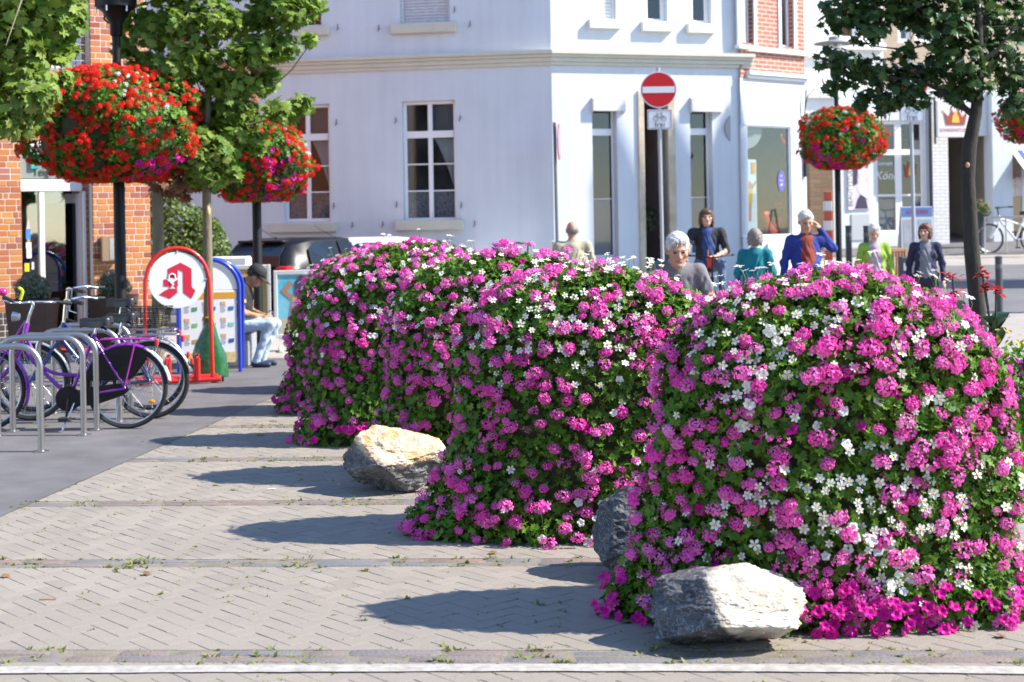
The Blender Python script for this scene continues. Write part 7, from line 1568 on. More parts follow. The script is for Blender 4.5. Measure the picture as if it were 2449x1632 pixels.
for k in range(12): mb = MB(); mb.bbox((-.47 + k * .082, .2, .48), (-.43 + k * .082, .225, .93), .005); mb.build('back_slat', M_WOOD, t, world=False)
for z_ in (.46, .93): mb = MB(); mb.bbox((-.49, .19, z_), (.49, .235, z_ + .06), .006); mb.build('back_rail', M_WOOD, t, world=False)
c = P(2192, 575, 30.0); gz = G(c.x, 30) - .02; t = thing('pavement_board', 'blue and white A-frame pavement board before the solarium window', 'signboard', (c.x, 30.0, gz)); zt_ = P(2190, 494, 30).z - gz
for s in (-1, 1):
    T = lambda u, v, d, s=s: (u * (1 + .12 * (zt_ - v)), s * (.02 + .22 * (1 - v / zt_)) + s * d, v)
    mb = MB(); mb.prism([(-.31, 0), (.31, 0), (.31, zt_), (-.31, zt_)], .012, T); pl = mb.build('panel', mat('board_white', (.6, .62, .64), .5), t, world=False)
    if s < 0:
        mb = MB(); mb.prism([(-.30, zt_ - .2), (.30, zt_ - .2), (.30, zt_ - .02), (-.30, zt_ - .02)], .016, T); mb.build('header', mat('board_blue', (0.10, 0.22, 0.48), .5), pl, world=False); text_mesh('AUFTOUREN', .12, lambda x, y, z: T(x, zt_ - .11 + y, .018 + z), 'lettering', mat('board_red', (.5, .03, .06), .5), pl, world=False, sx=.62, shear=.2)
        for k in (0, 1): mb = MB(); mb.prism([(-.27 + .29 * k, .25), (-.02 + .29 * k, .25), (-.02 + .29 * k, zt_ - .26), (-.27 + .29 * k, zt_ - .26)], .016, T); mb.build('picture', mat('board_pic%d' % k, (.30, .32, .36) if k == 0 else (.28, .45, .52), .5, col2=(.5, .5, .52), scale=4), pl, world=False)
c = P(2172, 600, 26.0); gz = G(c.x, 26) - .02; t = thing('litter_bin', 'dark litter bin beside the person in the navy cardigan', 'bin', (P(2165, 600, 24).x, 24.0, G(6, 24) - .02)); mb = MB(); mb.bbox((-.1, -.1, .45), (.1, .1, 1.02), .02); mb.build('body', M_BOL, t, world=False); mb = MB(); mb.tube([(0, 0, 0), (0, 0, .46)], .035, 8); mb.build('post', M_BOL, t, world=False); mb = MB(); mb.bbox((-.06, -.108, .8), (.06, -.1005, .92), .003); mb.build('label_plate', mat('bin_plate', (.55, .5, .5), .5), t, world=False)
c = P(1980, 540, 29.5); gz = G(c.x, 29.5) - .02; t = thing('striped_post', 'red and white striped warning post beside the brown brick pier', 'post', (c.x, 29.5, gz)); ztp = P(1980, 458, 29.5).z - gz; n_ = 9
for k in range(n_): mb = MB(); mb.bbox((-.075, -.075, ztp * k / n_), (.075, .075, ztp * (k + 1) / n_ - .001), .01); mb.build('stripe', mat('stripe_red', (.45, .07, .03), .6) if k % 2 == 0 else mat('stripe_pale', (.6, .6, .58), .6), t, world=False)
# bicycle rack with white bicycle at the far right
c = P(2395, 560, 33.2); gz = G(c.x, 33.2) - .02
t = thing('bicycle_rack', 'steel rail bicycle rack at the far right edge', 'bicycle rack', (c.x, 32.6, gz)); mb = MB(); mb.tube([(-.55, 0, 0), (-.55, 0, .82), (1.0, 0, .82), (1.0, 0, 0)], .025, 8); [mb.tube([(x_, 0, .02), (x_, 0, .82)], .02, 8) for x_ in (-.1, .35)]; mb.tube([(-.6, 0, .03), (1.05, 0, .03)], .02, 8); mb.build('rails', M_STEEL, t, smooth=50, world=False)
M_WB = mat('white_bike_paint', (.66, .67, .70), .25, coat=.4)
def simple_bike(label, loc, rz, m, R=.34, wb=1.05, sx=1, group=None, hbz=1.0):
    t = thing('bicycle', label, 'bicycle', loc, rz, group); wheel(t, 0, R, .022, 20); wheel(t, wb, R, .022, 20)
    part_tubes(t, 'frame', [([(.22, 0, .85), (.28, 0, .70), (.62, 0, .30)], .026), ([(.25, 0, .78), (.78, 0, .62)], .02), ([(.62, 0, .30), (.82, 0, .80)], .018), ([(.62, 0, .30), (wb, -.05, R)], .012), ([(.62, 0, .30), (wb, .05, R)], .012), ([(.80, 0, .72), (wb, .05, R)], .01)], m)
    part_tubes(t, 'fork', [([(.22, 0, .72), (.2, -.05, .6), (0, -.05, R)], .016), ([(.22, 0, .72), (.2, .05, .6), (0, .05, R)], .016)], m); crank(t, .62, .30); saddle(t, .86, .90); part_tubes(t, 'seat_post', [([(.81, 0, .78), (.85, 0, .89)], .014)], M_BLK)
    part_tubes(t, 'handlebar', [([(.22, 0, .85), (.2, 0, hbz)], .014), (curve_pts([(.32, -.30, hbz + .03), (.22, -.15, hbz + .02), (.2, 0, hbz), (.22, .15, hbz + .02), (.32, .30, hbz + .03)]), .011)], M_BLK); mb = MB(); mb.tube([(.30, -.29, hbz + .03), (.40, -.33, hbz + .03)], .016, 8); mb.tube([(.30, .29, hbz + .03), (.40, .33, hbz + .03)], .016, 8); mb.build('grip', M_RUB, t, smooth=40, world=False); return t
cw = P(2366, 560, 33.3); simple_bike('white mountain bicycle leaning at the rack on the far right', (cw.x, 33.3, G(cw.x, 33.3) - .015), math.radians(8), M_WB)
cw = P(2340, 500, 34.6); t = thing('flower_pot', 'flowering pot behind the dark trunk near the white bicycle', 'potted plant', (cw.x, 34.6, G(cw.x, 34.6) - .02)); zf = cw.z - G(cw.x, 34.6); leafball('foliage', M_BUSH, t, (0, 0, zf), (.26, .26, .24), 900, .06, 5, .4); leafball('blossoms', mat('pot_rose', (.5, .2, .22), .6), t, (0, 0, zf + .04), (.26, .26, .24), 60, .05, 6, .05); mb = MB(); mb.lathe([(.12, 0), (.14, zf - .35), (.24, zf - .1), (.22, zf - .08)], n=14); mb.build('pot', M_BOL, t, smooth=40, world=False)
cw = P(1215, 640, 25.8); simple_bike('dark bicycle by the white wall, only handlebar and saddle showing above the mounds', (P(1150, 600, 25.8).x, 25.8, .0), math.radians(-6), M_BLK, hbz=1.16)
cw = P(1262, 600, 26.4); simple_bike('second dark bicycle with high handlebar beside the blue office sign', (P(1290, 600, 26.5).x, 26.5, 0.0), math.radians(186), M_BLK, hbz=1.25)
# fallen leaves and litter on the paving
lm = fmesh('fallen_leaf', MAPLE, [mat('fallen_leaf', (.20, .09, .035), .7, col2=(.15, .06, .025), vary='object')])
for (px, py, where) in ((15, 1381, 'at the left edge'), (352, 1375, 'beside the second nearest cobble band'), (1500, 1490, 'close to the left end of the nearest boulder'), (1462, 1470, 'in the shade left of the nearest mound'), (2395, 1525, 'at the right foot of the nearest mound'), (112, 1020, 'under the bicycle stands'), (560, 1000, 'on the border of asphalt and pavers'), (1180, 1325, 'in front of the second mound')):
    g = GP(px, py); o = link('fallen_leaf', lm); o.location = (g.x, g.y, .012); o.scale = (.045, .045, .045); o.rotation_euler = (rnd.uniform(-.3, .3), rnd.uniform(-.3, .3), rnd.uniform(0, 6)); tag(o, 'dry brown leaf on the paving ' + where, 'leaf', 'dry leaves fallen on the paving')
g = GP(640, 1172); mb = MB(); mb.tube([(g.x, g.y, .005), (g.x + .05, g.y + .01, .005)], .004, 6); tag(mb.build('cigarette_end', M_WHITE), 'white cigarette end lying on the paving near the ochre boulder', 'litter')
g = GP(115, 1435); mb = MB(); mb.tube([(g.x - .04, g.y, .004), (g.x + .04, g.y - .008, .005)], .003, 5); tag(mb.build('twig', MATS['clinker_brick']), 'thin reddish twig lying on the paving at lower left', 'twig')
# ------------------------------------------------------------------ people: one continuous skin from blended tapered limbs
def surface_net(D, org, h):
    nx, ny, nz = D.shape; S = D < 0
    c = [D[i:nx - 1 + i, j:ny - 1 + j, k:nz - 1 + k] for i in (0, 1) for j in (0, 1) for k in (0, 1)]
    neg = sum((x < 0).astype(np.int8) for x in c); act = (neg > 0) & (neg < 8)
    idx = np.argwhere(act); cid = -np.ones(act.shape, np.int64); cid[act] = np.arange(len(idx))
    vals = np.stack([x[act] for x in c], 1); offs = np.array([(i, j, k) for i in (0, 1) for j in (0, 1) for k in (0, 1)], float)
    acc = np.zeros((len(idx), 3)); cnt = np.zeros(len(idx))
    for a in range(8):
        for b in range(a + 1, 8):
            if np.abs(offs[a] - offs[b]).sum() != 1: continue
            va, vb = vals[:, a], vals[:, b]; m = (va < 0) != (vb < 0)
            t = np.where(m, va / np.where(m, va - vb, 1), 0); p = offs[a] + t[:, None] * (offs[b] - offs[a]); acc[m] += p[m]; cnt[m] += 1
    V = org + h * (idx + acc / np.maximum(cnt, 1)[:, None]); F = []
    for ax in range(3):
        sl0 = [slice(None)] * 3; sl1 = [slice(None)] * 3; sl0[ax] = slice(0, -1); sl1[ax] = slice(1, None)
        cr = np.argwhere(S[tuple(sl0)] != S[tuple(sl1)]); u, v = [(1, 2), (2, 0), (0, 1)][ax]
        cr = cr[(cr[:, u] > 0) & (cr[:, v] > 0) & (cr[:, u] < D.shape[u] - 1) & (cr[:, v] < D.shape[v] - 1)]
        q = []
        for du, dv in ((-1, -1), (0, -1), (0, 0), (-1, 0)):
            e = cr.copy(); e[:, u] += du; e[:, v] += dv; q.append(cid[e[:, 0], e[:, 1], e[:, 2]])
        q = np.stack(q, 1); flip = ~S[cr[:, 0], cr[:, 1], cr[:, 2]]; q[flip] = q[flip][:, ::-1]; F.append(q[(q >= 0).all(1)])
    return V, np.concatenate(F)
class Body:
    def __init__(s): s.p = []
    def cap(s, a, b, ra, rb, lab, k=.03, flat=None): s.p.append(('c', np.array(a, float), np.array(b, float), ra, rb, lab, k, None)); return s
    def ell(s, c, r, lab, k=.03, rot=None): s.p.append(('e', np.array(c, float), np.array(r, float), 0, 0, lab, k, None if rot is None else np.array(rot))); return s
    def sub(s, c, r, rot=None): s.p.append(('s', np.array(c, float), np.array(r, float), 0, 0, 0, .01, None if rot is None else np.array(rot))); return s
    def dist(s, q, X):
        t, a, b, ra, rb, lab, k, rot = q
        if t == 'c':
            d = b - a; f = np.clip(((X - a) @ d) / max(1e-9, d @ d), 0, 1); return np.linalg.norm(X - a - f[..., None] * d, axis=-1) - (ra + (rb - ra) * f)
        Y_ = (X - a) if rot is None else (X - a) @ rot
        k0 = np.linalg.norm(Y_ / b, axis=-1); k1 = np.maximum(1e-9, np.linalg.norm(Y_ / (b * b), axis=-1)); return k0 * (k0 - 1) / k1
    def box(s, q):
        t, a, b, ra, rb = q[:5]
        if t == 'c': return np.minimum(a - ra, b - rb), np.maximum(a + ra, b + rb)
        m = b.max() if q[7] is not None else b
        return a - m, a + m
    def mesh(s, h=.0095, noise=0.0, fold=None):
        adds = [q for q in s.p if q[0] != 's']; lo = np.min([s.box(q)[0] for q in adds], 0) - 3 * h - .02; hi = np.max([s.box(q)[1] for q in adds], 0) + 3 * h + .02
        n = np.ceil((hi - lo) / h).astype(int) + 1; D = np.full(n, .5, np.float32); ax = [lo[i] + h * np.arange(n[i]) for i in range(3)]
        for q in s.p:
            a, b = s.box(q); m = q[6] + 2 * h; i0 = np.maximum(0, ((a - m - lo) / h).astype(int)); i1 = np.minimum(n, ((b + m - lo) / h).astype(int) + 2)
            X = np.stack(np.meshgrid(*[ax[i][i0[i]:i1[i]] for i in range(3)], indexing='ij'), -1); d = s.dist(q, X); sl = tuple(slice(i0[i], i1[i]) for i in range(3)); o = D[sl]; k = q[6]
            if q[0] == 's': D[sl] = np.maximum(o, -d)
            else: hh = np.clip(.5 + .5 * (d - o) / k, 0, 1); D[sl] = d * (1 - hh) + o * hh - k * hh * (1 - hh)
        if noise:
            X = np.stack(np.meshgrid(*ax, indexing='ij'), -1); D = D + noise * (np.sin(X[..., 0] * 210 + X[..., 2] * 60) * np.sin(X[..., 1] * 170 + 30 * X[..., 2]) + .6 * np.sin(X[..., 2] * 130 + X[..., 0] * 90))
        if fold:                                                   # soft folds in the clothes, none above the collar
            X = np.stack(np.meshgrid(*ax, indexing='ij'), -1); k = np.clip((fold - X[..., 2]) / .05, 0, 1)
            D = D + k * (.0045 * np.sin(X[..., 2] * 46 + 14 * X[..., 0] + 9 * np.sin(X[..., 0] * 17)) * np.sin(X[..., 0] * 31 + X[..., 1] * 22) + .003 * np.sin(X[..., 0] * 90 + X[..., 2] * 38))
        V, F = surface_net(D, lo, h); C = V[F].mean(1); best = np.full(len(C), 9.0); L = np.zeros(len(C), int)
        for q in adds:
            d = s.dist(q, C) - (.026 if q[5] == INN else 0); m = d < best; best[m] = d[m]; L[m] = q[5]
        return V, F, L
def rotm(pitch=0, yaw=0, roll=0): return np.array(Matrix.Rotation(yaw, 3, 'Z') @ Matrix.Rotation(pitch, 3, 'X') @ Matrix.Rotation(roll, 3, 'Y'))
SKIN, TOP, BOT, SHOE, INN, EYE_, LIP, BRT = range(8)
def hand(B, w, d, up, side, curl=.5, k=.008):
    """palm and five fingers; d points along the hand, up = back of the hand normal, side = +1/-1 thumb side along cross"""
    w, d, up = np.array(w, float), np.array(d, float), np.array(up, float); d /= np.linalg.norm(d); up -= d * (up @ d); up /= np.linalg.norm(up); s = np.cross(d, up) * side
    B.cap(w, w + d * .05, .022, .026, SKIN, .02); B.cap(w + d * .05 + s * .018, w + d * .08 + s * .022, .019, .015, SKIN, .012); B.cap(w + d * .05 - s * .018, w + d * .078 - s * .024, .018, .014, SKIN, .012)
    for i, (off_, l) in enumerate(((.030, .068), (.010, .076), (-.010, .070), (-.029, .055))):
        a = w + d * .085 + s * off_; b = a + (d * math.cos(curl * .6) - up * math.sin(curl * .6)) * l * .5; c = b + (d * math.cos(curl * 1.7) - up * math.sin(curl * 1.7)) * l * .5
        B.cap(a, b, .0095, .0088, SKIN, k); B.cap(b, c, .0088, .0075, SKIN, k)
    a = w + d * .025 + s * .028; b = a + (s * .7 + d * .6 - up * .3) * .032; c = b + (d * .8 + s * .1 - up * .45) * .03; B.cap(a, b, .013, .011, SKIN, k); B.cap(b, c, .011, .009, SKIN, k)
def add_head(B, c, R, scale=1.0, jaw=1.0, beard=False, eyes=True):
    c = np.array(c, float); T = lambda p: c + R @ (np.array(p) * scale)
    B.ell(T((0, .012, .022)), np.array((.076, .097, .096)) * scale, SKIN, .02, R); B.ell(T((0, -.028, -.035)), np.array((.060 * jaw, .064, .085)) * scale, SKIN, .025, R); B.ell(T((0, -.058, -.088)), np.array((.034 * jaw, .030, .026)) * scale, BRT if beard else SKIN, .02, R)
    B.cap(T((0, -.092, .015)), T((0, -.110, -.026)), .009 * scale, .0145 * scale, SKIN, .012); B.ell(T((.013, -.098, -.03)), np.array((.010, .012, .009)) * scale, SKIN, .008, R); B.ell(T((-.013, -.098, -.03)), np.array((.010, .012, .009)) * scale, SKIN, .008, R)
    B.ell(T((0, -.083, .026)), np.array((.052, .016, .011)) * scale, SKIN, .012, R)
    for s in (-1, 1):
        B.ell(T((s * .078, .008, -.008)), np.array((.011, .024, .033)) * scale, SKIN, .008, R); B.ell(T((s * .045, -.062, -.018)), np.array((.022, .02, .02)) * scale, SKIN, .015, R)
        if eyes: B.ell(T((s * .031, -.0855, .006)), np.array((.010, .0075, .0042)) * scale, EYE_, .002, R)
    B.ell(T((0, -.0885, -.058)), np.array((.024, .010, .0065)) * scale, LIP, .004, R)
def person(label, loc, rz, H, J, mats, hairf, sleeve='long', belly=0.0, women=False, open_front=False, pitch=0.0, yaw=0.0, roll=0.0, jaw=1.0, beard=False, hands=(), extra=None, hs=1.0):
    """J overrides joints (local, facing -y). mats: skin, top, bottom, shoe, inner, hair"""
    s = H / 1.72
    D = dict(pel=(0, 0, .95), chest=(0, 0, 1.24), neck=(0, .01, 1.42), head=(0, -.015, 1.595), shR=(-.175, .01, 1.385), shL=(.175, .01, 1.385), elR=(-.235, .03, 1.12), elL=(.235, .03, 1.12), wrR=(-.25, -.04, .88), wrL=(.25, -.04, .88), hiR=(-.088, 0, .92), hiL=(.088, 0, .92), knR=(-.095, -.01, .5), knL=(.095, -.01, .5), anR=(-.095, .02, .085), anL=(.095, .02, .085))
    D = {k: np.array(v, float) * s for k, v in D.items()}; D.update({k: np.array(v, float) for k, v in J.items()})
    B = Body(); w_ = .93 if women else 1.0
    up = D['neck'] - D['pel']; up = up / np.linalg.norm(up)
    x = D['shL'] - D['shR']; x = x / np.linalg.norm(x); x = x - up * (x @ up); x /= np.linalg.norm(x); fw = np.cross(up, x) * -1; Rt = np.stack([x, -fw if fw[1] > 0 else -fw, up], 1)
    Rt = np.stack([x, np.cross(up, x), up], 1); F_ = -np.cross(up, x)
    L_ = np.linalg.norm(D['neck'] - D['pel'])
    B.ell(D['pel'], np.array((.165 * w_, .118, .13)) * s * (1.10 if open_front else 1.0), TOP if open_front else BOT, .05, Rt); B.ell(D['pel'] + up * L_ * .26 + F_ * belly * .5, np.array((.155 + belly * .4, .110 + belly, .17)) * s, TOP, .06, Rt); B.ell(D['pel'] + up * L_ * .62, np.array((.172 * w_, .118, .19)) * s, TOP, .06, Rt)
    if women: [B.ell(D['pel'] + up * L_ * .64 + F_ * .085 + x * q * .075, np.array((.068, .04, .06)) * s, TOP, .06, Rt) for q in (-1, 1)]
    B.cap(D['shR'] + x * .035 - up * .005, D['shL'] - x * .035 - up * .005, .064 * s * w_, .064 * s * w_, TOP, .05); B.cap(D['neck'] - up * .03, D['neck'] + up * .01, .085 * s, .06 * s, TOP, .05)
    if open_front:
        B.cap(D['pel'] + up * L_ * .10 + F_ * (.068 + belly * .8), D['pel'] + up * L_ * .60 + F_ * .074, .066 * s, .060 * s, INN, .03); B.cap(D['pel'] + up * L_ * .60 + F_ * .074, D['pel'] + up * L_ * .93 + F_ * .03, .060 * s, .045 * s, INN, .03)
        for q in (-1, 1): B.cap(D['neck'] + x * q * .05 + F_ * .02, D['pel'] + up * L_ * .3 + x * q * .085 + F_ * .09, .018, .018, TOP, .012)
    hd = D['head']; R = rotm(pitch, yaw, roll); B.cap(D['neck'] - up * .01, hd + R @ np.array((0, .02, -.05)), .056 * s, .050 * s, SKIN, .025); add_head(B, hd, R, s * hs, jaw, beard)
    for a in ('R', 'L'):
        sh, el, wr = D['sh' + a], D['el' + a], D['wr' + a]; lab2 = TOP if sleeve == 'long' else SKIN
        if sleeve == 'short': m_ = sh + (el - sh) * .62; B.cap(sh, m_, .060 * s * w_, .056 * s, TOP, .04); B.cap(m_, el, .044 * s, .040 * s, SKIN, .012)
        elif sleeve == 'half': B.cap(sh, el, .060 * s, .052 * s, TOP, .04)
        else: B.cap(sh, el, .058 * s * w_, .048 * s, TOP, .04)
        B.cap(el, wr, (.048 if lab2 == TOP else .040) * s, (.034 if lab2 == TOP else .026) * s, lab2 if sleeve != 'half' else SKIN, .02)
        h = dict(hands).get(a)
        d = wr - el; d /= np.linalg.norm(d)
        if h is None: h = (d + np.array((0, -.25, 0)), np.array((1 if a == 'L' else -1, 0, .1)), 1 if a == 'L' else -1, .6)
        hand(B, wr + d * .01, h[0], h[1], h[2], h[3])
        hi, kn, an = D['hi' + a], D['kn' + a], D['an' + a]; B.cap(hi, kn, .092 * s, .062 * s, BOT, .04); B.cap(kn, an, .060 * s, .046 * s, BOT, .03); B.cap(an + np.array((0, .02, -.045)), an + np.array((0, -.14, -.055)), .040, .032, SHOE, .02)
    if extra: extra(B, D)
    V, F, Lb = B.mesh(.009, 0.0, D['neck'][2] - .05)
    t = thing('person', label, 'person', loc, rz, 'people on the square')
    MM = [mats['skin'], mats['top'], mats['bot'], mats['shoe'], mats.get('inn', mats['top']), MATS['eye_dark'], mats.get('lip', MATS['lip_pink']), mats.get('hair')]
    np_mesh('body', V, F, MM, t, mi=Lb, smooth=True)
    if hairf:
        Hb = Body(); hairf(Hb, lambda p: hd + R @ (np.array(p) * s * hs), R, s * hs); V, F, Lb = Hb.mesh(.007, .0036); np_mesh('hair', V, F, mats['hair'], t, smooth=True)
        rg = np.random.default_rng(int(abs(loc[0]) * 1000)); ii = rg.integers(0, len(V), 900); pv = V[ii]; nv = pv - (hd + np.array((0, .01, .0))); nv /= np.linalg.norm(nv, axis=1, keepdims=True)
        tip = np.array((0, .25, -.55)) + rg.normal(0, .5, pv.shape) + nv * .35; sd_ = np.cross(tip, nv) + rg.normal(0, .2, pv.shape); V2, F2 = scatter((BLADE[0] * np.array((.28, 1, 1)), BLADE[1]), pv - nv * .004, nv + rg.normal(0, .35, pv.shape), tip, .03 * rg.uniform(.5, 1.4, len(pv)) * s); np_mesh('hair_strands', V2, F2, mats['hair'], t, kind='stuff')
    return t, D
mat('eye_dark', (.05, .035, .03), .3); mat('lip_pink', (.36, .14, .12), .5)
def sk(n, c): return mat(n, c, .5, col2=tuple(x * .86 for x in c), scale=14, spec=.35)
SK1, SK2, SK3 = sk('skin_fair', (.56, .33, .24)), sk('skin_ruddy', (.52, .27, .19)), sk('skin_tan', (.40, .21, .12))
def cl(n, c, sc=9): return mat(n, c, .85, col2=tuple(x * .72 for x in c), scale=sc, bump=.6, bscale=14)
HW, HG, HBR, HAU, HBK = [mat(n, a, .6, col2=b, scale=60, stretch=(1, 1, .3)) for n, a, b in (('hair_white', (.62, .60, .58), (.42, .41, .40)), ('hair_grey', (.26, .22, .20), (.14, .12, .11)), ('hair_brown', (.10, .05, .025), (.05, .025, .012)), ('hair_auburn', (.13, .035, .02), (.06, .018, .012)), ('hair_black', (.015, .012, .010), (.03, .025, .02)))]
JEAN = mat('denim_blue', (.05, .085, .17), .85, col2=(.10, .15, .25), scale=5, bump=.4, bscale=18); JEANL = mat('denim_pale', (.32, .42, .52), .85, col2=(.48, .56, .62), scale=5, bump=.6, bscale=16); SHO = mat('shoe_dark', (.02, .022, .03), .6); TAN = cl('trousers_tan', (.28, .22, .15)); DRK = cl('trousers_dark', (.03, .03, .035))
def hair_short(B, T, R, s, thick=1.0):
    B.ell(T((0, .022, .040)), np.array((.084, .104, .090)) * s * thick, 0, .01, R); B.ell(T((0, -.040, .082)), np.array((.060, .048, .034)) * s, 0, .02, R); B.sub(T((0, -.125, -.028)), np.array((.098, .100, .116)) * s, R); B.sub(T((0, .02, -.10)), np.array((.12, .14, .055)) * s, R)
def hair_bob(B, T, R, s):
    B.ell(T((0, .022, .030)), np.array((.093, .112, .100)) * s, 0, .01, R); B.ell(T((0, .045, -.035)), np.array((.092, .085, .085)) * s, 0, .03, R); B.ell(T((0, -.055, .072)), np.array((.066, .045, .038)) * s, 0, .02, R); B.sub(T((0, -.13, -.045)), np.array((.070, .095, .098)) * s, R)
    for q in (-1, 1): B.ell(T((q * .080, -.005, -.03)), np.array((.020, .05, .085)) * s, 0, .02, R)
def hair_long(B, T, R, s):
    hair_bob(B, T, R, s); [B.ell(T((q * .078, .0, -.06)), np.array((.024, .05, .07)) * s, 0, .02, R) for q in (-1, 1)]
def hair_ring(B, T, R, s):
    B.ell(T((0, .018, -.002)), np.array((.082, .104, .068)) * s, 0, .01, R); B.sub(T((0, -.10, 0)), np.array((.10, .10, .12)) * s, R); B.sub(T((0, .0, .09)), np.array((.11, .12, .055)) * s, R); B.sub(T((0, .02, -.10)), np.array((.12, .14, .055)) * s, R)
def at_px(px, py, Y): p = P(px, py, Y); return p.x, p.z
# beige shirt, seen from behind
x, z = at_px(1368, 529, 20.0); person('older person in a beige shirt seen from behind at the house corner', (x, 20.0, 0), math.pi + .15, z, dict(shR=(-.205, .01, z - .325), shL=(.205, .01, z - .325), elR=(-.275, .02, z - .58), elL=(.275, .02, z - .58), wrR=(-.25, -.12, z - .80), wrL=(.25, -.12, z - .80)), dict(skin=SK2, top=cl('shirt_beige', (.40, .355, .265)), bot=TAN, shoe=SHO, hair=HG), hair_ring, 'long', belly=.03)
# grey T-shirt, bending forward behind the second mound
x, z = at_px(1617, 557, 12.0)
person('white-haired person in a grey T-shirt leaning forward behind the second mound', (x, 12.0, 0), .0, 1.70, dict(pel=(.06, .12, .90), neck=(-.01, -.02, 1.30), head=(0, -.10, z - .135), shR=(-.165, -.01, 1.285), shL=(.18, .0, 1.265), elR=(-.20, -.08, 1.02), elL=(.27, -.05, 1.03), wrR=(-.16, -.28, .90), wrL=(.35, -.16, .82), hiR=(-.03, .12, .88), hiL=(.15, .12, .88), knR=(-.05, .0, .48), knL=(.15, .02, .48)), dict(skin=SK2, top=cl('tshirt_grey', (.17, .16, .18)), bot=DRK, shoe=SHO, hair=HW), hair_short, 'short', pitch=.28, belly=.04, hs=1.12)
# young man on a bicycle with red cup
x, z = at_px(1689, 500, 21.5)
tm, Dm = person('young person in dark jacket and blue shirt sitting on a bicycle with a red cup', (x, 21.5, 0), .0, 1.80, dict(pel=(.02, .06, 1.04), neck=(0, .03, z - .28), head=(0, .01, z - .125), shR=(-.205, .03, z - .335), shL=(.215, .03, z - .335), elR=(-.31, -.04, z - .56), elL=(.27, -.06, z - .60), wrR=(-.33, -.26, z - .70), wrL=(.09, -.26, z - .68), hiR=(-.09, .03, 1.0), hiL=(.11, .03, 1.0), knR=(-.14, -.32, .82), knL=(.15, -.38, 1.03), anR=(-.18, -.28, .36), anL=(.17, -.34, .58)), dict(skin=SK1, top=cl('jacket_black', (.018, .018, .024)), inn=cl('shirt_blue', (.025, .06, .20)), bot=JEAN, shoe=SHO, hair=HBR), hair_long, 'half', open_front=True, jaw=1.1, belly=.02, hands={'L': ((-1, -.2, .0), (0, .3, 1), -1, .9)}.items())
cx_, cy_, cz_ = x + .0, 21.5 - .30, z - .70; t = thing('red_cup', 'red paper cup with a spoon held by the person on the bicycle', 'cup', (cx_, cy_, cz_ - .08)); mb = MB(); mb.lathe([(.032, -.05), (.048, .09), (.044, .09), (.03, -.045)], n=16); mb.build('cup', mat('cup_red', (.62, .02, .01), .4), t, smooth=40, world=False); mb = MB(); mb.bbox((-.035, -.006, .09), (-.015, .006, .20), .004); mb.build('spoon', mat('spoon_orange', (.5, .2, .05), .5), t, world=False)
simple_bike('dark bicycle carrying the young person with the red cup', (x, 20.75, 0), math.radians(90), M_BLK, hbz=1.12)
# teal jumper from behind
x, z = at_px(1805, 546, 18.0); person('grey-haired person in a teal jumper seen from behind', (x, 18.0, 0), math.pi - .25, z, {}, dict(skin=SK1, top=cl('jumper_teal', (.0, .20, .25)), bot=DRK, shoe=SHO, hair=HG), hair_bob, 'long', women=True, belly=.03)
# blue cardigan, hand on head
x, z = at_px(1926, 508, 17.3); person('white-haired person in blue cardigan and rust shirt raising a hand to the head', (x, 17.3, 0), .05, z + .02, dict(elL=(.315, .0, z - .42), wrL=(.165, -.01, z - .20), elR=(-.25, .03, 1.14), wrR=(-.27, -.05, .9)), dict(skin=SK2, top=cl('cardigan_blue', (.015, .035, .24)), inn=cl('shirt_rust', (.24, .035, .02)), bot=DRK, shoe=SHO, hair=HW), hair_short, 'long', open_front=True, belly=.04, pitch=.30, hands={'L': ((-.55, -.1, .8), (.8, -.2, .5), -1, .7)}.items())
# light green fleece
x, z = at_px(2090, 541, 20.0); person('white-haired person in a light green fleece looking down', (x, 20.0, 0), -.1, z + .03, {}, dict(skin=SK1, top=cl('fleece_green', (.27, .42, .05)), inn=cl('blouse_lilac', (.45, .34, .42)), bot=DRK, shoe=SHO, hair=HW), hair_short, 'long', women=True, open_front=True, pitch=.4)
# navy cardigan
x, z = at_px(2212, 536, 20.0); person('auburn-haired person in navy cardigan and grey top beside the dark trunk', (x, 20.0, 0), -.25, z + .01, {}, dict(skin=SK1, top=cl('cardigan_navy', (.022, .022, .06)), inn=cl('top_grey', (.20, .20, .24)), bot=DRK, shoe=SHO, hair=HAU), hair_bob, 'long', women=True, open_front=True, yaw=-.35)
# person in the cap, seated in profile
Y = 17.9; hx = P(578, 774, Y).x; fz = lambda px, py: P(px, py, Y).z; fx = lambda px, py=760: P(px, py, Y).x - hx
J = dict(pel=(0, 0, .53), neck=(0, -fx(584), .995), head=(0, -fx(611, 668), 1.065), shR=(-.165, -fx(579), .945), shL=(.165, -fx(583), .945), elR=(-.20, -fx(586), .66), elL=(.19, -fx(592), .66), wrR=(-.07, -fx(626), .60), wrL=(.06, -fx(626), .61), hiR=(-.09, 0, .50), hiL=(.09, 0, .50), knR=(-.11, -fx(650), .515), knL=(.12, -fx(655), .50), anR=(-.10, -fx(615), .085), anL=(.12, -fx(622), .085))
tm, Dm = person('person in black cap, dark T-shirt and pale jeans seated in profile looking at a phone', (hx, Y, 0), math.radians(90), 1.72, J, dict(skin=SK3, top=cl('tshirt_black', (.022, .022, .024)), bot=JEANL, shoe=mat('shoe_navy', (.02, .03, .07), .6), hair=HBK), hair_short, 'short', pitch=.62, beard=True, hands={'R': ((.25, -1, -.1), (0, .2, 1), 1, .9), 'L': ((-.25, -1, -.1), (0, .2, 1), -1, .9)}.items())
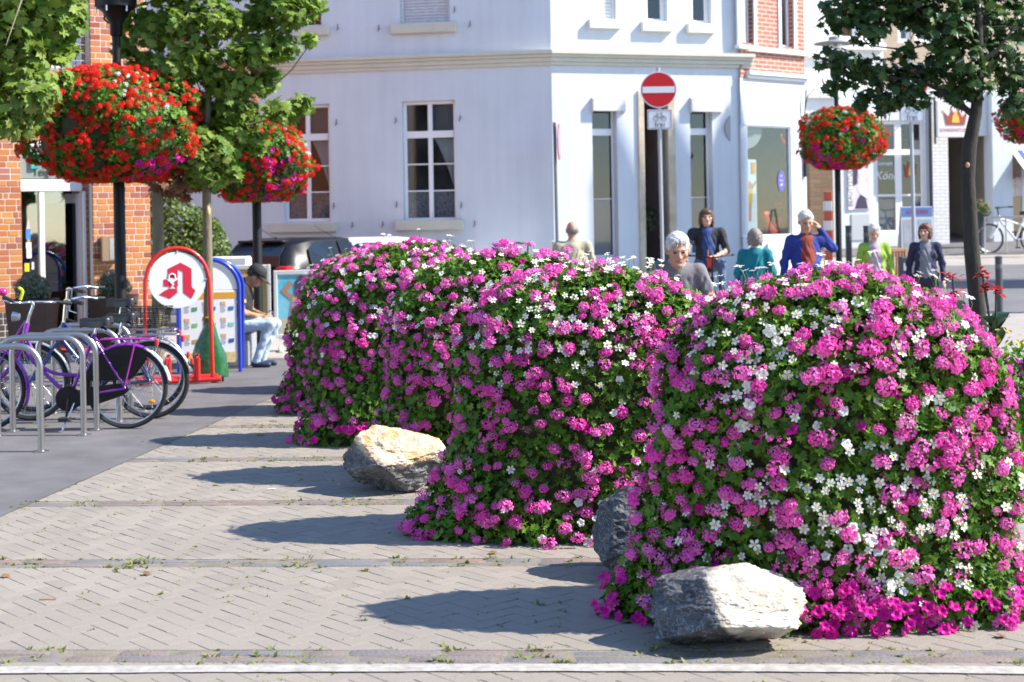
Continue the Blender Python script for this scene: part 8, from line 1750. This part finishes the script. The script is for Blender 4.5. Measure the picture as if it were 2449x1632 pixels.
hd = np.array(J['head']); R = rotm(.62); Tc = lambda p: tuple(hd + R @ np.array(p)); cp = MB()
n = 20; prof_ = [(1.0, .0), (1.0, .03), (.93, .065), (.72, .095), (.4, .11), (.05, .115)]
V = []
for (r_, z_) in prof_:
    for j in range(n): a = 2 * math.pi * j / n; V.append(Tc((.094 * r_ * math.cos(a), .012 + .115 * r_ * math.sin(a), .045 + z_)))
cp.add(V, [(i * n + j, i * n + (j + 1) % n, (i + 1) * n + (j + 1) % n, (i + 1) * n + j) for i in range(len(prof_) - 1) for j in range(n)] + [tuple((len(prof_) - 1) * n + j for j in range(n))])
V = []
for i in range(9):
    a = math.pi * (1.12 + .76 * i / 8); V += [Tc((.094 * math.cos(a), .012 + .112 * math.sin(a), .05)), Tc((.085 * math.cos(a), -.07 + .135 * math.sin(a) * .95, .03 - .0))]
n0 = len(cp.v); cp.add(V, [(2 * i, 2 * i + 2, 2 * i + 3, 2 * i + 1) for i in range(8)])
cap_t = thing('cap', 'black baseball cap worn by the seated person', 'cap', tuple(wloc(tm) @ Vector(hd)))
cap_o = cp.build('crown_and_peak', mat('cap_black', (.018, .018, .02), .8, bump=.3), None, smooth=50, world=False); cap_o.parent = tm; cap_o.name = 'cap'; bpy.data.objects.remove(cap_t)
md = cap_o.modifiers.new('s', 'SOLIDIFY'); md.thickness = .005
mb = MB(); mb.bbox((-.075, -fx(645) - .015, .655), (.075, -fx(645) + .005, .665), .003); ph = mb.build('phone', M_BLK, None, world=False); ph.location = (hx, Y, 0); ph.rotation_euler = (0, 0, math.radians(90)); tag(ph, 'dark phone held by the seated person in the cap', 'phone')
for q in (-1, 1): mb = MB(); e = Vector(J['shR' if q < 0 else 'shL']) ; f_ = Vector(J['elR' if q < 0 else 'elL']); c_ = e + (f_ - e) * .60; mb.tube([tuple(c_ - (f_ - e) * .10), tuple(c_ + (f_ - e) * .03)], .064, 14); mb.build('sleeve_band', mat('band_yellow', (.7, .5, .01), .7), tm, smooth=40, world=False)
